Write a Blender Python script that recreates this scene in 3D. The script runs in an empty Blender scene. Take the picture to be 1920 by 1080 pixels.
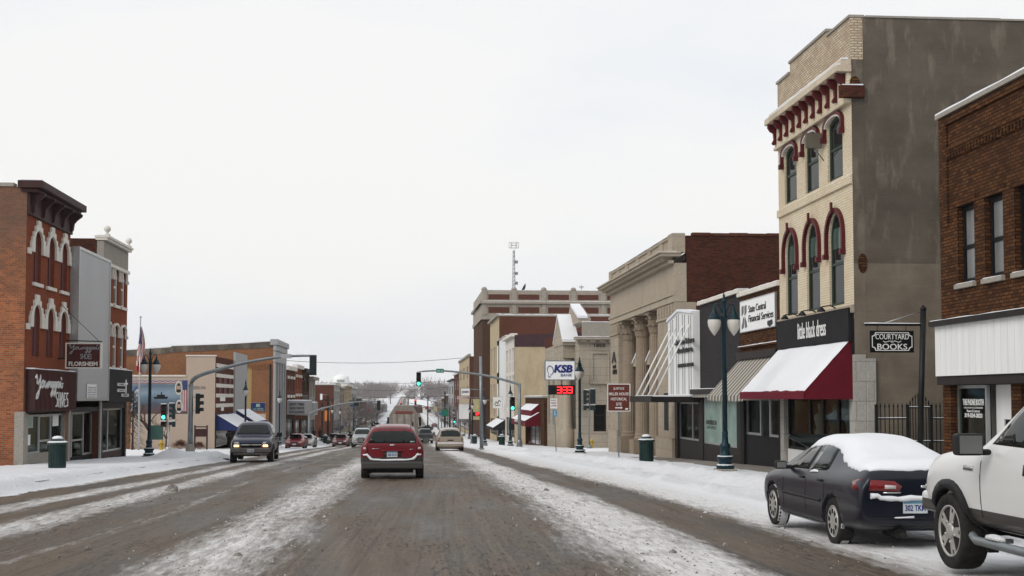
import bpy, bmesh, math, random
from mathutils import Vector, Matrix, noise as mnoise
from mathutils.bvhtree import BVHTree
from mathutils.geometry import delaunay_2d_cdt
random.seed(7)
S = bpy.context.scene
C = S.collection
R = math.radians
V3 = Vector

# ------------------------------------------------------------------ camera model (photo pixels, 1920 x 1080)
F, PX, PY = 2400.0, 960.0, 619.0
PITCH = R(3.0)
YAW = math.atan(0.08 * math.cos(PITCH))
CAM = V3((0, 0, 1.5))
_f = V3((math.sin(YAW) * math.cos(PITCH), math.cos(YAW) * math.cos(PITCH), math.sin(PITCH)))
_r = V3((math.cos(YAW), -math.sin(YAW), 0))
_u = _r.cross(_f)

def ray(px, py):
    return _f + _r * ((px - PX) / F) + _u * ((PY - py) / F)
def onX(px, py, X):
    d = ray(px, py); t = X / d.x
    return CAM.y + t * d.y, CAM.z + t * d.z
def onY(px, py, Y):
    d = ray(px, py); t = Y / d.y
    return CAM.x + t * d.x, CAM.z + t * d.z

# ------------------------------------------------------------------ lie of the land along the street
KN = [(-150, 3.5), (0, 0), (37, -.87), (65, -1.64), (97, -2.52), (144, -3.9), (200, -5.2), (260, -6.2), (380, -7.3), (550, -7.3), (800, -5.0), (1200, .5), (1600, 3.5), (4000, 6)]
def gz(y):
    if y <= KN[0][0]: return KN[0][1]
    for i in range(len(KN) - 1):
        a, b = KN[i], KN[i + 1]
        if y <= b[0]:
            m = lambda j: (KN[min(j + 1, len(KN) - 1)][1] - KN[max(j - 1, 0)][1]) / (KN[min(j + 1, len(KN) - 1)][0] - KN[max(j - 1, 0)][0])
            h = b[0] - a[0]; t = (y - a[0]) / h
            return ((2*t**3 - 3*t*t + 1) * a[1] + (t**3 - 2*t*t + t) * h * m(i) + (-2*t**3 + 3*t*t) * b[1] + (t**3 - t*t) * h * m(i + 1))
    return KN[-1][1]
def onG(px, py, dz=0):
    d = ray(px, py); y = 5.0
    for k in range(200000):
        t = y / d.y
        if CAM.z + t * d.z <= gz(y) + dz: break
        y *= 1.0015
    return V3((d.x * y / d.y, y, gz(y) + dz))

# ------------------------------------------------------------------ mesh collector
class MB:
    def __init__(s): s.v = []; s.f = []; s.m = []; s.s = []
    def add(s, vs, fs, mi=0, smooth=False):
        o = len(s.v); s.v += [V3(v) for v in vs]
        for f in fs: s.f.append([i + o for i in f]); s.m.append(mi); s.s.append(smooth)
        return s
    def box(s, a, b, mi=0, fr=None):
        (x0, y0, z0), (x1, y1, z1) = a, b
        vs = [(x0,y0,z0),(x1,y0,z0),(x1,y1,z0),(x0,y1,z0),(x0,y0,z1),(x1,y0,z1),(x1,y1,z1),(x0,y1,z1)]
        if fr: vs = [fr(*v) for v in vs]
        return s.add(vs, [(0,3,2,1),(4,5,6,7),(0,1,5,4),(1,2,6,5),(2,3,7,6),(3,0,4,7)], mi)
    def quad(s, pts, mi=0, fr=None):
        if fr: pts = [fr(*p) for p in pts]
        return s.add(pts, [tuple(range(len(pts)))], mi)
    def prism(s, poly, n0, n1, fr, mi=0):          # poly of (u, v), pulled from n0 to n1
        k = len(poly)
        vs = [fr(u, v, n0) for u, v in poly] + [fr(u, v, n1) for u, v in poly]
        fs = [tuple(range(k)), tuple(range(2*k - 1, k - 1, -1))] + [(i, (i+1) % k, k + (i+1) % k, k + i) for i in range(k)]
        return s.add(vs, fs, mi)
    def ring(s, poly_in, poly_out, n0, n1, fr, mi=0, closed=False):   # a band between two outlines
        k = len(poly_in)
        vs = [fr(u, v, n) for n in (n0, n1) for P in (poly_in, poly_out) for u, v in P]
        fs = []
        for i in range(k if closed else k - 1):
            j = (i + 1) % k
            fs += [(i, j, k+j, k+i), (2*k+i, 3*k+i, 3*k+j, 2*k+j), (i, 2*k+i, 2*k+j, j), (k+i, k+j, 3*k+j, 3*k+i)]
        if not closed: fs += [(0, k, 3*k, 2*k), (k-1, 3*k-1, 4*k-1, 2*k-1)]
        return s.add(vs, fs, mi)
    def tube(s, pts, rad, n=8, mi=0, caps=True, smooth=True):
        pts = [V3(p) for p in pts]
        rs = rad if isinstance(rad, (list, tuple)) else [rad] * len(pts)
        vs, fs = [], []
        for i, p in enumerate(pts):
            d = (pts[min(i+1, len(pts)-1)] - pts[max(i-1, 0)]).normalized()
            a = d.orthogonal().normalized() if abs(d.z) > .95 else d.cross(V3((0,0,1))).normalized()
            if abs(d.z) > .95: a = (V3((1,0,0)) - d * d.x).normalized()
            b = d.cross(a)
            for k in range(n):
                t = 2*math.pi*k/n
                vs.append(p + (a*math.cos(t) + b*math.sin(t)) * rs[i])
        for i in range(len(pts)-1):
            for k in range(n):
                fs.append((i*n+k, i*n+(k+1)%n, (i+1)*n+(k+1)%n, (i+1)*n+k))
        s.add(vs, fs, mi, smooth)
        if caps:
            o = len(s.v) - len(vs)
            s.f += [[o + k for k in range(n)][::-1], [o + (len(pts)-1)*n + k for k in range(n)]]; s.m += [mi]*2; s.s += [False]*2
        return s
    def lathe(s, prof, n=16, o=(0,0,0), axis='z', mi=0, smooth=True, a0=0):
        o = V3(o); vs, fs = [], []
        for r, h in prof:
            for k in range(n):
                t = a0 + 2*math.pi*k/n; c, q = r*math.cos(t), r*math.sin(t)
                vs.append(o + V3({'z': (c, q, h), 'x': (h, c, q), 'y': (c, h, q)}[axis]))
        for i in range(len(prof)-1):
            for k in range(n): fs.append((i*n+k, i*n+(k+1)%n, (i+1)*n+(k+1)%n, (i+1)*n+k))
        s.add(vs, fs, mi, smooth)
        b = len(s.v) - len(vs)
        for i, rev in ((0, True), (len(prof)-1, False)):
            if prof[i][0] > 1e-4:
                f = [b + i*n + k for k in range(n)]; s.f.append(f[::-1] if rev else f); s.m.append(mi); s.s.append(False)
        return s
    def xf(s, M):
        s.v = [M @ v for v in s.v]; return s
    def join(s, o, mi=None):
        b = len(s.v); s.v += o.v
        for f, m, sm in zip(o.f, o.m, o.s): s.f.append([i+b for i in f]); s.m.append(m if mi is None else mi); s.s.append(sm)
        return s
    def mesh(s, name, mats, org=None):
        me = bpy.data.meshes.new(name)
        vs = [v - org for v in s.v] if org is not None else s.v
        me.from_pydata([tuple(v) for v in vs], [], s.f)
        for m in (mats if isinstance(mats, (list, tuple)) else [mats]): me.materials.append(m)
        me.polygons.foreach_set('material_index', s.m)
        me.polygons.foreach_set('use_smooth', s.s)
        bm = bmesh.new(); bm.from_mesh(me)
        bmesh.ops.recalc_face_normals(bm, faces=bm.faces)
        bm.to_mesh(me); bm.free(); me.update()
        return me
    def build(s, name, mats, parent=None, local=False, bevel=0, seg=1, loc=None):
        org = None
        if parent is not None and not local:
            q = parent
            while q.parent: q = q.parent
            org = q.location.copy()
        o = bpy.data.objects.new(name, s.mesh(name, mats, org)); C.objects.link(o)
        if parent is not None: o.parent = parent
        if loc is not None: o.location = loc
        if bevel:
            m = o.modifiers.new('edge', 'BEVEL'); m.width = bevel; m.segments = seg; m.limit_method = 'ANGLE'; m.angle_limit = R(40)
        return o

def tag(o, label=None, cat=None, group=None, kind=None):
    if label: o['label'] = label
    if cat: o['category'] = cat
    if group: o['group'] = group
    if kind: o['kind'] = kind
    return o
def thing(name, label, cat, loc=(0,0,0), rz=0, group=None):
    o = bpy.data.objects.new(name, None); C.objects.link(o); o.empty_display_size = .2
    o.location = loc; o.rotation_euler = (0, 0, rz)
    return tag(o, label, cat, group)
def copy_tree(o, parent=None):
    c = o.copy(); C.objects.link(c); c.parent = parent
    for ch in list(o.children): copy_tree(ch, c)
    return c
def duplicate(o, label, loc, rz=None, group=None, paint=None):
    c = copy_tree(o); c.location = loc
    if rz is not None: c.rotation_euler = (0, 0, rz)
    if paint: recolour(c, *paint)
    return tag(c, label, None, group)
def recolour(o, old, new):
    if o.type == 'MESH':
        for sl in o.material_slots:
            if sl.material == old: sl.link = 'OBJECT'; sl.material = new
    for ch in o.children: recolour(ch, old, new)

# ------------------------------------------------------------------ wall frames: u runs left to right as seen, v is height, n points outwards
class Fr:
    def __init__(s, o, U, N, pl): s.o = V3(o); s.U = V3(U); s.N = V3(N); s.V = V3((0,0,1)); s.pl = pl
    def __call__(s, u, v, n): return s.o + s.U*u + s.V*v + s.N*n
    def px(s, px, py, n=0):
        if s.pl == 'Y':
            X, Z = onY(px, py, s.o.y + s.N.y*n); return (X - s.o.x) * s.U.x, Z
        Y, Z = onX(px, py, s.o.x + s.N.x*n); return (Y - s.o.y) * s.U.y, Z
    def u(s, px, py=740, n=0): return s.px(px, py, n)[0]
    def v(s, px, py, n=0): return s.px(px, py, n)[1]
def RF(X, Yfar): return Fr((X, Yfar, 0), (0,-1,0), (-1,0,0), 'X')      # right-hand side of the street
def LF(X, Ynear): return Fr((X, Ynear, 0), (0,1,0), (1,0,0), 'X')      # left-hand side
def CFr(Y, X): return Fr((X, Y, 0), (1,0,0), (0,-1,0), 'Y')            # wall facing up the street

def wall(mb, fr, u0, u1, v0, v1, holes=(), depth=.25, mi=0, n=0, rev=None):
    us = sorted({u0, u1} | {h[0] for h in holes} | {h[1] for h in holes}); vs = sorted({v0, v1} | {h[2] for h in holes} | {h[3] for h in holes})
    us = [u for u in us if u0 <= u <= u1]; vs = [v for v in vs if v0 <= v <= v1]
    for i in range(len(us)-1):
        for j in range(len(vs)-1):
            uc, vc = (us[i]+us[i+1])/2, (vs[j]+vs[j+1])/2
            if any(h[0] < uc < h[1] and h[2] < vc < h[3] for h in holes): continue
            mb.quad([(us[i],vs[j],n),(us[i+1],vs[j],n),(us[i+1],vs[j+1],n),(us[i],vs[j+1],n)], mi, fr)
    rm = mi if rev is None else rev
    for h in holes:
        a, b, c, d = h[:4]
        for p, q in (((a,c),(b,c)),((b,c),(b,d)),((b,d),(a,d)),((a,d),(a,c))):
            mb.quad([(p[0],p[1],n),(q[0],q[1],n),(q[0],q[1],n-depth),(p[0],p[1],n-depth)], rm, fr)
        if len(h) > 4 and h[4]:                      # arch infill
            P = arch_pts(a, b, d - h[4], d, 10)
            for k in range(len(P)-1):
                (x0,y0),(x1,y1) = P[k], P[k+1]
                mb.quad([(x0,y0,n),(x1,y1,n),(x1,d,n),(x0,d,n)], mi, fr)
                mb.quad([(x0,y0,n),(x1,y1,n),(x1,y1,n-depth),(x0,y0,n-depth)], rm, fr)
    return mb
def arch_pts(a, b, spring, top, k=10, point=0):
    c, w = (a+b)/2, (b-a)/2
    return [(c - w*math.cos(math.pi*i/k), spring + (top-spring)*math.sin(math.pi*i/k)) for i in range(k+1)]

def window(root, fr, u0, u1, v0, v1, n, fm, gm, arch=0, bar=.07, rail=.5, mull=(), blind=None, name='window', rails=None):
    P = [(u0,v0),(u1,v0)] + (arch_pts(u0,u1,v1-arch,v1,10)[::-1] if arch else [(u1,v1),(u0,v1)])
    cu, cv = (u0+u1)/2, (v0+v1)/2
    Q = [(cu + (u-cu)*(1-2*bar/(u1-u0)), cv + (v-cv)*(1-2*bar/(v1-v0))) for u, v in P]
    m = MB(); m.ring(Q, P, n, n+.06, fr, 0, True)
    for q in (rails if rails is not None else ([rail] if rail else [])):
        vv = v0 + (v1-v0)*q; m.box((u0+bar, vv-bar*.5, n+.002), (u1-bar, vv+bar*.5, n+.05), 0, fr)
    for q in mull:
        uu = u0 + (u1-u0)*q; m.box((uu-bar*.45, v0+bar, n+.003), (uu+bar*.45, v1-bar-arch*.3, n+.052), 0, fr)
    w = m.build(name, fm, root)
    g = MB(); g.prism(Q, n, n+.02, fr); p = g.build('pane', gm, w)
    if blind:
        b = MB(); bv = v0 + (v1-v0)*blind[0]
        b.box((u0+bar, bv, n+.021), (u1-bar, v1-bar-arch*.5, n+.024), 0, fr); b.build('blind', blind[1], w)
    return w

# ------------------------------------------------------------------ lettering
_tc = {}
def text_mb(s, shear=0, bold=0.0):
    key = (s, shear, bold)
    if key not in _tc:
        cu = bpy.data.curves.new('lettering', 'FONT'); cu.body = s; cu.shear = shear; cu.offset = bold; cu.resolution_u = 3; cu.align_x = 'CENTER'
        o = bpy.data.objects.new('lettering', cu); C.objects.link(o); bpy.context.view_layer.update()
        me = bpy.data.meshes.new_from_object(o.evaluated_get(bpy.context.evaluated_depsgraph_get()))
        vs = [v.co.copy() for v in me.vertices]; fs = [list(p.vertices) for p in me.polygons]
        bpy.data.objects.remove(o); bpy.data.meshes.remove(me)
        _tc[key] = (vs, fs)
    return _tc[key]
def text(mb, s, fr, u0, u1, v0, v1, n, th=.012, mi=0, shear=0, bold=.0, tilt=0):
    vs, fs = text_mb(s, shear, bold)
    if not vs: return mb
    xa, xb = min(v.x for v in vs), max(v.x for v in vs); ya, yb = min(v.y for v in vs), max(v.y for v in vs)
    f = lambda v: (u0 + (v.x-xa)/(xb-xa)*(u1-u0), v0 + (v.y-ya)/max(yb-ya, 1e-6)*(v1-v0) + tilt*((v.x-xa)/(xb-xa)-.5))
    P = [f(v) for v in vs]; k = len(P)
    cnt = {}
    for q in fs:
        for i in range(len(q)): e = (q[i], q[(i+1) % len(q)]); cnt[e] = 1
    rim = [e for e in cnt if (e[1], e[0]) not in cnt]
    mb.add([fr(u, v, n+th) for u, v in P] + [fr(u, v, n) for u, v in P], fs + [(a, a+k, b+k, b) for a, b in rim], mi)
    return mb
def strokes(mb, lines, fr, u0, u1, v0, v1, n, w, th=.01, mi=0):   # hand-drawn lettering from polylines in a unit square
    for L in lines:
        P = [(u0 + x*(u1-u0), v0 + y*(v1-v0)) for x, y in L]
        for (a, b), (c, d) in zip(P, P[1:]):
            t = V3((c-a, d-b)).to_2d() if False else Vector((c-a, d-b)); 
            if t.length < 1e-6: continue
            t.normalize(); q = Vector((-t.y, t.x))*w/2; e = t*w*.3
            mb.prism([(a-e.x+q.x, b-e.y+q.y), (a-e.x-q.x, b-e.y-q.y), (c+e.x-q.x, d+e.y-q.y), (c+e.x+q.x, d+e.y+q.y)], n, n+th, fr, mi)
    return mb
def fbm(x, y, z=0, oct=4):
    return mnoise.fractal(V3((x, y, z)), 1.0, 2.0, oct)
# ------------------------------------------------------------------ materials
def lin(r, g, b):
    f = lambda c: (c/255/12.92) if c/255 <= .04045 else ((c/255+.055)/1.055)**2.4
    return (f(r), f(g), f(b), 1)
class NT:
    def __init__(s, name):
        s.m = bpy.data.materials.new(name); s.m.use_nodes = True; s.t = s.m.node_tree; s.t.nodes.clear()
        s.out = s.n('ShaderNodeOutputMaterial'); s.b = s.n('ShaderNodeBsdfPrincipled'); s.l(s.b.outputs[0], s.out.inputs[0])
    def n(s, t, **k):
        q = s.t.nodes.new(t)
        for a, b in k.items(): setattr(q, a, b)
        return q
    def l(s, a, b): s.t.links.new(a, b)
    def val(s, sock, v):
        if isinstance(v, bpy.types.NodeSocket): s.l(v, sock)
        else: sock.default_value = v
    def math(s, op, a, b=0, c=0, clamp=False):
        q = s.n('ShaderNodeMath', operation=op, use_clamp=clamp)
        for i, v in enumerate((a, b, c)): s.val(q.inputs[i], v)
        return q.outputs[0]
    def mix(s, f, a, b, mode='MIX'):
        q = s.n('ShaderNodeMix', data_type='RGBA', blend_type=mode)
        s.val(q.inputs[0], f); s.val(q.inputs[6], a); s.val(q.inputs[7], b)
        return q.outputs[2]
    def noise(s, vec, scale, detail=4, rough=.55, dist=0):
        q = s.n('ShaderNodeTexNoise'); q.inputs['Scale'].default_value = scale; q.inputs['Detail'].default_value = detail; q.inputs['Roughness'].default_value = rough; q.inputs['Distortion'].default_value = dist
        if vec is not None: s.l(vec, q.inputs['Vector'])
        return q.outputs[0]
    def ramp(s, f, stops, interp='LINEAR'):
        q = s.n('ShaderNodeValToRGB'); q.color_ramp.interpolation = interp; e = q.color_ramp.elements
        while len(e) < len(stops): e.new(.5)
        for i, (p, c) in enumerate(stops):
            e[i].position = p; e[i].color = c if isinstance(c, (tuple, list)) else (c, c, c, 1)
        s.l(f, q.inputs[0]); return q.outputs[0]
    def obj(s): return s.n('ShaderNodeTexCoord').outputs['Object']
    def pos(s): return s.n('ShaderNodeNewGeometry').outputs['Position']
    def scale(s, vec, sc):
        q = s.n('ShaderNodeVectorMath', operation='MULTIPLY'); s.l(vec, q.inputs[0]); q.inputs[1].default_value = sc; return q.outputs[0]
    def xyz(s, vec):
        q = s.n('ShaderNodeSeparateXYZ'); s.l(vec, q.inputs[0]); return q.outputs
    def comb(s, x, y, z):
        q = s.n('ShaderNodeCombineXYZ')
        for i, v in enumerate((x, y, z)): s.val(q.inputs[i], v)
        return q.outputs[0]
    def bump(s, h, strength=.3, dist=.02):
        q = s.n('ShaderNodeBump'); q.inputs['Strength'].default_value = strength; q.inputs['Distance'].default_value = dist
        s.l(h, q.inputs['Height']); s.l(q.outputs[0], s.b.inputs['Normal'])
    def set(s, **k):
        nm = {'col': 'Base Color', 'rough': 'Roughness', 'metal': 'Metallic', 'coat': 'Coat Weight', 'crough': 'Coat Roughness', 'spec': 'Specular IOR Level', 'emit': 'Emission Color', 'es': 'Emission Strength', 'trans': 'Transmission Weight', 'alpha': 'Alpha', 'sss': 'Subsurface Weight'}
        for a, v in k.items(): s.val(s.b.inputs[nm[a]], v)
        return s.m
def rgb(c): return lin(*c) if max(c[:3]) > 1.01 else tuple(c[:3]) + (1,)

def mat_plain(name, c, rough=.6, metal=0, var=.12, sc=3, coat=0, bump=0, bsc=40, spec=.15, streak=0):
    t = NT(name); c = rgb(c); p = t.obj()
    q = t.scale(p, (1, 1, .12)) if streak else p
    a = t.noise(q, sc, 5, .6)
    d = tuple(x*(1-var) for x in c[:3]) + (1,); e = tuple(min(1, x*(1+var)) for x in c[:3]) + (1,)
    col = t.mix(t.ramp(a, [(.3, 0.0), (.7, 1.0)]), d, e)
    if bump: t.bump(t.noise(p, bsc, 4), bump, .01)
    return t.set(col=col, rough=rough, metal=metal, coat=coat, spec=spec, crough=.06)
def mat_brick(name, c1, c2, mortar, stain=(.25,.22,.2), st=.35, w=.21, h=.075, mort=.012, sc=.5, blotch=None, bs=.3, bz=None, kk=(.58,.54,.52,1)):
    t = NT(name); x, y, z = t.xyz(t.obj())
    v = t.comb(t.math('ADD', x, y), z, 0)
    q = t.n('ShaderNodeTexBrick'); t.l(v, q.inputs[0])
    for k, vv in (('Color1', rgb(c1)), ('Color2', rgb(c2)), ('Mortar', rgb(mortar)), ('Scale', 1), ('Mortar Size', mort), ('Mortar Smooth', .3), ('Bias', -.1), ('Brick Width', w), ('Row Height', h)): q.inputs[k].default_value = vv
    n1 = t.noise(v, sc, 6, .65); n2 = t.noise(v, 9, 3, .6)
    col = t.mix(t.math('MULTIPLY', t.ramp(n1, [(.42, 0.0), (.66, 1.0)]), st), q.outputs[0], rgb(stain))
    col = t.mix(.22, col, t.ramp(n2, [(.3, .05), (.75, .6)]), 'OVERLAY')
    if blotch:
        n3 = t.noise(t.comb(t.math('ADD', x, y), t.math('MULTIPLY', z, 1.6), 3), bs, 5, .7)
        if bz is not None: n3 = t.math('ADD', t.math('MULTIPLY', n3, .55), t.math('MULTIPLY', t.math('SUBTRACT', z, bz), .12, clamp=True)); n3 = t.math('ADD', n3, t.math('MULTIPLY', t.math('SUBTRACT', n2, .5), .35))
        col = t.mix(t.math('MULTIPLY', t.ramp(n3, [(.46, 0.0), (.66, 1.0)]), .62), col, rgb(blotch))
    t.bump(t.math('MULTIPLY', q.outputs[1], -1), .5, .008)
    return t.set(col=t.mix(1, col, kk, 'MULTIPLY'), rough=.9, spec=.06)
def mat_stone(name, c, joint=None, jw=.9, jh=.45, var=.16, stain=(.2,.19,.17), st=.3, jc=.35):
    t = NT(name); x, y, z = t.xyz(t.obj()); c = rgb(c); v = t.comb(t.math('ADD', x, y), z, t.math('MULTIPLY', t.math('SUBTRACT', x, y), .3))
    n1 = t.noise(t.scale(v, (1, .45, 1)), .9, 6, .65); n2 = t.noise(v, 14, 4)
    col = t.mix(t.ramp(n2, [(.3, 0.0), (.7, 1.0)]), tuple(k*(1-var) for k in c[:3])+(1,), tuple(k*(1+var*.6) for k in c[:3])+(1,))
    col = t.mix(t.math('MULTIPLY', t.ramp(n1, [(.45, 0.0), (.72, 1.0)]), st), col, rgb(stain))
    if joint:
        q = t.n('ShaderNodeTexBrick'); t.l(v, q.inputs[0])
        for k, vv in (('Color1', (1,1,1,1)), ('Color2', (.9,.9,.9,1)), ('Mortar', (jc,jc,jc,1)), ('Scale', 1), ('Mortar Size', .012), ('Mortar Smooth', .2), ('Brick Width', jw), ('Row Height', jh)): q.inputs[k].default_value = vv
        col = t.mix(1, col, q.outputs[0], 'MULTIPLY')
    t.bump(n2, .15, .01)
    return t.set(col=t.mix(1, col, (.92,.90,.87,1), 'MULTIPLY'), rough=.9, spec=.06)
def mat_glass(name, c=(.013,.016,.016), rough=.06, spec=.12):
    t = NT(name); p = t.obj(); n = t.noise(p, 1.3, 3, .5)
    col = t.mix(n, tuple(k*.5 for k in c)+(1,), tuple(k*1.6 for k in c)+(1,))
    t.bump(t.noise(p, 2.2, 2), .05, .05)
    return t.set(col=col, rough=rough, spec=spec)
def mat_shop_glass(name, tint=(.62,.68,.66), refl=.015):
    t = NT(name); t.t.nodes.remove(t.b)
    tr = t.n('ShaderNodeBsdfTransparent'); tr.inputs[0].default_value = tint + (1,)
    gl = t.n('ShaderNodeBsdfGlossy'); gl.inputs['Roughness'].default_value = .03; gl.inputs[0].default_value = (.9,.92,.92,1)
    lw = t.n('ShaderNodeLayerWeight'); lw.inputs[0].default_value = .35
    mx = t.n('ShaderNodeMixShader'); t.l(t.math('ADD', t.math('MULTIPLY', lw.outputs[0], .16), refl, clamp=True), mx.inputs[0])
    t.l(tr.outputs[0], mx.inputs[1]); t.l(gl.outputs[0], mx.inputs[2]); t.l(mx.outputs[0], t.out.inputs[0])
    return t.m
def mat_emit(name, c, s, base=(.02,.02,.02)):
    t = NT(name); return t.set(col=rgb(base), emit=rgb(c), es=s, rough=.3)
def mat_paint(name, c, dirt=.35, dz=.75, split=None, split_c=(.035,.036,.04), coat=.35):   # car paint, road film low down as it is thrown up there
    t = NT(name); o = t.obj(); x, y, z = t.xyz(o); n = t.noise(o, 2.5, 6, .65)
    col = rgb(c)
    if split is not None:
        s_ = t.math('GREATER_THAN', z, split); col = t.mix(s_, rgb(split_c), col)
    f = t.math('MULTIPLY', t.math('SUBTRACT', dz, t.math('SUBTRACT', z, t.math('MULTIPLY', n, .5)), clamp=True), dirt*1.6, clamp=True)
    col = t.mix(f, col, (.17,.155,.14,1))
    rough = t.math('ADD', t.math('MULTIPLY', f, .6), .3, clamp=True)
    return t.set(col=col, rough=rough, coat=t.math('SUBTRACT', coat, f, clamp=True), crough=.06, spec=.3)

def mat_snow(name, c=(.75,.76,.785), dirt=0, bump=.35):
    t = NT(name); p = t.pos(); n1 = t.noise(p, .55, 6, .6); n2 = t.noise(p, 7, 5, .6); n3 = t.noise(p, 55, 3)
    col = t.mix(t.ramp(n1, [(.35, 0.0), (.7, 1.0)]), tuple(k*.93 for k in c)+(1,), c+(1,))
    if dirt: col = t.mix(t.math('MULTIPLY', t.ramp(n2, [(.52, 0.0), (.72, 1.0)]), dirt), col, (.42,.39,.36,1))
    h = t.math('ADD', t.math('MULTIPLY', n2, 1.0), t.math('MULTIPLY', n3, .35))
    t.bump(h, bump, .05)
    return t.set(col=col, rough=.75, spec=.2)

M = {}
M['brick_red'] = mat_brick('orange_red_brick', (.58,.19,.07), (.30,.085,.036), (.36,.26,.19), (.14,.10,.075), .55, blotch=(.15,.118,.098), bs=.7, bz=5.6, kk=(.70,.66,.63,1))
M['brick_facade'] = mat_brick('red_painted_brick', (.34,.085,.035), (.27,.065,.03), (.2,.08,.05), (.17,.065,.04), .35, kk=(.82,.80,.78,1))
M['brick_cream_worn'] = mat_brick('worn_cream_brick', (.88,.82,.70), (.62,.55,.44), (.36,.29,.22), (.42,.33,.25), .6, sc=1.6, mort=.02, blotch=(.40,.31,.23), bs=1.6, kk=(.8,.77,.72,1))
M['brick_dark'] = mat_brick('dark_red_brick', (.17,.055,.03), (.07,.024,.015), (.10,.06,.05), (.05,.025,.02), .4)
M['brick_brown'] = mat_brick('brown_brick', (.22,.10,.04), (.07,.031,.016), (.035,.024,.018), (.07,.04,.025), .4)
M['brick_tan'] = mat_brick('weathered_orange_brick', (.46,.20,.09), (.36,.145,.065), (.30,.20,.13), (.2,.12,.08), .4, kk=(.66,.62,.58,1))
M['brick_grey'] = mat_brick('grey_painted_brick', (.085,.085,.092), (.07,.07,.078), (.05,.05,.055), (.05,.05,.055), .3)
M['brick_cream'] = mat_brick('cream_painted_brick', (.88,.81,.67), (.80,.73,.60), (.62,.56,.45), (.60,.47,.33), .4, kk=(.78,.75,.70,1))
M['brick_hotel'] = mat_brick('brown_hotel_brick', (.15,.075,.04), (.11,.055,.033), (.12,.08,.06), (.09,.05,.03), .3)
M['brick_maroon'] = mat_brick('maroon_brick', (.22,.07,.042), (.16,.05,.032), (.16,.09,.06), (.11,.05,.035), .35)
M['terracotta'] = mat_stone('pale_terracotta', (.40,.36,.31), True, .8, .4)
M['limestone'] = mat_stone('buff_limestone', (.40,.345,.275), True, 1.0, .5, jc=.72)
M['limestone_plain'] = mat_stone('buff_limestone_smooth', (.42,.365,.295))
M['limestone_dark'] = mat_stone('weathered_column_stone', (.30,.245,.19), st=.5, stain=(.17,.14,.11))
M['limestone_pale'] = mat_stone('pale_banded_limestone', (.42,.375,.31), True, 1.6, .62, jc=.5)
M['pier'] = mat_stone('grey_white_stone', (.46,.45,.43), True, .8, .55, jc=.6)
M['concrete'] = mat_stone('grey_concrete', (.33,.31,.28))
M['pink_stucco'] = mat_stone('pinkish_beige_stucco', (.47,.385,.32), st=.12, var=.05)
M['tan_stucco'] = mat_stone('stained_yellow_stucco', (.50,.42,.29), st=.5, stain=(.30,.20,.12))
M['white_paint'] = mat_plain('white_painted_metal', (.70,.70,.69), .5, var=.06, streak=1)
M['white_board'] = mat_plain('white_sign_face', (.78,.78,.77), .4, var=.03)
M['offwhite_trim'] = mat_plain('off_white_trim', (.62,.58,.52), .6, var=.1)
M['box_brown'] = mat_plain('weathered_brown_box', (.13,.115,.09), .7)
M['grey_metal'] = mat_plain('grey_ribbed_metal', (.33,.33,.335), .5, .2, var=.06, streak=1)
M['galv'] = mat_plain('galvanised_steel', (.23,.25,.26), .45, .6, var=.15)
M['dark_metal'] = mat_plain('black_metal', (.02,.02,.022), .45, .3, var=.3)
M['charcoal'] = mat_plain('charcoal_paint', (.014,.0135,.015), .75, var=.2)
M['bronze'] = mat_plain('dark_bronze_trim', (.024,.020,.018), .6, .2, var=.2)
M['alu'] = mat_plain('aluminium_trim', (.42,.43,.43), .35, .7, var=.1)
M['maroon'] = mat_plain('maroon_paint', (.082,.014,.015), .5, var=.15)
M['maroon_dark'] = mat_plain('dark_maroon_paint', (.045,.021,.019), .6, var=.2)
M['maroon_cloth'] = mat_plain('maroon_canvas', (.115,.008,.017), .85, var=.1, bump=.1)
M['navy_cloth'] = mat_plain('navy_canvas', (.02,.03,.10), .85, var=.1)
M['brown_sign'] = mat_plain('brown_sign_face', (.13,.035,.025), .5, var=.06)
M['sign_maroon'] = mat_plain('maroon_sign_face', (.06,.014,.014), .45, var=.08)
M['lamp_green'] = mat_plain('dark_teal_enamel', (.006,.026,.036), .45, var=.2, coat=.1)
M['bin_green'] = mat_plain('dark_green_enamel', (.010,.032,.028), .4, var=.25, coat=.3)
M['win_green'] = mat_plain('green_window_paint', (.03,.046,.033), .5, var=.15)
M['opal'] = mat_plain('opal_glass', (.55,.53,.49), .25, var=.05)
M['blind'] = mat_plain('pale_blind', (.42,.43,.43), .7, var=.08)
M['black'] = mat_plain('matt_black', (.007,.007,.008), .6, var=.2)
M['black_gloss'] = mat_plain('gloss_black', (.012,.012,.013), .15, var=.2)
M['white_letter'] = mat_plain('white_lettering', (.75,.75,.73), .5, var=.03)
M['navy_letter'] = mat_plain('navy_lettering', (.015,.025,.16), .5, var=.03)
M['grey_letter'] = mat_plain('grey_lettering', (.12,.12,.125), .5, var=.05)
M['black_letter'] = mat_plain('black_lettering', (.02,.02,.022), .5, var=.05)
M['glass'] = mat_glass('dark_window_glass')
M['glass_green'] = mat_glass('greenish_window_glass', (.05,.08,.07), .05)
M['glass_grey'] = mat_glass('grey_window_glass', (.15,.155,.15), .15)
M['glass_mint'] = mat_glass('mint_window_film', (.22,.31,.28), .15)
M['car_glass'] = mat_glass('tinted_car_glass', (.011,.015,.014), .03, .25)
M['shop_glass'] = mat_shop_glass('shop_glass')
M['rubber'] = mat_plain('tyre_rubber', (.022,.021,.02), .85, var=.4, sc=9, bump=.3)
M['rim'] = mat_plain('alloy_rim', (.42,.41,.39), .4, .4, var=.2, sc=8)
M['chrome'] = mat_plain('chrome', (.5,.5,.5), .18, .9, var=.15)
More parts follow.
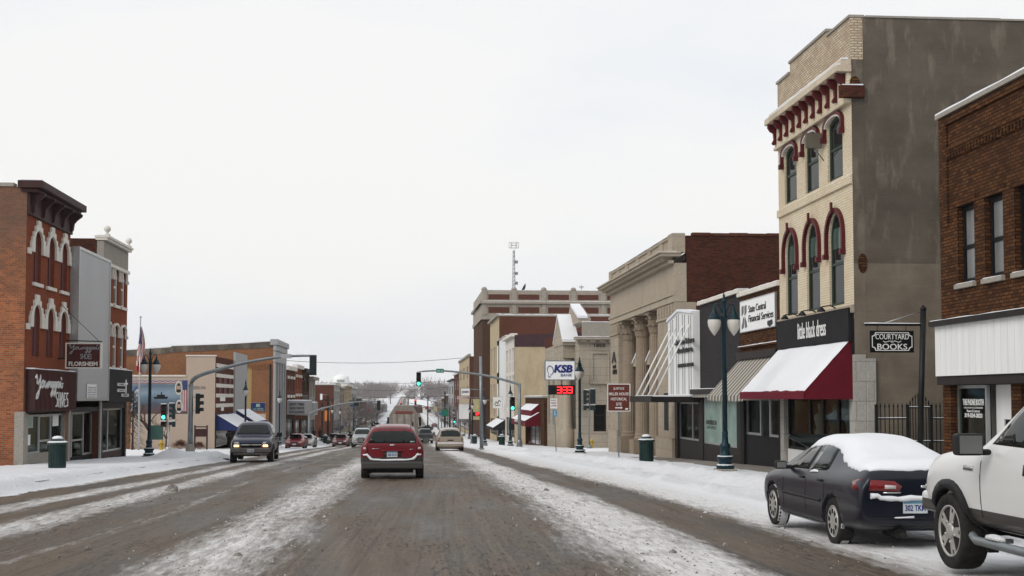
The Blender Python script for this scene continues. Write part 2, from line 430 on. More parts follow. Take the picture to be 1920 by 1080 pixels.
M['plastic'] = mat_plain('black_plastic', (.018,.018,.019), .5, var=.2)
M['tail_red'] = mat_plain('red_lens', (.17,.009,.010), .15, var=.1, coat=.5)
M['tail_white'] = mat_plain('clear_lens', (.5,.45,.44), .12, var=.1, coat=.5)
M['amber'] = mat_plain('amber_lens', (.45,.13,.02), .15, var=.1, coat=.5)
M['head_on'] = mat_emit('lit_headlamp', (1,.62,.25), 2.6, (.6,.55,.45))
M['plate'] = mat_plain('number_plate', (.50,.54,.56), .4, var=.08)
M['plate_blue'] = mat_plain('number_plate_blue', (.12,.25,.34), .4, var=.08)
M['snow'] = mat_snow('clean_snow')
M['snow_walk'] = mat_snow('trodden_snow', (.74,.75,.77), .12, .6)
M['snow_bank'] = mat_snow('ploughed_snow', (.745,.75,.77), .22, 1.4)
M['snow_dirty'] = mat_snow('gritty_snow', (.52,.505,.49), .6, .8)
M['slush'] = mat_snow('dirty_slush', (.20,.18,.165), .9, 1.0)
M['pavement'] = mat_stone('damp_pavement', (.27,.25,.225), True, 1.5, 1.5, jc=.7)
M['go'] = mat_emit('lit_green_signal', (.06,1,.62), 4)
M['stop'] = mat_emit('lit_red_signal', (1,.02,.03), 4)
M['led'] = mat_emit('lit_red_digits', (1,.015,.02), 3.5)
M['lens_off'] = mat_plain('unlit_signal_lens', (.05,.01,.01), .3, var=.2)
M['signal_case'] = mat_plain('signal_housing', (.02,.028,.03), .5, var=.2)
M['hydrant'] = mat_plain('yellow_hydrant_paint', (.45,.30,.04), .5, var=.15)
M['street_green'] = mat_plain('green_street_sign', (.01,.16,.10), .4, var=.08)
M['cab_green'] = mat_plain('green_cabinet_paint', (.05,.11,.09), .5, var=.1)
M['bark'] = mat_plain('reddish_bark', (.10,.055,.045), .9, var=.3, sc=12)
M['twig'] = mat_plain('grey_twigs', (.20,.17,.17), .95, var=.2, sc=2)
M['shrub'] = mat_plain('russet_twigs', (.13,.06,.045), .95, var=.3, sc=6)
M['needle'] = mat_plain('dark_needles', (.03,.042,.035), .9, var=.4, sc=6)
M['flag_red'] = mat_plain('flag_red', (.35,.02,.03), .8, var=.08)
M['flag_white'] = mat_plain('flag_white', (.6,.6,.6), .8, var=.05)
M['flag_blue'] = mat_plain('flag_blue', (.015,.025,.13), .8, var=.08)
M['skin'] = mat_plain('skin', (.45,.28,.2), .6, var=.05)
M['coat_black'] = mat_plain('dark_coat', (.02,.02,.025), .9, var=.2)
# ------------------------------------------------------------------ vehicles (local axes: +y forward, x to the right, z up)
def eval_mesh(mb, mods):
    o = bpy.data.objects.new('shape', mb.mesh('shape', [M['plastic']])); C.objects.link(o)
    cut = []
    for kind, a in mods:
        if kind == 'sub':
            m = o.modifiers.new('s', 'SUBSURF'); m.levels = m.render_levels = a
        else:
            c = bpy.data.objects.new('cutter', a.mesh('cutter', [M['plastic']])); C.objects.link(c); cut.append(c)
            m = o.modifiers.new('b', 'BOOLEAN'); m.operation = 'DIFFERENCE'; m.object = c; m.solver = 'EXACT'
    bpy.context.view_layer.update()
    me = bpy.data.meshes.new_from_object(o.evaluated_get(bpy.context.evaluated_depsgraph_get()))
    r = MB(); r.v = [v.co.copy() for v in me.vertices]
    for p in me.polygons: r.f.append(list(p.vertices)); r.m.append(0); r.s.append(True)
    for q in [o] + cut: bpy.data.objects.remove(q)
    bpy.data.meshes.remove(me)
    return r
def bvh_of(mb): return BVHTree.FromPolygons([tuple(v) for v in mb.v], mb.f)

AX = {'L': (V3((-4,0,0)), V3((1,0,0)), (1,2)), 'R': (V3((4,0,0)), V3((-1,0,0)), (1,2)), 'B': (V3((0,-5,0)), V3((0,1,0)), (0,2)), 'F': (V3((0,5,0)), V3((0,-1,0)), (0,2)), 'T': (V3((0,0,4)), V3((0,0,-1)), (0,1))}
def seg_dist(p, a, b):
    ab = b - a; t = max(0, min(1, (p-a).dot(ab)/max(ab.length_squared, 1e-9))); return (p - a - ab*t).length
def inside(p, P):
    c = False
    for (x0,y0),(x1,y1) in zip(P, P[1:]+P[:1]):
        if (y0 > p[1]) != (y1 > p[1]) and p[0] < (x1-x0)*(p[1]-y0)/(y1-y0)+x0: c = not c
    return c
def patch(bvh, ax, P, off=.006, grid=.09, th=.02, tfun=None, mi=0, mb=None, rag=0):
    st, d, (i, j) = AX[ax]
    E = []
    for a, b in zip(P, P[1:]+P[:1]):
        a, b = Vector(a), Vector(b); k = max(1, int((b-a).length/grid))
        for q in range(k):
            p = a.lerp(b, q/k)
            if rag: p = p + Vector((fbm(p.x*7, p.y*7, 3), fbm(p.x*7, p.y*7, 9)))*rag
            E.append(p)
    n = len(E); pts = list(E); T = [tuple(e) for e in E]
    xs = [e.x for e in E]; ys = [e.y for e in E]
    segs = list(zip(E, E[1:]+E[:1])); dist = [0]*n
    x = min(xs) + grid*.5
    while x < max(xs):
        y = min(ys) + grid*.5
        while y < max(ys):
            p = Vector((x + random.uniform(-.1,.1)*grid, y + random.uniform(-.1,.1)*grid))
            if inside(p, T):
                dd = min(seg_dist(p, a, b) for a, b in segs)
                if dd > grid*.45: pts.append(p); dist.append(dd)
            y += grid
        x += grid
    vs, es, fs, ov, _, _ = delaunay_2d_cdt(pts, [(k, (k+1) % n) for k in range(n)], [], 1, 1e-6, True)
    fs = [f for f in fs if inside(sum((vs[k] for k in f), Vector((0,0)))/len(f), T)]
    dd = [dist[o[0]] if o else 0 for o in ov]
    W = []; last = None
    for k, p in enumerate(vs):
        s = V3(st); s[i] = p.x; s[j] = p.y
        h = bvh.ray_cast(s, d)
        if h[0] is None:
            q = V3(s); q = q + d*3.2; h = bvh.find_nearest(q); hp = h[0].copy() if h[0] else q
            hp[i] = p.x; hp[j] = p.y
        else: hp = h[0]
        W.append(hp)
    t = [off + (tfun(W[k], dd[k]) if tfun else 0) for k in range(len(W))]
    top = [w - d*tt for w, tt in zip(W, t)]
    m = mb if mb is not None else MB()
    cnt = set()
    for f in fs:
        for k in range(len(f)): cnt.add((f[k], f[(k+1) % len(f)]))
    rim = [e for e in cnt if (e[1], e[0]) not in cnt]
    b = len(m.v)
    m.add(top, [tuple(f) for f in fs], mi, True)
    rv = sorted({v for e in rim for v in e}); ix = {v: len(m.v) + k for k, v in enumerate(rv)}
    m.v += [W[v] + d*th for v in rv]
    for a, c in rim: m.f.append([b+a, ix[a], ix[c], b+c]); m.m.append(mi); m.s.append(False)
    return m

def section(zb, zs, zbelt, ztop, w, wt, mid=.5):
    q5 = (w*.955, zbelt); q7 = (wt, ztop - .10*max(.2, min(1, (ztop-zbelt)*2)))
    return [(0,zb),(w*.55,zb),(w*.90,zb+.02),(w*.985,zb+.10),(w,zs),(w*.993,zs+(zbelt-zs)*.6),q5,
            (q5[0]+(q7[0]-q5[0])*.33, q5[1]+(q7[1]-q5[1])*.33),(q5[0]+(q7[0]-q5[0])*.7, q5[1]+(q7[1]-q5[1])*.7),q7,(wt*.80,ztop-.015),(wt*.4,ztop),(0,ztop)]
def car_shell(st, wheels, wr, tw, extra=(), sub=2, half=None):
    mb = MB(); rings = []
    for y, zb, zs, zbelt, ztop, w, wt in st:
        h = section(zb, zs, zbelt, ztop, w, wt)
        rings.append([V3((x,y,z)) for x, z in h] + [V3((-x,y,z)) for x, z in h[-2:0:-1]])
    n = len(rings[0]); vs = [v for r in rings for v in r]; fs = []
    for i in range(len(rings)-1):
        for k in range(n): fs.append((i*n+k, i*n+(k+1)%n, (i+1)*n+(k+1)%n, (i+1)*n+k))
    # end caps as quads between the left and right halves
    for i in (0, len(rings)-1):
        K = (n+2)//2
        for k in range(K-1):
            a, b = k, k+1; c, d = (n-b) % n, (n-a) % n
            q = [i*n+x for x in ((a,b,c,d) if i == 0 else (d,c,b,a))]
            u = []
            for x in q:
                if x not in u: u.append(x)
            if len(u) >= 3: fs.append(tuple(u))
    mb.add(vs, fs)
    smooth = eval_mesh(mb, [('sub', sub)])
    mods = []
    for y in wheels:
        c = MB(); c.lathe([(wr+.055, -3), (wr+.055, 3)], 28, (0, y, wr), 'x', 0, False)
        c2 = MB()
        for sx in (-1, 1):
            q = MB(); a, b = (half - tw - .08)*sx, 1.6*sx
            q.lathe([(wr+.055, min(a,b)), (wr+.055, max(a,b))], 28, (0, y, wr), 'x', 0, False); c2.join(q)
        mods.append(('cut', c2))
    for e in extra: mods.append(('cut', e))
    r = MB(); r.v = smooth.v; r.f = smooth.f; r.m = smooth.m; r.s = smooth.s
    cut = eval_mesh(r, mods)
    return cut, bvh_of(smooth)

def wheel(root, x, y, r, w, rim_r, spokes=5, style='spoke', snow=0, detail=True):
    """tyre > rim, facing outwards on side sign(x)"""
    s = 1 if x > 0 else -1
    m = MB(); hw = w/2
    prof = [(rim_r*.98, -hw*.8), (rim_r+.012, -hw*.95), (r*.90, -hw), (r*.975, -hw*.9), (r, -hw*.66), (r, 0), (r, hw*.66), (r*.975, hw*.9), (r*.90, hw), (rim_r+.012, hw*.95), (rim_r*.98, hw*.8)]
    m.lathe(prof, 36, (0,0,0), 'x')
    if detail:
        for k in range(60):
            t = 2*math.pi*k/60
            for sx in (-.45, .45):
                q = MB(); q.box((sx*w-.04, r-.006, -.012), (sx*w+.04, r+.003, .012)); q.xf(Matrix.Rotation(t + (sx > 0)*.07, 4, 'X')); m.join(q)
    t = m.build('wheel', M['rubber'], root, True, loc=(x, y, r))
    q = MB(); f = s*hw
    q.lathe([(rim_r*1.02, f*.55), (rim_r*1.0, f*.93), (rim_r*.93, f*.90), (rim_r*.90, f*.2)], 36, (0,0,0), 'x')
    if style == 'spoke':
        for k in range(spokes):
            a = 2*math.pi*k/spokes + .3
            b = MB()
            pts = [(.03, .0), (.040, rim_r*.35), (.058, rim_r*.95), (.020, rim_r*.95), (.018, rim_r*.74), (-.018, rim_r*.74), (-.020, rim_r*.95), (-.058, rim_r*.95), (-.040, rim_r*.35), (-.03, 0)]
            fr = Fr((0,0,0), (0,1,0), (s,0,0), 'X'); b.prism(pts, hw*.45, hw*.86, fr); b.xf(Matrix.Rotation(a, 4, 'X')); q.join(b)
        q.lathe([(.085, f*.4), (.085, f*.9), (.06, f*.97), (0.001, f*.99)], 16, (0,0,0), 'x')
        for k in range(5):
            a = 2*math.pi*(k+.5)/5+.3; q.lathe([(.012, f*.6), (.012, f*.93), (.001, f*.94)], 8, (0, .11*math.cos(a), .11*math.sin(a)), 'x')
        back = MB(); back.lathe([(rim_r*.92, f*.15), (.001, f*.15)], 24, (0,0,0), 'x')
        back.lathe([(rim_r*.62, f*.2), (rim_r*.62, f*.35), (.001, f*.35)], 24, (0,0,0), 'x', 0)
    else:
        q.lathe([(rim_r*.93, f*.80), (rim_r*.80, f*.98), (rim_r*.45, f*.95), (rim_r*.25, f*1.02), (.001, f*1.03)], 36, (0,0,0), 'x')
        back = MB()
        for k in range(9):
            a = 2*math.pi*k/9; b = MB(); fr = Fr((0,0,0), (0,1,0), (s,0,0), 'X')
            b.prism([(-.022, rim_r*.5), (.022, rim_r*.5), (.034, rim_r*.80), (-.034, rim_r*.80)], hw*.85, hw*.995, fr); b.xf(Matrix.Rotation(a, 4, 'X')); back.join(b)
    rm = q.build('rim', M['rim'], t, True)
    back.build('rim_void', M['black'], rm, True)
    if snow:
        sn = MB(); sn.lathe([(r*.985, -hw*.9), (r*1.006, -hw*.5), (r*1.006, hw*.55), (r*.98, hw*.93)], 30, (0,0,0), 'x')
        k = 0; keep = []
        for i, fc in enumerate(sn.f):
            c = sum((sn.v[j] for j in fc), V3())/len(fc)
            if len(fc) == 4 and fbm(c.y*5+y, c.z*5, c.x*9+x) > .16: keep.append(i)
        sn.f = [sn.f[i] for i in keep]; sn.m = [sn.m[i] for i in keep]; sn.s = [True]*len(keep)
        sn.build('packed_snow', M['snow_bank'], t, True)
    return t
def plate_part(root, fr, u, v, n, txt, w=.305, h=.155, blue=True):
    m = MB(); m.box((u-w/2, v-h/2, n), (u+w/2, v+h/2, n+.008), 0, fr); p = m.build('number_plate', M['plate'], root, True)
    if blue:
        b = MB(); b.box((u-w/2+.004, v+h*.26, n+.008), (u+w/2-.004, v+h/2-.004, n+.010), 0, fr); b.build('plate_band', M['plate_blue'], p, True)
    if txt:
        t = MB(); text(t, txt, fr, u-w*.42, u+w*.42, v-h*.32, v+h*.16, n+.008, .003, bold=.02); t.build('lettering', M['navy_letter'], p, True)
    return p
def mir(P): return [(-x, y) for x, y in P]
REAR = lambda y: Fr((0, y, 0), (1,0,0), (0,-1,0), 'Y')
FRONT = lambda y: Fr((0, y, 0), (-1,0,0), (0,1,0), 'Y')
def door_mirror(root, x, y, z, w=.20, h=.15, d=.12, glass=True, mat='plastic'):
    s = 1 if x > 0 else -1
    m = MB(); m.box((min(x, x+s*w), y-d/2, z-h/2), (max(x, x+s*w), y+d/2, z+h/2))
    m.box((min(x-s*.10, x+s*.02), y-.03, z-h/2), (max(x-s*.10, x+s*.02), y+.03, z-h/2+.06))
    o = m.build('mirror', M[mat], root, True, .035, 3)
    if glass:
        g = MB(); g.box((min(x+s*.02, x+s*(w-.02)), y-d/2-.004, z-h/2+.02), (max(x+s*.02, x+s*(w-.02)), y-d/2+.002, z+h/2-.02)); g.build('mirror_glass', M['glass_grey'], o, True)
    return o
def seam(bvh, ax, P, w=.012, mb=None):
    m = mb or MB()
    for a, b in zip(P, P[1:]):
        a, b = Vector(a), Vector(b); t = (b-a).normalized(); q = Vector((-t.y, t.x))*w/2
        patch(bvh, ax, [tuple(a+q), tuple(a-q), tuple(b-q), tuple(b+q)], .003, .12, .01, mb=m)
    return m
def pb(root, name, mat, bvh, ax, P, off=.006, both=False, **k):
    m = patch(bvh, ax, P, off, **k)
    return m.build(name, mat, root, True)

# ---- four-door saloon
SEDAN = [(-2.305,.40,.57,.80,.90,.83,.70),(-2.30,.37,.57,.81,.94,.845,.71),(-2.265,.33,.56,.83,1.01,.86,.71),(-2.18,.28,.56,.87,1.06,.865,.70),(-1.95,.24,.56,.90,1.075,.865,.68),(-1.62,.21,.56,.91,1.085,.865,.66),
         (-1.30,.19,.56,.905,1.17,.86,.60),(-1.0,.18,.56,.90,1.27,.86,.56),(-.7,.17,.56,.89,1.325,.86,.55),(-.25,.17,.56,.88,1.345,.86,.55),(.15,.17,.56,.87,1.33,.86,.55),(.42,.17,.56,.86,1.285,.86,.555),
         (.75,.17,.56,.85,1.17,.855,.60),(1.02,.17,.56,.84,1.01,.855,.66),(1.2,.18,.56,.82,.94,.85,.68),(1.6,.19,.55,.79,.88,.84,.68),(1.95,.21,.54,.72,.79,.80,.64),(2.15,.25,.50,.62,.68,.74,.58),(2.22,.32,.48,.56,.60,.66,.52)]
_shells = {}
def sedan(name, label, loc, rz, paint, snow=False, plate='', lit=False, group=None, cat='car', near=False):
    root = thing(name, label, cat, loc, rz, group); r = .305; wy = (-1.28, 1.36)
    if 'sedan' not in _shells: _shells['sedan'] = car_shell(SEDAN, wy, r, .20, half=.85)
    sh, bv = _shells['sedan']; m = MB().join(sh); m.build('body', paint, root, True)
    for s, ax in ((-1, 'L'), (1, 'R')):
        g = M['car_glass']
        for nm, P in (('window', [(.66,.90),(.30,1.19),(-.02,1.265),(-.10,1.27),(-.20,.92)]), ('window', [(-.27,.92),(-.17,1.275),(-.55,1.262),(-.80,1.215),(-.95,.97),(-.90,.94)])):
            pb(root, 'window_frame', M['plastic'], bv, ax, P, .004); pb(root, nm, g, bv, ax, [(x*.94 + .06*sum(p[0] for p in P)/len(P), z*.94+.06*sum(p[1] for p in P)/len(P)) for x, z in P], .009)
        dm = MB()
        for P in ([(.80,.86),(.80,.36),(.72,.25),(-.22,.25),(-.22,.90)], [(-.22,.25),(-.85,.25),(-.98,.60),(-.98,.92)]): seam(bv, ax, P, .012, dm)
        dm.build('door_seam', M['black'], root, True)
        for y in (-.05, -.82): pb(root, 'door_handle', M['plastic'], bv, ax, [(y-.09,.79),(y+.09,.79),(y+.09,.82),(y-.09,.82)], .02)
        pb(root, 'side_moulding', M['plastic'], bv, ax, [(-.86,.52),(.80,.52),(.80,.56),(-.86,.56)], .012)
        for y in wy: wheel(root, s*.745, y, r, .195, .205, style='cap', snow=.3 if snow else 0, detail=False)
        door_mirror(root, s*.86, .60, .935, .17, .12, .10)
        pb(root, 'tail_light', M['tail_red'], bv, ax, [(-2.20,.77),(-2.00,.79),(-2.01,.87),(-2.14,.905),(-2.22,.90)], .006)
        pb(root, 'tail_light', M['tail_red'], bv, 'B', [(s*.83,.775),(s*.36,.755),(s*.32,.82),(s*.42,.885),(s*.80,.905)], .008)
        pb(root, 'reversing_lamp', M['tail_white'], bv, 'B', [(s*.54,.79),(s*.40,.79),(s*.40,.83),(s*.54,.84)], .013)
        pb(root, 'headlight', M['head_on'] if lit else M['tail_white'], bv, 'F', [(s*.34,.60),(s*.70,.60),(s*.72,.70),(s*.38,.68)], .01)
    pb(root, 'windscreen', M['car_glass'], bv, 'F', [(-.60,.955),(.60,.955),(.50,1.29),(.47,1.34),(-.47,1.34),(-.50,1.29)], .006)
    pb(root, 'rear_window', M['car_glass'], bv, 'B', [(-.54,1.13),(.54,1.13),(.44,1.26),(-.44,1.26)], .006)
    pb(root, 'grille', M['black'], bv, 'F', [(-.30,.60),(.30,.60),(.32,.67),(-.32,.67)], .01)
    pb(root, 'bumper_slot', M['black'], bv, 'F', [(-.55,.34),(.55,.34),(.5,.44),(-.5,.44)], .008)
    sm = seam(bv, 'B', [(-.70,.66),(.70,.66)], .014); seam(bv, 'B', [(-.62,.97),(-.26,.93),(-.26,.72)][1:], .010, sm); sm.build('boot_seam', M['black'], root, True)
    pb(root, 'underside', M['black'], bv, 'B', [(-.60,.24),(.60,.24),(.60,.33),(-.60,.33)], .004)
    plate_part(root, REAR(-2.27), -.16 if near else 0, .57, .035, plate); plate_part(root, FRONT(2.22), 0, .48, .02, '')
    if near:
        ex = MB(); ex.tube([(-.28,-1.7,.23),(-.30,-2.2,.24)], [.07,.07], 12); ex.tube([(-.30,-2.15,.23),(-.31,-2.34,.22)], [.035,.035], 10); ex.build('exhaust', M['rubber'], root, True)
        pb(root, 'badge', M['chrome'], bv, 'B', [(-.085,.83),(-.025,.83),(-.025,.85),(.025,.85),(.025,.83),(.085,.83),(.085,.80),(.025,.80),(.025,.78),(-.025,.78),(-.025,.80),(-.085,.80)], .008, grid=.03)
        pb(root, 'badge', M['chrome'], bv, 'B', [(-.56,.735),(-.34,.735),(-.34,.75),(-.56,.75)], .006)
        sun = pb(root, 'bumper_crease', M['plastic'], bv, 'B', [(-.70,.42),(.70,.42),(.70,.435),(-.70,.435)], .004)
    if snow:
        def tf(p, d): return min(.062, .25*math.sqrt(max(d, 0)*.25)) + .010*fbm(p.x*2.2, p.y*2.2) * (d > .03)
        def tt(p, d): return max(.012, tf(p, d)) if d > 0 else .012
        blanket = [(-.56,.38),(.56,.38),(.62,0),(.62,-.5),(.64,-.9),(.70,-1.3),(.74,-1.7),(.76,-2.0),(.70,-2.21),(.3,-2.255),(-.3,-2.255),(-.68,-2.21),(-.735,-2.0),(-.70,-1.55),(-.66,-1.25),(-.585,-1.0),(-.55,-.7),(-.54,-.3),(-.55,0)]
        pb(root, 'snow_blanket', M['snow'], bv, 'T', blanket, .004, grid=.055, tfun=tt, th=.03, rag=.018)
        e = MB(); k = 34
        for i in range(k):     # the ridge lying along the rear bumper
            pass
        pts = []; rad = []
        for i in range(k+1):
            x = -.72 + 1.44*i/k; h = bv.ray_cast(V3((x, -5, .70)), V3((0,1,0)))
            y = h[0].y if h[0] else -2.1
            pts.append((x, y-.01, .675 + .02*fbm(x*4, 1) + (.03 if abs(x) > .62 else 0))); rad.append(.032 + .012*fbm(x*6, 5))
        e.tube(pts, rad, 8); e.build('bumper_snow', M['snow'], root, True)
        pb(root, 'bumper_snow', M['snow'], bv, 'B', [(-.42,.435),(-.18,.435),(-.18,.46),(-.30,.452),(-.42,.448)], .02)
        pb(root, 'sill_snow', M['snow'], bv, 'L', [(-.30,.885),(-.62,.90),(-.60,.925),(-.45,.93),(-.36,.91)], .014, grid=.04)
        pb(root, 'bonnet_snow', M['snow'], bv, 'T', [(-.55,1.15),(.6,1.15),(.58,1.9),(-.4,1.95),(-.60,1.6)], .004, tfun=lambda p, d: min(.03, d*.3), rag=.06)
    return root

# ---- crew-cab pickup truck
PICK = [(-2.95,.62,.80,1.20,1.24,.93,.86),(-2.90,.55,.80,1.24,1.30,.965,.88),(-2.4,.50,.80,1.26,1.33,.985,.90),(-1.2,.50,.80,1.27,1.34,.99,.90),(-.98,.46,.80,1.26,1.36,.99,.86),(-.93,.45,.80,1.26,1.80,.99,.74),(-.80,.45,.80,1.25,1.90,.99,.72),
        (-.1,.44,.80,1.25,1.93,.99,.72),(.55,.44,.80,1.24,1.905,.99,.72),(.80,.44,.80,1.23,1.83,.99,.73),(1.10,.44,.80,1.22,1.58,.99,.79),(1.38,.45,.80,1.20,1.34,.99,.85),(1.50,.46,.80,1.18,1.26,.99,.86),(2.0,.48,.80,1.13,1.235,.985,.85),
        (2.45,.50,.78,1.08,1.19,.965,.84),(2.72,.52,.76,1.02,1.12,.92,.82),(2.86,.56,.74,.94,1.02,.86,.78),(2.90,.60,.74,.88,.92,.82,.74)]
def pickup(name, label, loc, rz, paint, lit=False, near=False, group=None, plate='', trim='plastic', colour_bumper=None):
    root = thing(name, label, 'pickup truck', loc, rz, group); r = .385; wy = (-1.75, 2.0)
    bed = MB(); bed.box((-.80,-2.84,.82), (.80,-1.06,2.4))
    if 'pick' not in _shells: _shells['pick'] = car_shell(PICK, wy, r, .28, (bed,), half=.99)
    sh, bv = _shells['pick']; MB().join(sh).build('body', paint, root, True)
    for s, ax in ((-1, 'L'), (1, 'R')):
        for P in ([(1.18,1.30),(.72,1.77),(.24,1.80),(.14,1.28)], [(.06,1.28),(.14,1.80),(-.62,1.79),(-.74,1.72),(-.76,1.30)]):
            c = (sum(p[0] for p in P)/len(P), sum(p[1] for p in P)/len(P))
            pb(root, 'window_frame', M['plastic'], bv, ax, P, .004)
            pb(root, 'window', M['car_glass'], bv, ax, [(a*.93+c[0]*.07, b*.93+c[1]*.07) for a, b in P], .010)
        dm = MB()
        for P in ([(1.30,1.24),(1.26,.60),(1.20,.50),(.10,.50),(.10,1.27)], [(.10,.50),(-.86,.50),(-.86,1.27)]): seam(bv, ax, P, .014, dm)
        dm.build('door_seam', M['black'], root, True)
        for y in (.28, -.70): pb(root, 'door_handle', M['plastic'], bv, ax, [(y-.11,1.04),(y+.11,1.04),(y+.11,1.14),(y-.11,1.14)], .025)
        for y in wy:
            fl = MB(); K = 18; a0, a1 = R(-18), R(198)
            inn = [(y + (r+.05)*math.cos(a0+(a1-a0)*i/K), r + (r+.05)*math.sin(a0+(a1-a0)*i/K)) for i in range(K+1)]
            out = [(y + (r+.145)*math.cos(a0+(a1-a0)*i/K), r + (r+.145)*math.sin(a0+(a1-a0)*i/K)) for i in range(K+1)]
            patch(bv, ax, inn + out[::-1], .035, .06, .07, mb=fl); fl.build('wheel_arch', M[trim], root, True)
            wheel(root, s*.86, y, r, .275, .262, 5, 'spoke', 0, False)
        sb = MB(); sb.tube([(s*1.0,1.42,.40),(s*1.04,1.25,.37),(s*1.04,-.95,.37),(s*1.0,-1.1,.40)], .042, 10); sb.box((s*.75-.02,1.05,.36),(s*.99,1.12,.40)); sb.box((s*.75-.02,-.75,.36),(s*.99,-.68,.40)); sbo = sb.build('running_board', M['galv' if near else 'plastic'], root, True)
        if near:
            q = MB(); q.lathe([(.13,0),(.11,.03),(.05,.045),(.001,.05)], 12, (0,0,0), 'z'); q.xf(Matrix.Translation((s*1.02,.9,.415)) @ Matrix.Diagonal((.45,1.5,1,1))); q.build('step_snow', M['snow_bank'], sbo, True)
            pb(root, 'badge', M['chrome'], bv, ax, [(1.66,1.03),(1.44,1.03),(1.44,1.075),(1.66,1.075)], .012)
        door_mirror(root, s*1.06, 1.08, 1.30, .26, .21, .14, True)
        pb(root, 'headlight', M['head_on'] if lit else M['tail_white'], bv, 'F', [(s*.56,.79),(s*.76,.79),(s*.79,.84),(s*.76,.89),(s*.56,.89),(s*.53,.84)], .012)
        pb(root, 'side_lamp', M['tail_white'], bv, 'F', [(s*.50,.915),(s*.80,.915),(s*.80,1.02),(s*.56,1.02)], .01)
        pb(root, 'indicator', M['amber'], bv, 'F', [(s*.42,.76),(s*.82,.76),(s*.83,.795),(s*.42,.795)], .01)
        pb(root, 'tail_light', M['tail_red'], bv, 'B', [(s*.74,.85),(s*.92,.85),(s*.92,1.18),(s*.76,1.18)], .01)
    pb(root, 'windscreen', M['car_glass'], bv, 'F', [(-.76,1.34),(.76,1.34),(.66,1.80),(-.66,1.80)], .008)
    pb(root, 'rear_window', M['car_glass'], bv, 'B', [(-.66,1.40),(.66,1.40),(.60,1.78),(-.60,1.78)], .008)
    pb(root, 'grille', M['black'], bv, 'F', [(-.46,.78),(.46,.78),(.50,.96),(-.50,.96)], .012)
    gb = patch(bv, 'F', [(-.50,.855),(.50,.855),(.50,.90),(-.50,.90)], .022); gb.build('grille_bar', M['chrome'], root, True)
    pb(root, 'badge', mat_plain('gold_badge', (.4,.3,.1), .3, .6), bv, 'F', [(-.09,.86),(.09,.86),(.09,.895),(-.09,.895)], .03)
    bm = MB(); y_ = -.10 if near else 0; bm.box((-.90,2.62+y_,.52),(.90,3.02+y_,.74)); bm.box((-.80,2.60+y_,.40),(.80,2.96+y_,.53)); bm.build('bumper', M['chrome' if colour_bumper is None else colour_bumper], root, True, .05, 3)
    plate_part(root, FRONT(3.02), 0, .62, .005, plate, blue=False)
    rb = MB(); rb.box((-.93,-3.10,.50),(.93,-2.92,.70)); rb.build('rear_bumper', M['chrome'], root, True, .04, 2)
    ch = MB(); ch.box((-.40,-2.8,.34),(.40,2.6,.50)); ch.tube([(-.8,-1.75,.40),(.8,-1.75,.40)], .07); ch.tube([(-.8,1.92,.40),(.8,1.92,.40)], .06); ch.build('chassis', M['black'], root, True)
    return root

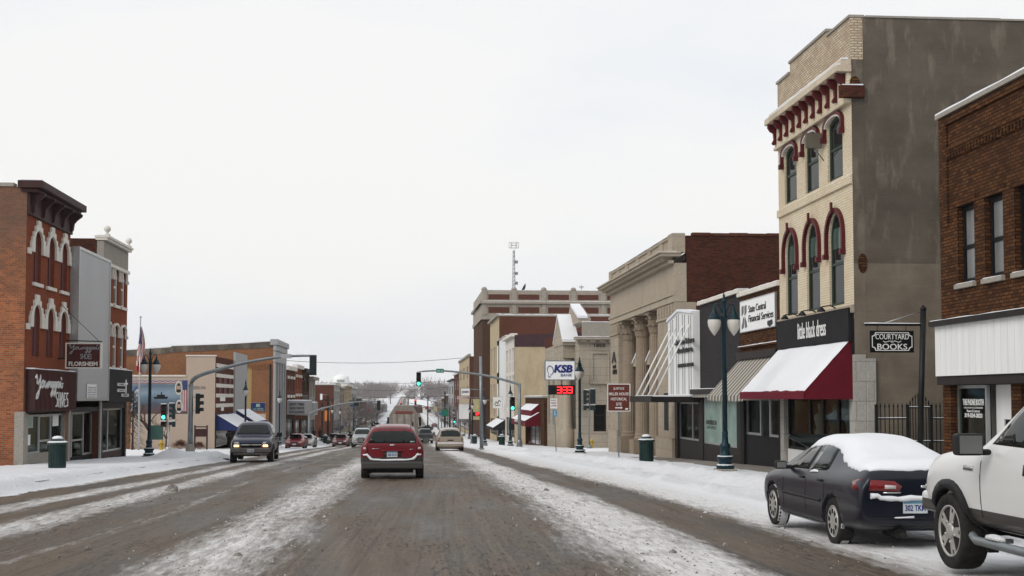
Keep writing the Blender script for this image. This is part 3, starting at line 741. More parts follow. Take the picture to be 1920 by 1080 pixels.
# ---- estate / crossover
WAGON = [(-2.46,.50,.70,1.00,1.05,.82,.74),(-2.43,.38,.66,1.02,1.18,.90,.76),(-2.36,.34,.66,1.05,1.32,.925,.72),(-2.22,.32,.66,1.06,1.50,.93,.665),(-2.05,.30,.66,1.06,1.60,.93,.64),(-1.7,.28,.66,1.05,1.625,.93,.635),(-.8,.26,.66,1.04,1.64,.93,.635),(0,.25,.66,1.03,1.62,.93,.635),
         (.45,.25,.66,1.02,1.54,.93,.645),(.9,.25,.66,1.0,1.33,.93,.70),(1.30,.25,.66,.98,1.10,.92,.76),(1.6,.26,.66,.94,1.03,.915,.77),(2.1,.28,.64,.86,.96,.89,.74),(2.45,.32,.6,.76,.84,.83,.68),(2.58,.40,.56,.66,.70,.76,.6)]
def wagon(name, label, loc, rz, paint, cat='car', plate=''):
    root = thing(name, label, cat, loc, rz); r = .345; wy = (-1.42, 1.45)
    if 'wag' not in _shells: _shells['wag'] = car_shell(WAGON, wy, r, .24, half=.93)
    sh, bv = _shells['wag']; MB().join(sh).build('body', paint, root, True)
    for s, ax in ((-1, 'L'), (1, 'R')):
        for P in ([(.80,1.08),(.40,1.43),(.02,1.52),(-.06,1.08)], [(-.14,1.08),(-.06,1.53),(-.92,1.53),(-1.02,1.10)], [(-1.10,1.10),(-1.0,1.53),(-1.80,1.50),(-2.06,1.16),(-1.98,1.12)]):
            pb(root, 'window', M['car_glass'], bv, ax, P, .008)
        for y in wy: wheel(root, s*.81, y, r, .235, .22, 5, 'spoke', 0, False)
        door_mirror(root, s*.93, .86, 1.09, .20, .17, .12)
        pb(root, 'tail_light', M['tail_red'], bv, 'B', [(s*.90,.80),(s*.76,.80),(s*.72,.92),(s*.76,1.02),(s*.86,1.08),(s*.92,1.0)], .012)
        pb(root, 'reversing_lamp', M['tail_white'], bv, 'B', [(s*.84,.93),(s*.76,.93),(s*.765,.985),(s*.83,1.0)], .018)
        rk = MB(); rk.tube([(s*.60,-1.9,1.60),(s*.60,-1.85,1.69),(s*.59,.0,1.70),(s*.59,.1,1.62)], .022, 8); rk.build('roof_rail', M['plastic'], root, True)
        pb(root, 'headlight', M['tail_white'], bv, 'F', [(s*.45,.66),(s*.76,.66),(s*.76,.78),(s*.45,.76)], .01)
    pb(root, 'rear_window', M['car_glass'], bv, 'B', [(-.70,1.115),(.70,1.115),(.67,1.30),(.575,1.535),(-.575,1.535),(-.67,1.30)], .008)
    pb(root, 'windscreen', M['car_glass'], bv, 'F', [(-.68,1.10),(.68,1.10),(.56,1.54),(-.56,1.54)], .008)
    # snow line resting on the step of the bumper and up both sides of the tailgate
    sn = MB()
    patch(bv, 'B', [(-.86,.79),(-.72,.81),(-.66,.74),(-.56,.665),(-.3,.65),(0,.648),(.3,.65),(.56,.665),(.66,.74),(.72,.81),(.86,.79),(.84,.755),(.74,.75),(.64,.62),(.3,.598),(0,.596),(-.3,.598),(-.64,.62),(-.74,.75),(-.84,.755)], .02, .05, .03, mb=sn, rag=.008); sn.build('bumper_snow', M['snow'], root, True)
    m = patch(bv, 'B', [(-.27,.86),(.27,.86),(.25,.71),(-.25,.71)], .004); m.build('plate_recess', M['maroon_dark'], root, True)
    gr = patch(bv, 'B', [(-.32,.87),(.32,.87),(.30,.905),(-.30,.905)], .03); gr.build('tailgate_grip', paint, root, True)
    sm = seam(bv, 'B', [(-.72,1.06),(-.70,.80),(-.60,.68)], .012); seam(bv, 'B', [(.72,1.06),(.70,.80),(.60,.68)], .012, sm); sm.build('tailgate_seam', M['black'], root, True)
    plate_part(root, REAR(-2.46), 0, .785, .02, '838 DLN')
    pb(root, 'badge', M['chrome'], bv, 'B', [(-.06,1.035),(.06,1.035),(.07,1.055),(.06,1.075),(-.06,1.075),(-.07,1.055)], .012, grid=.03)
    pb(root, 'badge', M['chrome'], bv, 'B', [(-.60,.945),(-.36,.945),(-.36,.958),(-.60,.958)], .01)
    pb(root, 'badge', M['chrome'], bv, 'B', [(.50,.925),(.62,.925),(.62,.94),(.50,.94)], .01)
    pb(root, 'sticker', M['glass_mint'], bv, 'B', [(.52,1.13),(.66,1.13),(.655,1.17),(.52,1.17)], .012)
    pb(root, 'roof_snow', M['snow'], bv, 'B', [(-.48,1.575),(-.38,1.575),(-.43,1.61)], .02, grid=.03)
    bb = MB(); bb.box((-.90,-2.53,.36),(.90,-2.36,.575)); bb.build('bumper', mat_paint('dirty_grey_cladding', (.017,.016,.016), .2, .9), root, True, .05, 3)
    un = MB(); un.box((-.62,-2.3,.24),(.62,2.2,.40)); un.tube([(-.75,-1.42,.345),(.75,-1.42,.345)], .05); un.build('chassis', M['black'], root, True)
    return root

# ---- minivan
VAN = [(-2.52,.42,.66,1.02,1.06,.88,.80),(-2.49,.34,.66,1.05,1.20,.95,.80),(-2.42,.30,.66,1.08,1.42,.98,.745),(-2.30,.28,.66,1.08,1.62,.99,.70),(-2.1,.27,.66,1.08,1.72,.99,.69),(-1.2,.25,.66,1.07,1.76,.99,.69),(0,.24,.66,1.06,1.74,.99,.69),(.5,.24,.66,1.05,1.66,.99,.70),
       (1.1,.24,.66,1.02,1.36,.98,.76),(1.6,.25,.66,.98,1.10,.97,.80),(2.1,.27,.64,.88,.96,.94,.77),(2.45,.32,.6,.76,.82,.87,.7),(2.55,.40,.56,.66,.70,.8,.62)]
def minivan(name, label, loc, rz, paint):
    root = thing(name, label, 'minivan', loc, rz); r = .335; wy = (-1.5, 1.5)
    sh, bv = car_shell(VAN, wy, r, .22, half=.99); MB().join(sh).build('body', paint, root, True)
    for s, ax in ((-1, 'L'), (1, 'R')):
        for P in ([(.95,1.10),(.45,1.56),(.05,1.62),(-.05,1.10)], [(-.15,1.10),(-.08,1.63),(-1.05,1.64),(-1.12,1.12)], [(-1.22,1.12),(-1.15,1.64),(-2.0,1.60),(-2.18,1.16)]):
            pb(root, 'window', M['car_glass'], bv, ax, P, .008)
        for y in wy: wheel(root, s*.87, y, r, .22, .21, style='cap')
        door_mirror(root, s*1.03, .92, 1.14, .22, .16, .12)
        pb(root, 'tail_light', M['tail_red'], bv, 'B', [(s*.96,.78),(s*.82,.78),(s*.80,1.06),(s*.93,1.08)], .012)
    pb(root, 'rear_window', M['car_glass'], bv, 'B', [(-.72,1.13),(.72,1.13),(.74,1.2),(.66,1.60),(.58,1.64),(-.58,1.64),(-.66,1.60),(-.74,1.2)], .01)
    pb(root, 'windscreen', M['car_glass'], bv, 'F', [(-.72,1.10),(.72,1.10),(.62,1.62),(-.62,1.62)], .008)
    bb = MB(); bb.box((-.96,-2.60,.38),(.96,-2.40,.62)); b = bb.build('bumper', paint, root, True, .06, 3)
    sn = MB(); sn.tube([(-.92+.0767*i, -2.53, .64+.012*fbm(i*.7, 2)) for i in range(25)], [.05+.015*fbm(i*.5, 4) for i in range(25)], 8); sn.build('bumper_snow', M['snow'], b, True)
    pb(root, 'plate_recess', M['black'], bv, 'B', [(-.22,.82),(.22,.82),(.22,.90),(-.22,.90)], .01)
    un = MB(); un.box((-.7,-2.3,.22),(.7,2.2,.36)); un.build('chassis', M['black'], root, True)
    return root
# ------------------------------------------------------------------ ground, road, pavements, snow
def rows(y0, y1, s0=.2, k=.006):
    ys = [y0]
    while ys[-1] < y1: ys.append(ys[-1] + max(s0, k*ys[-1]))
    ys[-1] = y1; return ys
def sheet(name, xs, ys, zf, mat, kind, smooth=True):
    if kind == 'stuff':
        xs = sorted(xs); xs = [xs[0]-.02] + xs + [xs[-1]+.02]; ys = [ys[0]-.02] + ys + [ys[-1]+.02]; z0 = zf
        zf = lambda x, y: z0(x, y) - (.45 if x in (xs[0], xs[-1]) or y in (ys[0], ys[-1]) else 0)
    m = MB(); n = len(xs); vs = [(x, y, zf(x, y)) for y in ys for x in xs]
    m.add(vs, [(j*n+i, j*n+i+1, (j+1)*n+i+1, (j+1)*n+i) for j in range(len(ys)-1) for i in range(n-1)], 0, smooth)
    return tag(m.build(name, mat), kind=kind)
def lsp(a, b, n): return [a + (b-a)*i/(n-1) for i in range(n)]

# how much snow lies across the carriageway: (x, amount)
BANDS = [(-11,1),(-9.3,.95),(-8.95,.80),(-8.6,.12),(-8.0,.12),(-7.65,.55),(-7.3,.66),(-6.95,.22),(-6.6,.18),(-6.2,.62),(-5.75,.62),(-5.35,.28),(-5.0,.06),(-4.7,.10),(-4.4,.42),(-4.1,.14),(-3.7,.02),(-3.2,.10),(-2.75,.48),(-2.2,.70),(-1.75,.55),(-1.35,.30),(-.95,.04),
         (-.1,.0),(.35,.10),(.8,.02),(1.6,.08),(2.0,.30),(2.45,.52),(2.75,.76),(3.35,.80),(3.75,.55),(4.0,.06),(4.6,.03),(4.95,.25),(5.35,.72),(5.9,.90),(6.6,.97),(11,1)]
def band(x):
    for (a, p), (b, q) in zip(BANDS, BANDS[1:]):
        if x <= b: return p + (q-p)*max(0, x-a)/(b-a)
    return 1
def slush_mat():
    t = NT('slushy_asphalt'); x, y, z = t.xyz(t.pos())
    far = t.math('MULTIPLY', t.math('SUBTRACT', y, 60), .012, clamp=True)
    wv = t.noise(t.comb(t.math('MULTIPLY', x, .25), t.math('MULTIPLY', y, .06), 0), 1, 4, .6)
    wx = t.math('ADD', x, t.math('MULTIPLY', t.math('SUBTRACT', wv, .5), 1.3))
    u = t.math('DIVIDE', t.math('ADD', wx, 11), 22)
    q = t.n('ShaderNodeFloatCurve'); c = q.mapping.curves[0]
    while len(c.points) < len(BANDS): c.points.new(.5, .5)
    for p, (bx, bv) in zip(c.points, BANDS): p.location = ((bx+11)/22, bv); p.handle_type = 'VECTOR'
    q.mapping.update(); t.l(u, q.inputs['Value'])
    amt = q.outputs[0]
    streak = t.noise(t.comb(t.math('MULTIPLY', x, 5), t.math('MULTIPLY', y, .22), 0), 1, 6, .65)
    fine = t.noise(t.comb(t.math('MULTIPLY', x, 9), t.math('MULTIPLY', y, 1.3), 1), 1, 6, .75)
    grain = t.noise(t.comb(t.math('MULTIPLY', x, 26), t.math('MULTIPLY', y, 5), 1), 1, 4, .65)
    patch_ = t.noise(t.comb(t.math('MULTIPLY', x, .9), t.math('MULTIPLY', y, .16), 4), 1, 5, .6)
    s = t.math('ADD', amt, t.math('MULTIPLY', t.math('SUBTRACT', streak, .5), .45))
    s = t.math('ADD', s, t.math('MULTIPLY', t.math('SUBTRACT', fine, .5), .85))
    s = t.math('ADD', s, t.math('MULTIPLY', t.math('SUBTRACT', patch_, .5), .5))
    snow = t.ramp(s, [(.30, 0.0), (.52, .45), (.75, 1.0)])
    wob = t.math('ADD', x, t.math('MULTIPLY', t.math('SINE', t.math('MULTIPLY', y, .11)), .35)); tracks = t.noise(t.comb(t.math('MULTIPLY', wob, 13), t.math('MULTIPLY', y, .09), 9), 1, 4, .6); tr2 = t.noise(t.comb(t.math('MULTIPLY', t.math('SUBTRACT', x, t.math('MULTIPLY', y, .035)), 9), t.math('MULTIPLY', y, .06), 3), 1, 3, .55)
    base = t.mix(t.ramp(streak, [(.25, 0.0), (.75, 1.0)]), (.076,.056,.040,1), (.140,.107,.077,1))
    base = t.mix(t.math('MULTIPLY', t.ramp(patch_, [(.46, 0.0), (.60, 1.0)]), .7), base, (.036,.030,.025,1))
    base = t.mix(t.math('MULTIPLY', t.ramp(tracks, [(.50, 0.0), (.68, 1.0)]), .45), base, (.155,.125,.094,1))
    base = t.mix(t.math('MULTIPLY', t.ramp(tr2, [(.52, 0.0), (.70, 1.0)]), .6), base, (.04,.034,.028,1))
    gp = t.noise(t.comb(t.math('MULTIPLY', x, 1.1), t.math('MULTIPLY', y, .10), 14), 1, 5, .65); grit = t.noise(t.comb(t.math('MULTIPLY', x, 17), t.math('MULTIPLY', y, 2.6), 5), 1, 5, .75)
    base = t.mix(t.math('MULTIPLY', t.ramp(grit, [(.50, 0.0), (.60, 1.0)]), t.ramp(gp, [(.46, .1), (.58, .95)])), base, (.022,.018,.015,1))
    chunk = t.math('MULTIPLY', t.ramp(grain, [(.62, 0.0), (.72, 1.0)]), t.ramp(patch_, [(.4, .15), (.62, .9)]))
    base = t.mix(t.math('MULTIPLY', chunk, .7), base, (.04,.037,.034,1))
    sn = t.mix(t.ramp(fine, [(.3, 0.0), (.7, 1.0)]), (.42,.395,.37,1), (.70,.69,.685,1))
    clean = t.math('MULTIPLY', t.math('SUBTRACT', x, 5.2), .6, clamp=True)
    sn = t.mix(clean, sn, (.72,.73,.75,1))
    sn = t.mix(t.math('MULTIPLY', t.ramp(grain, [(.60, 0.0), (.68, 1.0)]), t.math('SUBTRACT', .8, t.math('MULTIPLY', clean, .7))), sn, (.18,.16,.145,1))
    col = t.mix(snow, base, sn)
    h = t.math('ADD', t.math('MULTIPLY', snow, .7), t.math('ADD', t.math('MULTIPLY', fine, .6), t.math('ADD', t.math('MULTIPLY', grain, .35), t.math('MULTIPLY', tracks, .35))))
    t.bump(h, .8, .03)
    wet = t.math('ADD', t.math('MULTIPLY', snow, .3), t.ramp(patch_, [(.4, .62), (.66, .38)]), clamp=True)
    return t.set(col=col, rough=wet, spec=.10)
def road_z(x, y):
    b = band(x + 1.0*(fbm(x*.25, y*.06)))
    h = .018*b + .010*fbm(x*2.2, y*.5, 2) + .016*fbm(x*5, y*4, 6)*(.3+b) if y < 70 else .01
    return gz(y) + h - .03*((x+.6)/9)**2
xr = [-9.5 + .16*i for i in range(int(17.7/.16)+1)]
sheet('road', xr, rows(2.5, 1400, .13, .008), road_z, slush_mat(), 'structure')
sheet('ground', [-900,-300,-120,-60,-30,-14.5,-9.45,-4,0,4,8.15,12.4,30,60,120,300,900], rows(-120, 1750, 4, .03), lambda x, y: gz(y) - .12 + (max(0, abs(x)-60)**1.1*.012 if y > 500 else 0), M['snow_walk'], 'structure')

BLK_R = [(3, 78), (90, 205), (222, 330), (348, 460), (476, 600)]
BLK_L = [(3, 69), (85, 205), (222, 330), (348, 460), (476, 600)]
for side, blks in ((1, BLK_R), (-1, BLK_L)):
    for a, b in blks:
        m = MB(); ys = rows(a, b, 1, .02); x0, x1 = (8.05, 12.9) if side > 0 else (-14.9, -9.4 if a < 50 else -11.4)
        for p, q in zip(ys, ys[1:]):
            k = len(m.v); m.v += [V3((x, y, gz(y) + z)) for y in (p, q) for x, z in ((x0,-.3),(x0,.15),(x1,.15),(x1,-.3))]
            for f in ((0,1,5,4),(1,2,6,5),(2,3,7,6)): m.f.append([k+i for i in f]); m.m.append(0); m.s.append(False)
        for y_ in (ys[0], ys[-1]): m.quad([(x0,y_,gz(y_)-.3),(x1,y_,gz(y_)-.3),(x1,y_,gz(y_)+.15),(x0,y_,gz(y_)+.15)])
        tag(m.build('sidewalk', M['pavement']), kind='structure')
def snow_r(x, y):
    bank = .15*math.exp(-((x-8.25-.2*fbm(0, y*.25))/.42)**2)*(.62+.9*abs(fbm(x*1.1, y*.8, 2))) + .10*math.exp(-((x-7.3)/.5)**2)*max(0, fbm(x*.8, y*.5, 8))*2
    if 66 < y: bank *= .5
    lump = .055*fbm(x*2.4, y*2.4, 4)*math.exp(-((x-8.2)/.8)**2) + .02*fbm(x*1.3, y*1.0, 5)
    kerb = .15*max(0, min(1, (x-7.75)/.5))
    clear = max(0, min(1, (x - 10.35 - .35*fbm(1, y*.35) - (0 if y > 33 else .4))/.35))
    if y > 62: clear = max(0, min(1, (x-12.0)/.4))
    near = max(0, min(1, (x-6.7)/.9))
    return gz(y) + kerb + bank + lump*near + .05*near - .015 - .12*clear - (.035 if x < 7 else 0)
for a, b in BLK_R[:2]:
    sheet('snow_cover', [6.6 + .11*i for i in range(54)], rows(a, b, .14 if a < 50 else .4, .007), snow_r, M['snow_bank'], 'stuff')
def snow_l(x, y):
    kx_ = -9.15 if y < 84 else -11.2
    bank = .10*math.exp(-((x-kx_+.6-.3*fbm(0, y*.25))/.45)**2)*(.6+.9*abs(fbm(x*1.1, y*.8, 2)))
    kerb = .15*max(0, min(1, (kx_-x)/.5)); near = max(0, min(1, (-8.9-x)/.5))
    return gz(y) + kerb + bank + .03*fbm(x*1.2, y*.9, 3)*near + .06*near - .02
for a, b in BLK_L[:2]:
    sheet('snow_cover', [-8.7 - .16*i for i in range(37)], rows(a, b, .22 if a < 50 else .5, .007), snow_l, M['snow_bank'], 'stuff')
for i in range(2, 5):
    for side, blks in ((1, BLK_R), (-1, BLK_L)):
        a, b = blks[i]; sheet('snow_cover', [side*q for q in (8.2, 8.6, 9, 10, 11, 12.3)], rows(a, b, 3, .01), lambda x, y: gz(y) + .20 + .12*math.exp(-((abs(x)-8.7)/.4)**2), M['snow'], 'stuff')
sheet('lot_snow', lsp(-60, -14.6, 30), lsp(20, 66, 60), lambda x, y: gz(y) + .17 + .05*fbm(x*.4, y*.4), M['snow'], 'stuff')
sheet('corner_snow', lsp(12.4, 40, 20), lsp(90, 95, 8), lambda x, y: gz(y) + .19 + .03*fbm(x*.4, y*.4), M['snow'], 'stuff')
sheet('corner_snow', lsp(-60, -14.4, 40), lsp(84.5, 95.9, 12), lambda x, y: gz(y) + .2 + .06*fbm(x*.4, y*.4), M['snow'], 'stuff')
sheet('courtyard_snow', lsp(12.5, 22, 14), lsp(28.5, 36, 14), lambda x, y: gz(y) + .20 + .03*fbm(x, y), M['snow'], 'stuff')

# ploughed heaps and frozen clods
def heap(name, label, x, y, r, h, mat='snow_bank', seed=0, group=None, cat='snow heap', sx=1.0):
    m = MB(); n, k = 22, 9; vs = []; base = gz(y) + (.15 if x > 7.8 or x < -9.2 else 0)
    for j in range(k+1):
        for i in range(n):
            t = 2*math.pi*i/n; q = j/k; rr = r*q*(1+.25*fbm(math.cos(t)*1.5+seed, math.sin(t)*1.5, 1))
            vs.append((x + rr*math.cos(t)*sx, y + rr*math.sin(t), base - .03 + h*max(0, (1-q*q))**1.2*(1+.5*fbm(rr*math.cos(t)*3/r*.5, rr*math.sin(t)*3/r*.5, seed)) ))
    m.add(vs, [(j*n+i, j*n+(i+1)%n, (j+1)*n+(i+1)%n, (j+1)*n+i) for j in range(k) for i in range(n)], 0, True)
    return tag(m.build(name, M[mat]), label, cat, group)
heap('snow_heap', 'white ploughed snow heap at the foot of the near mast arm pole', -10.9, 62.5, 1.7, .42, seed=1)
heap('snow_heap', 'low snow heap on the kerb left of the navy oncoming pickup', -10.0, 66.0, 1.2, .3, seed=5)
def clod(label, px, py, r, seed):
    p = onG(px, py); m = MB(); n, k = 9, 5
    vs = [(p.x + r*math.cos(2*math.pi*i/n)*math.cos(a)*(1+.5*fbm(i*.8, j*.9, seed)), p.y + r*.8*math.sin(2*math.pi*i/n)*math.cos(a), p.z + .01 + r*.75*math.sin(a)*(1+.5*fbm(i*.8, j*.9, seed+3)))
          for j in range(k) for a in (-.3 + 1.85*j/(k-1),) for i in range(n)]
    m.add(vs, [(j*n+i, j*n+(i+1)%n, (j+1)*n+(i+1)%n, (j+1)*n+i) for j in range(k-1) for i in range(n)], 0, False)
    tag(m.build('slush_clod', M['slush']), label, 'clod', 'frozen clods of slush on the road')
for a in (('small dark frozen clod on the white strip left of the near lane', 446, 1045, .055, 1), ('broad brown clod of slush on the outer left snow strip', 322, 921, .16, 2), ('tiny clod beside the white centre strip behind the red car', 648, 872, .05, 3),
          ('small clod in the oncoming lane near the bottom left', 165, 1030, .05, 4), ('flat clod between the left lanes', 560, 878, .09, 5), ('small clod on the snow beside the outer right track', 1118, 908, .06, 6), ('clod on the left edge of the broad right snow strip', 1024, 921, .07, 7), ('tiny clod on the broad right snow strip near the bottom', 1262, 1038, .05, 8)): clod(*a)

def crumbs(name, label, mat, n, seed, pick):
    rnd = random.Random(seed); m = MB(); k = 0
    while k < n:
        y = 4.5*(46/4.5)**(rnd.random()); x = pick(rnd, y)
        if x is None or not -8.8 < x < 6.4: continue
        k += 1; r = rnd.uniform(.006, .017)*(1 + y*.02)*(2.2 if rnd.random() < .04 else 1); z = road_z(x, y); a = rnd.uniform(0, 3)
        P = [(x + r*rnd.uniform(.6,1.3)*math.cos(a+q*2.1), y + r*rnd.uniform(.6,1.3)*math.sin(a+q*2.1), z-.004) for q in range(3)] + [(x + r*.4*math.cos(a+1+q*2.1), y + r*.4*math.sin(a+1+q*2.1), z + r*rnd.uniform(.4,.8)) for q in range(3)]
        m.add(P, [(0,1,4,3),(1,2,5,4),(2,0,3,5),(3,4,5)])
    tag(m.build(name, mat), label, 'slush', kind='stuff')
def pick_dark(rnd, y):
    c = rnd.choice((.9, .9, 1.3, 2.2, -1.2, -2.2, -4.5, -4.8, -5.2, 3.0, 4.9)); return c + rnd.gauss(0, .38) + 1.0*fbm(c*.25, y*.06)*.6
def pick_white(rnd, y):
    c = rnd.choice((-2.2, -2.2, -1.7, -2.8, 2.9, 3.3, 2.4, -6, 5.3, 5.8)); return c + rnd.gauss(0, .26)
crumbs('slush_crumbs', 'dark gritty slush crumbs strewn along the lanes', M['slush'], 3400, 11, pick_dark)
crumbs('snow_crumbs', 'pale snow crumbs strewn along the white strips', M['snow_dirty'], 1400, 12, pick_white)
# ------------------------------------------------------------------ sky, light, camera
w = bpy.data.worlds.new('World'); S.world = w; w.use_nodes = True; nt = w.node_tree; nt.nodes.clear()
def wn(t, **k):
    q = nt.nodes.new(t)
    for a, b in k.items(): setattr(q, a, b)
    return q
SUN_EL, SUN_AZ = R(37), R(232)
sky = wn('ShaderNodeTexSky', sky_type='NISHITA', sun_disc=False, sun_elevation=SUN_EL, sun_rotation=SUN_AZ, dust_density=4, air_density=1.5)
b1 = wn('ShaderNodeBackground'); b1.inputs[1].default_value = .10; nt.links.new(sky.outputs[0], b1.inputs[0])
tc = wn('ShaderNodeTexCoord'); mp = wn('ShaderNodeMapping'); mp.inputs['Scale'].default_value = (1.3, 1.3, 4.2); nt.links.new(tc.outputs['Generated'], mp.inputs[0])
nz = wn('ShaderNodeTexNoise'); nz.inputs['Scale'].default_value = 1.35; nz.inputs['Detail'].default_value = 5; nz.inputs['Roughness'].default_value = .45; nt.links.new(mp.outputs[0], nz.inputs[0])
rp = wn('ShaderNodeValToRGB'); e = rp.color_ramp.elements; e[0].position = .34; e[0].color = (.80,.87,.965,1); e[1].position = .58; e[1].color = (1.0,.995,.985,1); nt.links.new(nz.outputs[0], rp.inputs[0])
b2 = wn('ShaderNodeBackground'); b2.inputs[1].default_value = 1.0; nt.links.new(rp.outputs[0], b2.inputs[0])
mx = wn('ShaderNodeMixShader'); mx.inputs[0].default_value = .93; nt.links.new(b1.outputs[0], mx.inputs[1]); nt.links.new(b2.outputs[0], mx.inputs[2])
wo = wn('ShaderNodeOutputWorld'); nt.links.new(mx.outputs[0], wo.inputs[0])
sl = bpy.data.lights.new('sun', 'SUN'); sl.energy = 1.5; sl.angle = R(30); sl.color = (1,.97,.92)
so = bpy.data.objects.new('sun', sl); C.objects.link(so); so.rotation_euler = V3((math.sin(SUN_AZ)*math.cos(SUN_EL), math.cos(SUN_AZ)*math.cos(SUN_EL), math.sin(SUN_EL))).to_track_quat('Z', 'Y').to_euler()
cd = bpy.data.cameras.new('camera'); co = bpy.data.objects.new('camera', cd); C.objects.link(co); S.camera = co
co.location = CAM; co.rotation_euler = (math.pi/2 + PITCH, 0, -YAW); cd.sensor_width = 36; cd.lens = 36*F/1920; cd.shift_x = 0; cd.shift_y = (PY-540)/1920; cd.clip_end = 8000; cd.clip_start = .1
S.view_settings.view_transform = 'Standard'; S.view_settings.look = 'None'; S.view_settings.gamma = 1; S.view_settings.exposure = 0
S.cycles.use_denoising = True; S.cycles.max_bounces = 6; S.cycles.transparent_max_bounces = 12
# ------------------------------------------------------------------ building helpers
def bld(name, label, fr, u, v=None, cat='building', group=None):
    p = fr(u, 0, 0); return thing(name, label, cat, (p.x, p.y, gz(p.y) if v is None else v), 0, group)
def sides(root, fr, u0, u1, depth, vb, vt, near, far=None, par=.5, roof='snow', near_at='u1', nf=.004):
    """side walls, rear wall and a snowy roof set down behind the parapet"""
    for a, b, mt in ((u1-.3, u1-.002, near if near_at == 'u1' else (far or near)), (u0+.002, u0+.3, (far or near) if near_at == 'u1' else near)):
        if mt is None: continue
        m = MB(); m.box((a, vb, -depth), (b, vt, -nf), 0, fr); m.build('side_wall', mt, root)
    m = MB(); m.box((u0+.3, vb, -depth+.002), (u1-.3, vt-.004, -depth+.3), 0, fr); m.build('rear_wall', far or near, root)
    m = MB(); m.box((u0+.3, vt-par-.25, -depth+.3), (u1-.3, vt-par, -nf-.02), 0, fr); m.build('roof', M[roof], root)
def bx(root, name, mat, fr, a, b, bevel=0):
    m = MB(); m.box(a, b, 0, fr); return m.build(name, M[mat] if isinstance(mat, str) else mat, root, False, bevel)
def shopfront(root, fr, u0, u1, vb, vt, bulk, mulls, fm='bronze', gm='shop_glass', bm='charcoal', n=-.12, depth=2.6, room=True, door=None, goods=None, back=(.05,.045,.04), transom=None):
    bx(root, 'stall_riser', bm, fr, (u0, vb, n-.10), (u1, vb+bulk, n+.06))
    cuts = [u0] + list(mulls) + [u1]
    for i, (a, b) in enumerate(zip(cuts, cuts[1:])):
        isd = door == i; v0 = vb + (.02 if isd else bulk + .003)
        t = .07 if not isd else .10
        m = MB(); P = [(a,v0),(b,v0),(b,vt),(a,vt)]; Q = [(a+t,v0+t*1.2),(b-t,v0+t*1.2),(b-t,vt-t),(a+t,vt-t)]
        m.ring(Q, P, n-.04, n+.04 + (.01 if isd else 0), fr, 0, True)
        if transom: vv = vt - transom; m.box((a+t, vv-.03, n-.03), (b-t, vv+.03, n+.035), 0, fr)
        if isd: m.box((a+t, v0+.95, n-.02), (b-t, v0+1.03, n+.03), 0, fr)
        w = m.build('shop_door' if isd else 'shop_window', M[fm], root)
        g = MB(); g.box((a+t, v0+t*1.2, n-.01), (b-t, vt-t, n+.002), 0, fr); g.build('pane', M[gm], w)
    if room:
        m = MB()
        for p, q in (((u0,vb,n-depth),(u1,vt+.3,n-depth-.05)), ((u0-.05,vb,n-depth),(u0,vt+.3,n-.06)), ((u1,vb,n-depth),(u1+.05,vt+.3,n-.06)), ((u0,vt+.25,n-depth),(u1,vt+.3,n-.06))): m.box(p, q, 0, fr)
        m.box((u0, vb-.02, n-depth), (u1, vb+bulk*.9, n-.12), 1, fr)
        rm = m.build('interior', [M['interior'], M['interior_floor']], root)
def comb(u0, u1, v0, v1, n0, n1, k, fr, duty=.55):
    """a toothed course: k blocks hanging from one backing strip"""
    m = MB(); w = (u1-u0)/k; t = (v1-v0)*.2; P = [(u0, v1), (u0, v0)]
    for i in range(k):
        a = u0 + w*i
        if i: P += [(a, v1-t), (a, v0)]
        P += [(a+w*duty, v0), (a+w*duty, v1-t)]
    P += [(u1, v1-t), (u1, v1)]
    q = len(P); vs = [fr(u, v, n) for n in (n0, n1) for u, v in P]; fs = [(i, (i+1) % q, q+(i+1) % q, q+i) for i in range(q)]
    # faces: strip plus each tooth, so no concave n-gons are needed
    m.add(vs, fs, 0)
    for i in range(k):
        a = u0 + w*i
        for n in (n0, n1):
            m.quad([(a, v0, n), (a+w*duty, v0, n), (a+w*duty, v1-t, n), (a, v1-t, n)], 0, fr); m.quad([(a, v1-t, n), (a+w, v1-t, n), (a+w, v1, n), (a, v1, n)], 0, fr)
    return m
def wavy(a, b, k, f): return [(a + (b-a)*i/k, f(i/k)) for i in range(k+1)]
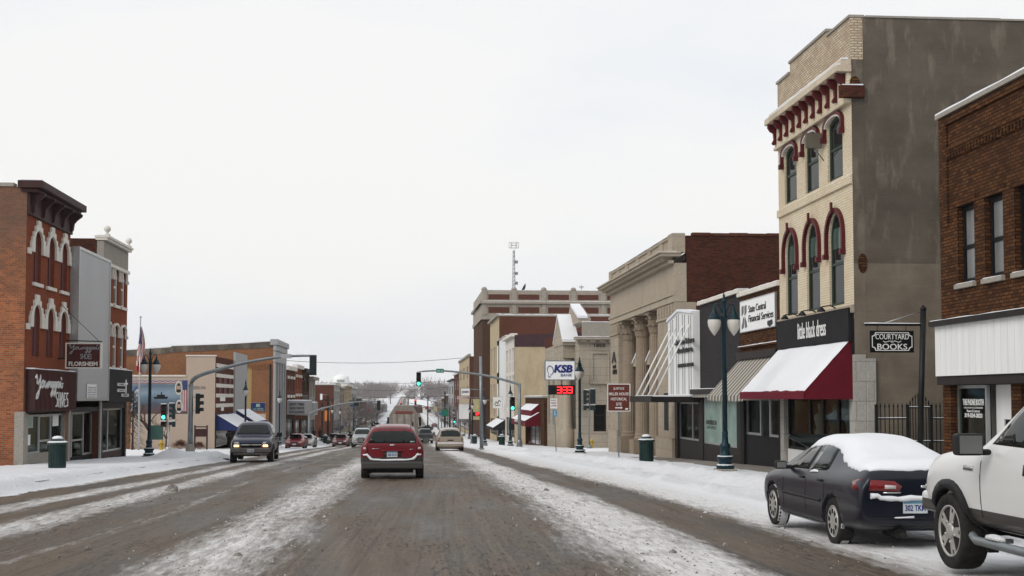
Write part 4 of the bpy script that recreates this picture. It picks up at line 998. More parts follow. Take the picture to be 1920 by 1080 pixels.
def awning(root, fr, u0, u1, vt, vb, proj, cloth, val=.18, snow=True, n0=.02, scallop=0, stripes=None, tip=.05):
    """sloping canvas with closed ends and a valance; snow lies on the slope"""
    m = MB(); t = .02
    sl = [(u0,vt,n0),(u1,vt,n0),(u1,vb,n0+proj),(u0,vb,n0+proj)]
    dn = V3((0, 1, (vt-vb)/proj)).normalized()
    m.add([fr(*p) for p in sl] + [fr(p[0], p[1]-t, p[2]-t*.4) for p in sl], [(0,1,2,3),(7,6,5,4),(0,4,5,1),(2,6,7,3),(1,5,6,2),(3,7,4,0)])
    for u in (u0, u1):
        m.quad([(u,vt-.01,n0),(u,vb-.01,n0+proj-.01),(u,vb-val,n0+proj-.01),(u,vb-val,n0)], 0, fr)
    k = 26; P = [(u0 + (u1-u0)*i/k, vb - val - (scallop*abs(math.sin(i/k*math.pi*13)) if scallop else 0)) for i in range(k+1)]
    for (a, c), (b, d) in zip(P, P[1:]): m.add([fr(a,vb,n0+proj),fr(b,vb,n0+proj),fr(b,d,n0+proj+.01),fr(a,c,n0+proj+.01)], [(0,1,2,3)])
    aw = m.build('awning', stripes or M[cloth], root)
    bars = MB(); 
    for u in (u0+.05, u1-.05): bars.tube([fr(u, vb-val+.02, n0), fr(u, vb-val+.02, n0+proj-.03)], .02, 6)
    bars.build('awning_frame', M['alu'], aw)
    if snow:
        s = MB(); ku, kv = 30, 16; vs = []
        for j in range(kv+1):
            for i in range(ku+1):
                a, b = i/ku, j/kv
                u = u0+.03 + (u1-u0-.06)*a; e = .04 + .02*fbm(a*7, 3) + .045*max(0, math.sin(a*19)*fbm(a*3, 1)+.3); b2 = e + (1-e-tip*(.4+.6*abs(fbm(a*6, 8))))*b
                h = .055*(min(1, min(a, 1-a)*14, b*7, (1-b)*9))**.5 + .012*fbm(a*5, b*4)*(0 < b < 1)
                s.v.append(fr(u, vt + (vb-vt)*b2 + h*.8, n0 + proj*b2 + h*.5)); 
        n = ku+1
        for j in range(kv):
            for i in range(ku): s.f.append([j*n+i, j*n+i+1, (j+1)*n+i+1, (j+1)*n+i]); s.m.append(0); s.s.append(True)
        s.build('snow', M['snow'], aw)
    return aw
def snow_line(root, fr, u0, u1, v, n0, n1, h=.06, parent_name='snow'):
    m = MB(); k = max(6, int((u1-u0)/.4))
    for i in range(k):
        a, b = u0 + (u1-u0)*i/k, u0 + (u1-u0)*(i+1)/k
        ha, hb = [h*(.7 + .5*fbm(x*1.7, v*3)) for x in (a, b)]
        m.add([fr(a,v,n0),fr(b,v,n0),fr(b,v,n1),fr(a,v,n1),fr(a,v+ha,n0),fr(b,v+hb,n0),fr(b,v+hb*.75,n1-.01),fr(a,v+ha*.75,n1-.01)], [(4,5,6,7),(0,1,5,4),(1,2,6,5),(2,3,7,6),(3,0,4,7)], 0, False)
    return m.build(parent_name, M['snow'], root)
def hood(root, fr, u0, u1, vs, vt, w, n1, mat, drop=0, key=0, pt=0, n0=.002, name='window_hood'):
    """moulded arch over a window: springs at vs, crown at vt, drops past the springing"""
    k = 14; I = arch_pts(u0, u1, vs, vt, k)
    c = (u0+u1)/2
    O = [(c + (u-c)*(1 + 2*w/(u1-u0)), vs + (v-vs)*(1 + w/max(vt-vs, .05)*(1 + pt*max(0, 1-abs(u-c)/(u1-u0)*5)))) for u, v in I]
    if drop: I = [(u0, vs-drop)] + I + [(u1, vs-drop)]; O = [(u0-w, vs-drop)] + O + [(u1+w, vs-drop)]
    m = MB(); m.ring(I, O, n0, n1, fr)
    if key: m.box((c-w*.45, vt-.03, n1), (c+w*.45, vt+w+key, n1+.06), 0, fr)
    if drop:
        for a in (u0-w, u1): m.box((a-.02, vs-drop-.10, n0), (a+w+.02, vs-drop+.05, n1+.05), 0, fr)
    return m.build(name, M[mat] if isinstance(mat, str) else mat, root)
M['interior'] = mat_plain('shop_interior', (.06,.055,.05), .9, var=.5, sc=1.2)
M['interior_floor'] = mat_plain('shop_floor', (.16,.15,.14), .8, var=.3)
def stripe_mat(name, a, b, w, axis=1):
    t = NT(name); x = t.xyz(t.obj())[axis]
    f = t.math('GREATER_THAN', t.math('FRACT', t.math('DIVIDE', x, w)), .5)
    return t.set(col=t.mix(f, rgb(a), rgb(b)), rough=.85)
def sign_on(name, label, fr, u0, u1, v0, v1, n0, th, face, edge='dark_metal', cat='sign', rim=.03):
    p = fr((u0+u1)/2, v0, n0); root = thing(name, label, cat, p)
    bx(root, 'panel', face, fr, (u0+rim*.4, v0+rim*.4, n0), (u1-rim*.4, v1-rim*.4, n0+th))
    m = MB(); P = [(u0,v0),(u1,v0),(u1,v1),(u0,v1)]; Q = [(u0+rim,v0+rim),(u1-rim,v0+rim),(u1-rim,v1-rim),(u0+rim,v1-rim)]
    m.ring(Q, P, n0-.003, n0+th+.01, fr, 0, True); m.build('frame', M[edge], root)
    return root
def lettering(root, s, fr, u0, u1, v0, v1, n, mat, **k):
    m = MB(); text(m, s, fr, u0, u1, v0, v1, n, **k); return m.build('lettering', M[mat], root)
# ================================================================== right-hand side of the street
XR = 12.3; RR = RF(XR, 0)
def ru(px): return RR.u(px, 740)
gv = lambda u: gz(-u) + .15

# ---- three-storey cream brick building with the dress shop
u0, u1 = ru(1464), ru(1604)
B = bld('brick_building', 'three-storey cream brick shop with maroon window hoods and a bare grey side wall', RR, u1)
vtop = RR.v(1600, 27); vb = gv(u1) - .6
vct = RR.v(1597, 110)            # top of the cornice
vsg = RR.v(1604, 577)            # top of the shop sign
wins = []
for (a, b, t, d) in ((1559,1581,212,328), (1517,1535,244,352), (1479,1495,272,374)):
    wins.append((RR.u(a, 300, -.12), RR.u(b, 300), RR.v(b, d), RR.v((a+b)/2, t), .22))
wins2 = []
for (a, b, t, d) in ((1564,1586,393,570), (1522,1540,412,578), (1482,1499,432,588)):
    wins2.append((RR.u(a, 480, -.12), RR.u(b, 480), RR.v(b, d), RR.v((a+b)/2, t), .55))
w3v0 = sum(w[2] for w in wins)/3; w3v1 = sum(w[3] for w in wins)/3; w2v0 = sum(w[2] for w in wins2)/3; w2v1 = sum(w[3] for w in wins2)/3
L = u1 - u0; cs = [u0 + L*.19, u0 + L*.50, u0 + L*.80]
H3 = [(c-.66, c+.66, w3v0, w3v1, .24) for c in cs]; H2 = [(c-.64, c+.64, w2v0, w2v1, .70) for c in cs]
m = MB(); wall(m, RR, u0, u1, vsg-.3, vct, H3 + H2, .14); m.build('front_wall', M['brick_cream'], B)
# parapet: raised in the middle
pm = MB(); pm.box((u0, vct, -.35), (u0+L*.20, vtop-.16, 0), 0, RR); pm.box((u0+L*.20+.002, vct, -.35), (u0+L*.72, vtop+.17, .002), 0, RR); pm.box((u0+L*.72+.002, vct, -.35), (u1, vtop, 0), 0, RR)
par = pm.build('parapet', M['brick_cream_worn'], B)
cp = MB(); cp.box((u0-.03, vtop-.16, -.40), (u0+L*.20-.03, vtop-.08, .05), 0, RR); cp.box((u0+L*.20-.03, vtop+.17, -.40), (u0+L*.72+.03, vtop+.25, .05), 0, RR); cp.box((u0+L*.72+.035, vtop, -.40), (u1+.02, vtop+.07, .05), 0, RR); cp.build('coping', M['concrete'], par)
M['cornice_cream'] = mat_stone('weathered_cream_cornice', (.60,.53,.42), st=.6, stain=(.33,.25,.19))
# cornice with brackets
v0c, v1c = vct - 1.0, vct
bx(B, 'frieze', 'brick_cream', RR, (u0+.02, v0c-.12, .003), (u1-.02, v1c-.35, .12))
cm = MB(); cm.box((u0-.10, v1c-.36, .0), (u1+.06, v1c-.16, .44), 0, RR); cm.box((u0-.06, v1c-.16, -.002), (u1+.03, v1c, .30), 0, RR); cm.box((u0-.02, v0c-.22, .003), (u1+.02, v0c-.12, .16), 0, RR); cor = cm.build('cornice', M['cornice_cream'], B, False, .015)
snow_line(cor, RR, u0-.08, u1+.04, v1c-.16, .31, .43, .06); snow_line(cor, RR, u0-.05, u1+.03, v1c, .08, .29, .06)
for i in range(11):
    c = u0 + .18 + (L-.36)*i/10
    pr = [(.12, v1c-.37), (.40, v1c-.37), (.41, v1c-.47), (.33, v1c-.60), (.22, v1c-.66), (.20, v1c-.86), (.27, v1c-1.0), (.20, v1c-1.06), (.12, v1c-1.02)]
    k = MB(); w = .055
    k.add([RR(c-w, v, n) for n, v in pr] + [RR(c+w, v, n) for n, v in pr], [tuple(range(9)), tuple(range(17, 8, -1))] + [(j, (j+1) % 9, 9+(j+1) % 9, 9+j) for j in range(9)])
    k.build('bracket', M['maroon'], B)
e = MB(); e.box((u1-.02, v0c-.10, -.34), (u1+.14, v0c+.24, .36), 0, RR); eb = e.build('corbel_block', M['brick_dark'], B); snow_line(eb, RR, u1-.02, u1+.14, v0c+.24, -.3, .3, .06)
for h in H3:
    w = window(B, RR, h[0]+.02, h[1]-.02, h[2], h[3]-.02, -.12, M['win_green'], M['glass'], h[4], .08, .5)
    hood(B, RR, h[0]-.06, h[1]+.06, h[3]-.24, h[3]+.02, .11, .11, 'maroon', .30)
    hood(B, RR, h[0]+.0, h[1]-.0, h[3]-.24, h[3]-.03, .09, .09, 'offwhite_trim', .0, name='arch_moulding')
for h in H2:
    w = window(B, RR, h[0]+.02, h[1]-.02, h[2], h[3]-.02, -.12, M['win_green'], M['glass'], h[4], .08, .45, blind=(.62, M['glass_green']))
    hood(B, RR, h[0]-.04, h[1]+.04, h[3]-.72, h[3]+.0, .11, .11, 'maroon', .50, .16, .10)
for v, q, nn in ((w3v0, .16, .10), (w2v1+1.0, 0, 0)):
    if q: bx(B, 'sill_band', 'brick_cream', RR, (u0, v-.34, .003), (u1, v-.10, .07)); snow_line(B, RR, u0+.1, u1-.1, v-.10, .01, .06, .025)
bx(B, 'sill_band', 'limestone_plain', RR, (u0, w2v0-.30, .003), (u1+.02, w2v0-.08, .10))
# grey rendered side wall towards the gap, paler below the line of a lost roof
vline = RR.v(1606, 490)
t = NT('grey_brown_render'); x, y, z = t.xyz(t.pos()); v = t.comb(x, y, z)
n1 = t.noise(t.comb(t.math('MULTIPLY', x, .55), 0, t.math('MULTIPLY', z, .8)), 1, 7, .62); n2 = t.noise(t.comb(t.math('MULTIPLY', x, 2.2), 0, t.math('MULTIPLY', z, .7)), 1, 5, .6); n3 = t.noise(v, 20, 4)
up = t.math('GREATER_THAN', t.math('ADD', z, t.math('MULTIPLY', n3, .06)), vline)
colr = t.mix(up, (.225,.19,.145,1), (.135,.115,.091,1))
colr = t.mix(t.ramp(n1, [(.32, 0.0), (.68, 1.0)]), colr, t.mix(up, (.135,.11,.083,1), (.072,.06,.047,1)))
colr = t.mix(t.math('MULTIPLY', t.ramp(n2, [(.52, 0.0), (.68, 1.0)]), .55), colr, (.25,.215,.17,1))
rowz = t.noise(t.comb(t.math('MULTIPLY', x, .3), 0, t.math('MULTIPLY', z, 5)), 1, 3, .6)
colr = t.mix(t.math('MULTIPLY', rowz, .25), colr, (.08,.07,.06,1))
t.bump(t.math('ADD', n3, rowz), .5, .03); M['render'] = t.set(col=colr, rough=.92, spec=.15)
sm = MB(); sm.box((u1-.3, vb, -22), (u1-.003, vtop, -.36), 0, RR); sm.box((u1-.3, vb, -.355), (u1-.003, vct-.004, -.004), 0, RR); sw = sm.build('side_wall', M['render'], B)
cp = MB()
for i in range(22): cp.box((u1-.34, vtop+.002, -22+i*.98), (u1+.03, vtop+.06+.035*fbm(i*.9, 2), -22+(i+1)*.98), 0, RR)
cp.build('coping', M['concrete'], B)
for (pxa, pya, pxb, pyb) in ((1609,475,1626,512), (1593,143,1612,168)):
    X0, Z0 = onY(pxa, pyb, -u1); X1, Z1 = onY(pxb, pya, -u1)
    k = MB(); fr = CFr(-u1, 0); kk = 12; c, d = (X0+X1)/2, (Z0+Z1)/2
    k.prism([(c + (X1-X0)*.5*math.cos(q*2*math.pi/kk)*(1+.3*fbm(q, pxa)), d + (Z1-Z0)*.5*math.sin(q*2*math.pi/kk)*(1+.3*fbm(q, 5))) for q in range(kk)], .0, .012, fr); k.build('bare_brick_patch', M['brick_brown'], B)
m = MB(); m.box((u0+.002, vb, -22), (u0+.3, vtop-.2, -.36), 0, RR); m.build('side_wall', M['brick_maroon'], B)
m = MB(); m.box((u0+.3, vb, -21.99), (u1-.3, vtop-.3, -21.7), 0, RR); m.build('rear_wall', M['brick_maroon'], B)
m = MB(); m.box((u0+.3, vtop-.9, -21.7), (u1-.3, vtop-.6, -.36), 0, RR); m.build('roof', M['snow'], B)
# ground floor
vgt = RR.v(1604, 640)
bx(B, 'fascia_back', 'charcoal', RR, (u0+.05, vgt-.35, -.02), (u1-.02, vsg, .06))
for a, b in ((u0, u0+.42), (u1-.42, u1)):
    bx(B, 'pier', 'pier', RR, (a+.003, vb, -.30), (b+(.02 if b == u1 else -.003), vgt-.36, .03))
X1, _ = onY(1640, 700, -u1); vp = onY(1620, 672, -u1)[1]
p = MB(); p.box((XR+.31, -u1-.10, vb), (X1, -u1-.003, vp)); p.build('pier', M['pier'], B)
gu = gv((u0+u1)/2)
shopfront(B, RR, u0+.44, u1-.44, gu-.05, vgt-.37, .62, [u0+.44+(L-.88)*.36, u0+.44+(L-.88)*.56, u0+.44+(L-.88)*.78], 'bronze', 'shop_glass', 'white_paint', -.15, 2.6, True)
vat, vab = RR.v(1597, 633), RR.v(1504, 735, 1.45)
awning(B, RR, u0+.12, u1-.12, vat, vab, 1.40, 'maroon_cloth', .20)
for i in range(3):
    c = u0 + L*(.32 + .25*i); k = MB()
    k.tube([RR(c, vsg+.05, .02), RR(c, vsg+.16, .25), RR(c, vsg+.12, .5)], .02, 6); k.lathe([(.03,.12),(.12,.02),(.13,-.02)], 10, RR(c, vsg+.0, .52)); k.build('spot_lamp', M['dark_metal'], B)
bxk = MB(); a = RR(u0+L*.66, RR.v(1548, 262), .0); bxk.box((a.x-.55, a.y-.06, a.z-.22), (a.x-.06, a.y+.06, a.z+.22)); bxk.box((a.x-.08, a.y-.03, a.z-.03), (a.x, a.y+.03, a.z+.03)); bxk.tube([(a.x-.3, a.y, a.z-.2), (a.x, a.y, a.z-.6)], .015, 6); bxk.build('floodlight_box', M['box_brown'], B)
for i, (q, h, c) in enumerate(((.14,1.35,'white_board'), (.22,1.2,'charcoal'), (.36,1.5,'blind'), (.44,1.4,'maroon'), (.60,1.45,'blind'), (.70,1.5,'white_board'), (.84,1.5,'blind'))):
    c0 = u0 + .44 + (L-.88)*q; k = MB(); zz = gu + .55; p = RR(c0, zz, -.9 - .3*(i % 2))
    k.lathe([(.05,0),(.30,.02),(.24,.35),(.13,.72),(.19,.98),(.20,1.12),(.06,1.22),(.05,1.28),(.085,1.36),(.08,1.46),(.001,1.52)], 12, p)
    o = k.build('dress_form', M[c]); tag(o, ['white dress on a stand by the far pier of the dress shop window', 'black dress on a stand next to the white one in the window', 'pale dress on a stand behind the first mullion of the dress shop', 'maroon dress on a stand in the shop doorway bay', 'pale grey dress on a stand right of the shop door', 'white gown on a stand right of the middle of the dress shop window', 'pale dress on a stand nearest the stone pier'][i], 'dress', 'dresses on stands in the shop window')
sgn = sign_on('shop_sign', 'charcoal fascia sign with white lettering above the maroon awning', RR, u0+.10, u1-.05, vgt+.02, vsg+.02, .07, .08, 'charcoal', 'charcoal')
lettering(sgn, 'little black dress', RR, RR.u(1505, 612), RR.u(1558, 605), RR.v(1558, 629), RR.v(1558, 597), .155, 'white_letter')

# ---- brown brick corner shop nearest the camera
b0, b1 = ru(1768), -15.5
K = bld('brick_shop', 'two-storey brown brick shop with white boarded fascia, nearest on this side', RR, b0)
kt = RR.v(1765, 222); kb = gv(b0) - .6; vft, vfb = RR.v(1785, 606), RR.v(1789, 705)
K3 = []
for a, b, t, d in ((1796,1827,386,530), (1847,1882,366,516), (1904,1944,347,500)):
    K3.append((RR.u(a, 450), RR.u(b, 450)))
wv0, wv1 = RR.v(1812, 531), RR.v(1812, 383)
step = K3[1][0] - K3[0][0]; ww = .62*step
KH = [(K3[0][0] + step*i, K3[0][0] + step*i + ww, wv0, wv1) for i in range(8) if K3[0][0] + step*i + ww < b1-.3]
m = MB(); wall(m, RR, b0, b1, vfb, kt, KH, .25); m.build('front_wall', M['brick_brown'], K)
sides(K, RR, b0, b1, 22, kb, kt+.06, M['brick_brown'], M['brick_brown'], nf=.006)
bx(K, 'coping', 'concrete', RR, (b0-.05, kt+.003, -.4), (b1+.05, kt+.10, .06)); snow_line(K, RR, b0-.05, b1, kt+.10, -.3, .06, .07)
v1 = RR.v(1790, 290)
bm = MB(); bm.box((b0+.30, v1+.75, .003), (b1, v1+.90, .06), 0, RR); bm.box((b0+.30, v1-1.6, .003), (b0+.52, v1+.745, .05), 0, RR); bm.build('brick_band', M['brick_brown'], K)
dm = comb(b0+.55, b1-.1, v1-.06, v1+.12, .003, .07, int((b1-b0-.6)/.15), RR)
dm.box((b0+.53, v1+.123, .003), (b1, v1+.20, .09), 0, RR); dm.build('corbel_course', M['brick_brown'], K)
for h in KH:
    window(K, RR, h[0]+.02, h[1]-.02, h[2]+.03, h[3]-.02, -.18, M['black'], M['glass_grey'], 0, .09, .47)
    bx(K, 'lintel', 'brick_brown', RR, (h[0]-.12, h[3]+.003, .002), (h[1]+.12, h[3]+.22, .02))
    s = bx(K, 'sill', 'concrete', RR, (h[0]-.06, h[2]-.10, .003), (h[1]+.06, h[2]+.0, .09)); snow_line(s, RR, h[0], h[1], h[2]+.0, -.1, .08, .03)
fm = MB(); fw = .30
for i in range(int((b1-b0-.2)/fw)): fm.box((b0+.12+fw*i+.006, vfb, .02), (b0+.12+fw*(i+1)-.006, vft-.06, .22), 0, RR)
fm.build('fascia_boards', M['white_paint'], K); bx(K, 'fascia_back', 'charcoal', RR, (b0+.10, vfb-.02, .003), (b1, vft-.08, .20))
fc = bx(K, 'fascia_cap', 'bronze', RR, (b0+.04, vft-.06, .0), (b1+.02, vft+.06, .34)); snow_line(fc, RR, b0+.06, b1, vft+.06, .02, .32, .03)
bx(K, 'soffit_beam', 'bronze', RR, (b0+.10, vfb-.20, -.30), (b1, vfb-.025, .18))
bx(K, 'pier', 'brick_brown', RR, (b0, kb, -.35), (b0+.42, vfb-.003, -.003))
ka, kc, kd, ke = RR.u(1797, 740, -.2), RR.u(1853, 740, -.2), RR.u(1862, 740, -.2), RR.u(1905, 740, -.2)
gk = gv(b0+2)
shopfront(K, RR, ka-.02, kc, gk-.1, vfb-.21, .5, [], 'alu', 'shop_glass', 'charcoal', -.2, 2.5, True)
pm = MB(); wall(pm, RR, kc+.02, ke+.15, gk-.1, vfb-.21, [(kd+.18, ke-.05, gk-.05, vfb-.95)], .1, 0, -.35); pm.build('door_surround', M['white_paint'], K)
dr = MB(); dr.ring([(kd+.36, gk+.25), (ke-.23, gk+.25), (ke-.23, vfb-1.12), (kd+.36, vfb-1.12)], [(kd+.18, gk-.05), (ke-.05, gk-.05), (ke-.05, vfb-.95), (kd+.18, vfb-.95)], -.43, -.38, RR, 0, True); d = dr.build('door', M['charcoal'], K)
dw = MB(); dw.ring([(kd+.42, gk+.31), (ke-.29, gk+.31), (ke-.29, vfb-1.18), (kd+.42, vfb-1.18)], [(kd+.365, gk+.255), (ke-.235, gk+.255), (ke-.235, vfb-1.125), (kd+.365, vfb-1.125)], -.42, -.372, RR, 0, True); dw.build('door_trim', M['white_paint'], d)
g = MB(); g.box((kd+.42, gk+.31, -.41), (ke-.29, vfb-1.18, -.40), 0, RR); g.build('pane', M['glass'], d)
bx(K, 'pier', 'brick_brown', RR, (ke+.17, kb, -.35), (ke+.62, vfb-.21, -.01))
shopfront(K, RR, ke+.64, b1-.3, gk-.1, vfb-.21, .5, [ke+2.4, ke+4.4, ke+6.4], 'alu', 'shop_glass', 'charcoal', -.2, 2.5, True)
lt = MB(); c0, c1 = RR.u(1806, 757, -.2), RR.u(1845, 757, -.2)
text(lt, 'THE PHONE BOOTH', RR, c0, c1, RR.v(1825, 760, -.2), RR.v(1825, 748, -.2), -.196, .004, bold=.04)
text(lt, 'CELLULAR ACCESSORIES', RR, c0+.05, c1-.05, RR.v(1825, 766, -.2), RR.v(1825, 763, -.2), -.196, .004); text(lt, 'Phones & Contracts', RR, c0+.2, c1-.2, RR.v(1825, 773, -.2), RR.v(1825, 768, -.2), -.196, .004)
text(lt, '319-524-2023', RR, c0+.08, c1-.08, RR.v(1825, 783, -.2), RR.v(1825, 775, -.2), -.196, .004, bold=.03); lt.build('window_lettering', M['white_letter'], K)

# ---- iron fence across the gap, gate, hanging sign
FY = 34.0; FC = CFr(FY, 0); f0, f1 = FC.u(1643, 780), FC.u(1800, 780); g0, g1 = FC.u(1704, 780), FC.u(1744, 780)
fb = gz(FY) + .12; ft = FC.v(1660, 762); Fn = thing('iron_fence', 'black iron fence with spear tops and an arched gate across the gap between buildings', 'fence', (f0, FY, gz(FY)))
def pickets(mb, a, b, top, st=.115, r=.011):
    k = max(1, round((b-a)/st))
    for i in range(k+1):
        u = a + (b-a)*i/k; tp = top(u)
        mb.box((u-r, fb, -r), (u+r, tp, r), 0, FC); mb.prism([(u-.026, tp-.01), (u, tp+.10), (u+.026, tp-.01), (u, tp-.05)], -.006, .006, FC)
        if i < k: mb.box((u+st/2-.007, fb, -.007), (u+st/2+.007, fb+.55, .007), 0, FC); mb.prism([(u+st/2-.02, fb+.54), (u+st/2, fb+.63), (u+st/2+.02, fb+.54)], -.005, .005, FC)
rt, rl = FC.v(1660, 785), FC.v(1660, 828)
for a, b in ((f0, g0-.06), (g1+.06, f1)):
    m = MB(); pickets(m, a, b, lambda u: ft)
    for v in (rt, rl, fb+.12): m.box((a, v-.02, -.016), (b, v+.02, .016), 0, FC)
    pn = m.build('fence_panel', M['dark_metal'], Fn)
    for v in (rt, rl): snow_line(pn, FC, a, b, v+.02, -.016, .018, .022)
m = MB(); cgu = (g0+g1)/2
top = lambda u: ft + .02 + .26*max(0, 1-((u-cgu)/(g1-g0)*2)**2)
pickets(m, g0+.04, g1-.04, top, .075, .010)
for v in (rt+.30, rl, fb+.12): m.box((g0, v-.02, -.016), (g1, v+.02, .016), 0, FC)
gt = m.build('gate', M['dark_metal'], Fn)
for v in (rt+.30, rl): snow_line(gt, FC, g0, g1, v+.02, -.016, .018, .025)
for u in (g0-.03, g1+.03, f0): bx(Fn, 'fence_post', 'dark_metal', FC, (u-.035, fb-.1, -.035), (u+.035, ft+.05, .035))
lb = MB(); lb.box((cgu+.02, rl-.16, .02), (cgu+.11, rl-.02, .05), 0, FC); lb.build('lock_box', M['cab_green'], gt)
SY = 32.3; SC = CFr(SY, 0); S0 = thing('sign_post', 'tall dark post with a side arm in front of the fence gate', 'sign post', (SC.u(1722, 850), SY, gz(SY)))
a, b = SC.px(1723, 870), SC.px(1731, 582)
m = MB(); m.tube([SC(a[0], gz(SY), 0), SC(b[0], b[1], 0)], .075, 12); m.lathe([(.075,0),(.09,.03),(.05,.10),(.001,.15)], 12, SC(b[0], b[1], 0)); m.build('post', M['dark_metal'], S0)
ay = SC.v(1680, 609); ax0, ax1 = SC.u(1621, 609), SC.u(1728, 609)
m = MB(); m.box((ax0, ay-.03, -.03), (ax1, ay+.03, .03), 0, SC); ar = m.build('arm', M['dark_metal'], S0); snow_line(ar, SC, ax0, ax1-.05, ay+.03, -.025, .03, .03)
m = MB(); m.tube([SC(b[0]-.05, SC.v(1730, 584), 0), SC(SC.u(1655, 606), ay+.03, 0)], .012, 6); m.build('stay', M['alu'], S0)
s0, s1, sv0, sv1 = SC.u(1631, 640), SC.u(1713, 640), SC.v(1670, 661), SC.v(1670, 620)
G = thing('hanging_sign', 'black hanging sign with white rounded border reading courtyard books', 'sign', SC((s0+s1)/2, sv0, 0))
bx(G, 'board', 'black', SC, (s0, sv0, -.025), (s1, sv1, .025), .005)
def notch(d, r):
    a, b, c, e = s0+d, s1-d, sv0+d, sv1-d; P = []
    for (cx, cy, t0) in ((b, e, 180), (a, e, 270), (a, c, 0), (b, c, 90)):
        for q in range(5): t = R(t0 + 90*q/4); P.append((cx + r*math.cos(t), cy + r*math.sin(t)))
    # corners cut by concave quarter rounds
    Q = []
    for (cx, cy, t0) in ((b, e, 270), (a, e, 0), (a, c, 90), (b, c, 180)):
        for q in range(5): t = R(t0 - 90*q/4); Q.append((cx + r*math.cos(t), cy + r*math.sin(t)))
    return Q
m = MB(); m.ring(notch(.065, .09), notch(.045, .09), .026, .03, SC, 0, True); m.build('border', M['white_letter'], G)
w_ = s1 - s0; h_ = sv1 - sv0
lettering(G, 'COURTYARD', SC, s0+w_*.12, s1-w_*.12, sv0+h_*.60, sv0+h_*.85, .026, 'white_letter', bold=.0)
lettering(G, 'BOOKS', SC, s0+w_*.16, s1-w_*.16, sv0+h_*.13, sv0+h_*.40, .026, 'white_letter', bold=.008)
m = MB(); P = [(.30,.52),(.34,.47),(.40,.50),(.44,.53),(.50,.48),(.56,.53),(.60,.50),(.66,.47),(.70,.52)]
strokes(m, [P, [(.46,.5),(.5,.53),(.54,.5),(.5,.46),(.46,.5)]], SC, s0, s1, sv0, sv1, .026, .018, .004); m.build('ornament', M['white_letter'], G)
m = MB()
for u in (s0+.2, s1-.2): m.tube([SC(u, sv1, 0), SC(u, ay-.02, 0)], .010, 6)
m.build('hanger', M['dark_metal'], G)

# ---- low brick building with striped awning
c0, c1 = ru(1388), u0 - .01
Q = bld('brick_shop', 'low brown brick office with striped awning beside the cream building', RR, c1)
qt = RR.v(1464, 533); qb = gv(c1)-.6; vl = RR.v(1462, 640); va = RR.v(1459, 662)
m = MB(); wall(m, RR, c0, c1, va-.1, qt); m.build('front_wall', M['brick_brown'], Q); sides(Q, RR, c0, c1, 20, qb, qt-.01, M['brick_brown'], nf=.006)
cp = bx(Q, 'coping', 'offwhite_trim', RR, (c0-.04, qt-.02, -.3), (c1, qt+.13, .10)); snow_line(cp, RR, c0, c1, qt+.13, -.2, .08, .05)
lg = bx(Q, 'ledge', 'brick_brown', RR, (c0+.05, vl-.06, .003), (c1-.05, vl, .10)); snow_line(lg, RR, c0+.05, c1-.05, vl, .01, .10, .05)
bx(Q, 'awning_box', 'bronze', RR, (c0+.05, va-.10, .003), (c1-.02, va+.16, .16))
awning(Q, RR, c0+.08, c1-.06, va-.1, RR.v(1330, 748, 1.15)+.12, 1.2, None, .16, False, .05, .05, stripe_mat('grey_cream_stripes', (.40,.36,.30), (.09,.085,.08), .46))
gq = gv((c0+c1)/2)
bx(Q, 'pier', 'charcoal', RR, (c0+.003, qb, -.3), (c0+.45, va-.10, 0)); bx(Q, 'pier', 'charcoal', RR, (c1-.30, qb, -.3), (c1-.003, va-.10, 0))
shopfront(Q, RR, c0+.46, c1-.31, gq-.1, va-.11, 1.15, [c0+.46+(c1-c0-.77)*.42, c0+.46+(c1-c0-.77)*.70], 'alu', 'shop_glass', 'charcoal', -.15, 2.2, True, door=1)
sg = sign_on('panel_sign', 'white financial services panel sign on the brown brick front', RR, RR.u(1391, 590), RR.u(1457, 575), RR.v(1457, 612), RR.v(1457, 547), .01, .06, 'white_board', 'alu')
uu = lambda q: RR.u(1391, 590) + (RR.u(1457, 575)-RR.u(1391, 590))*q; vv = lambda q: RR.v(1457, 612) + (RR.v(1457, 547)-RR.v(1457, 612))*q
lettering(sg, 'State Central', RR, uu(.27), uu(.76), vv(.58), vv(.80), .075, 'black_letter'); lettering(sg, 'Financial Services', RR, uu(.27), uu(.96), vv(.28), vv(.50), .075, 'black_letter')
m = MB()
for q in (.055, .145):
    m.prism([(uu(q),vv(.80)),(uu(q+.025),vv(.84)),(uu(q+.06),vv(.84)),(uu(q+.06),vv(.62)),(uu(q+.01),vv(.52)),(uu(q),vv(.55))], .072, .082, RR)
m.prism([(uu(.10),vv(.50)),(uu(.13),vv(.42)),(uu(.12),vv(.16)),(uu(.06),vv(.10)),(uu(.055),vv(.22)),(uu(.09),vv(.34))], .072, .082, RR); m.prism([(uu(.15),vv(.50)),(uu(.20),vv(.34)),(uu(.22),vv(.16)),(uu(.16),vv(.12)),(uu(.145),vv(.3))], .072, .082, RR); m.build('emblem', M['grey_letter'], sg)
m = MB(); m.prism([(uu(.80),vv(.20)),(uu(.93),vv(.22)),(uu(.94),vv(.10)),(uu(.86),vv(.02)),(uu(.80),vv(.09))], .072, .085, RR); m.build('shield', M['black_letter'], sg)

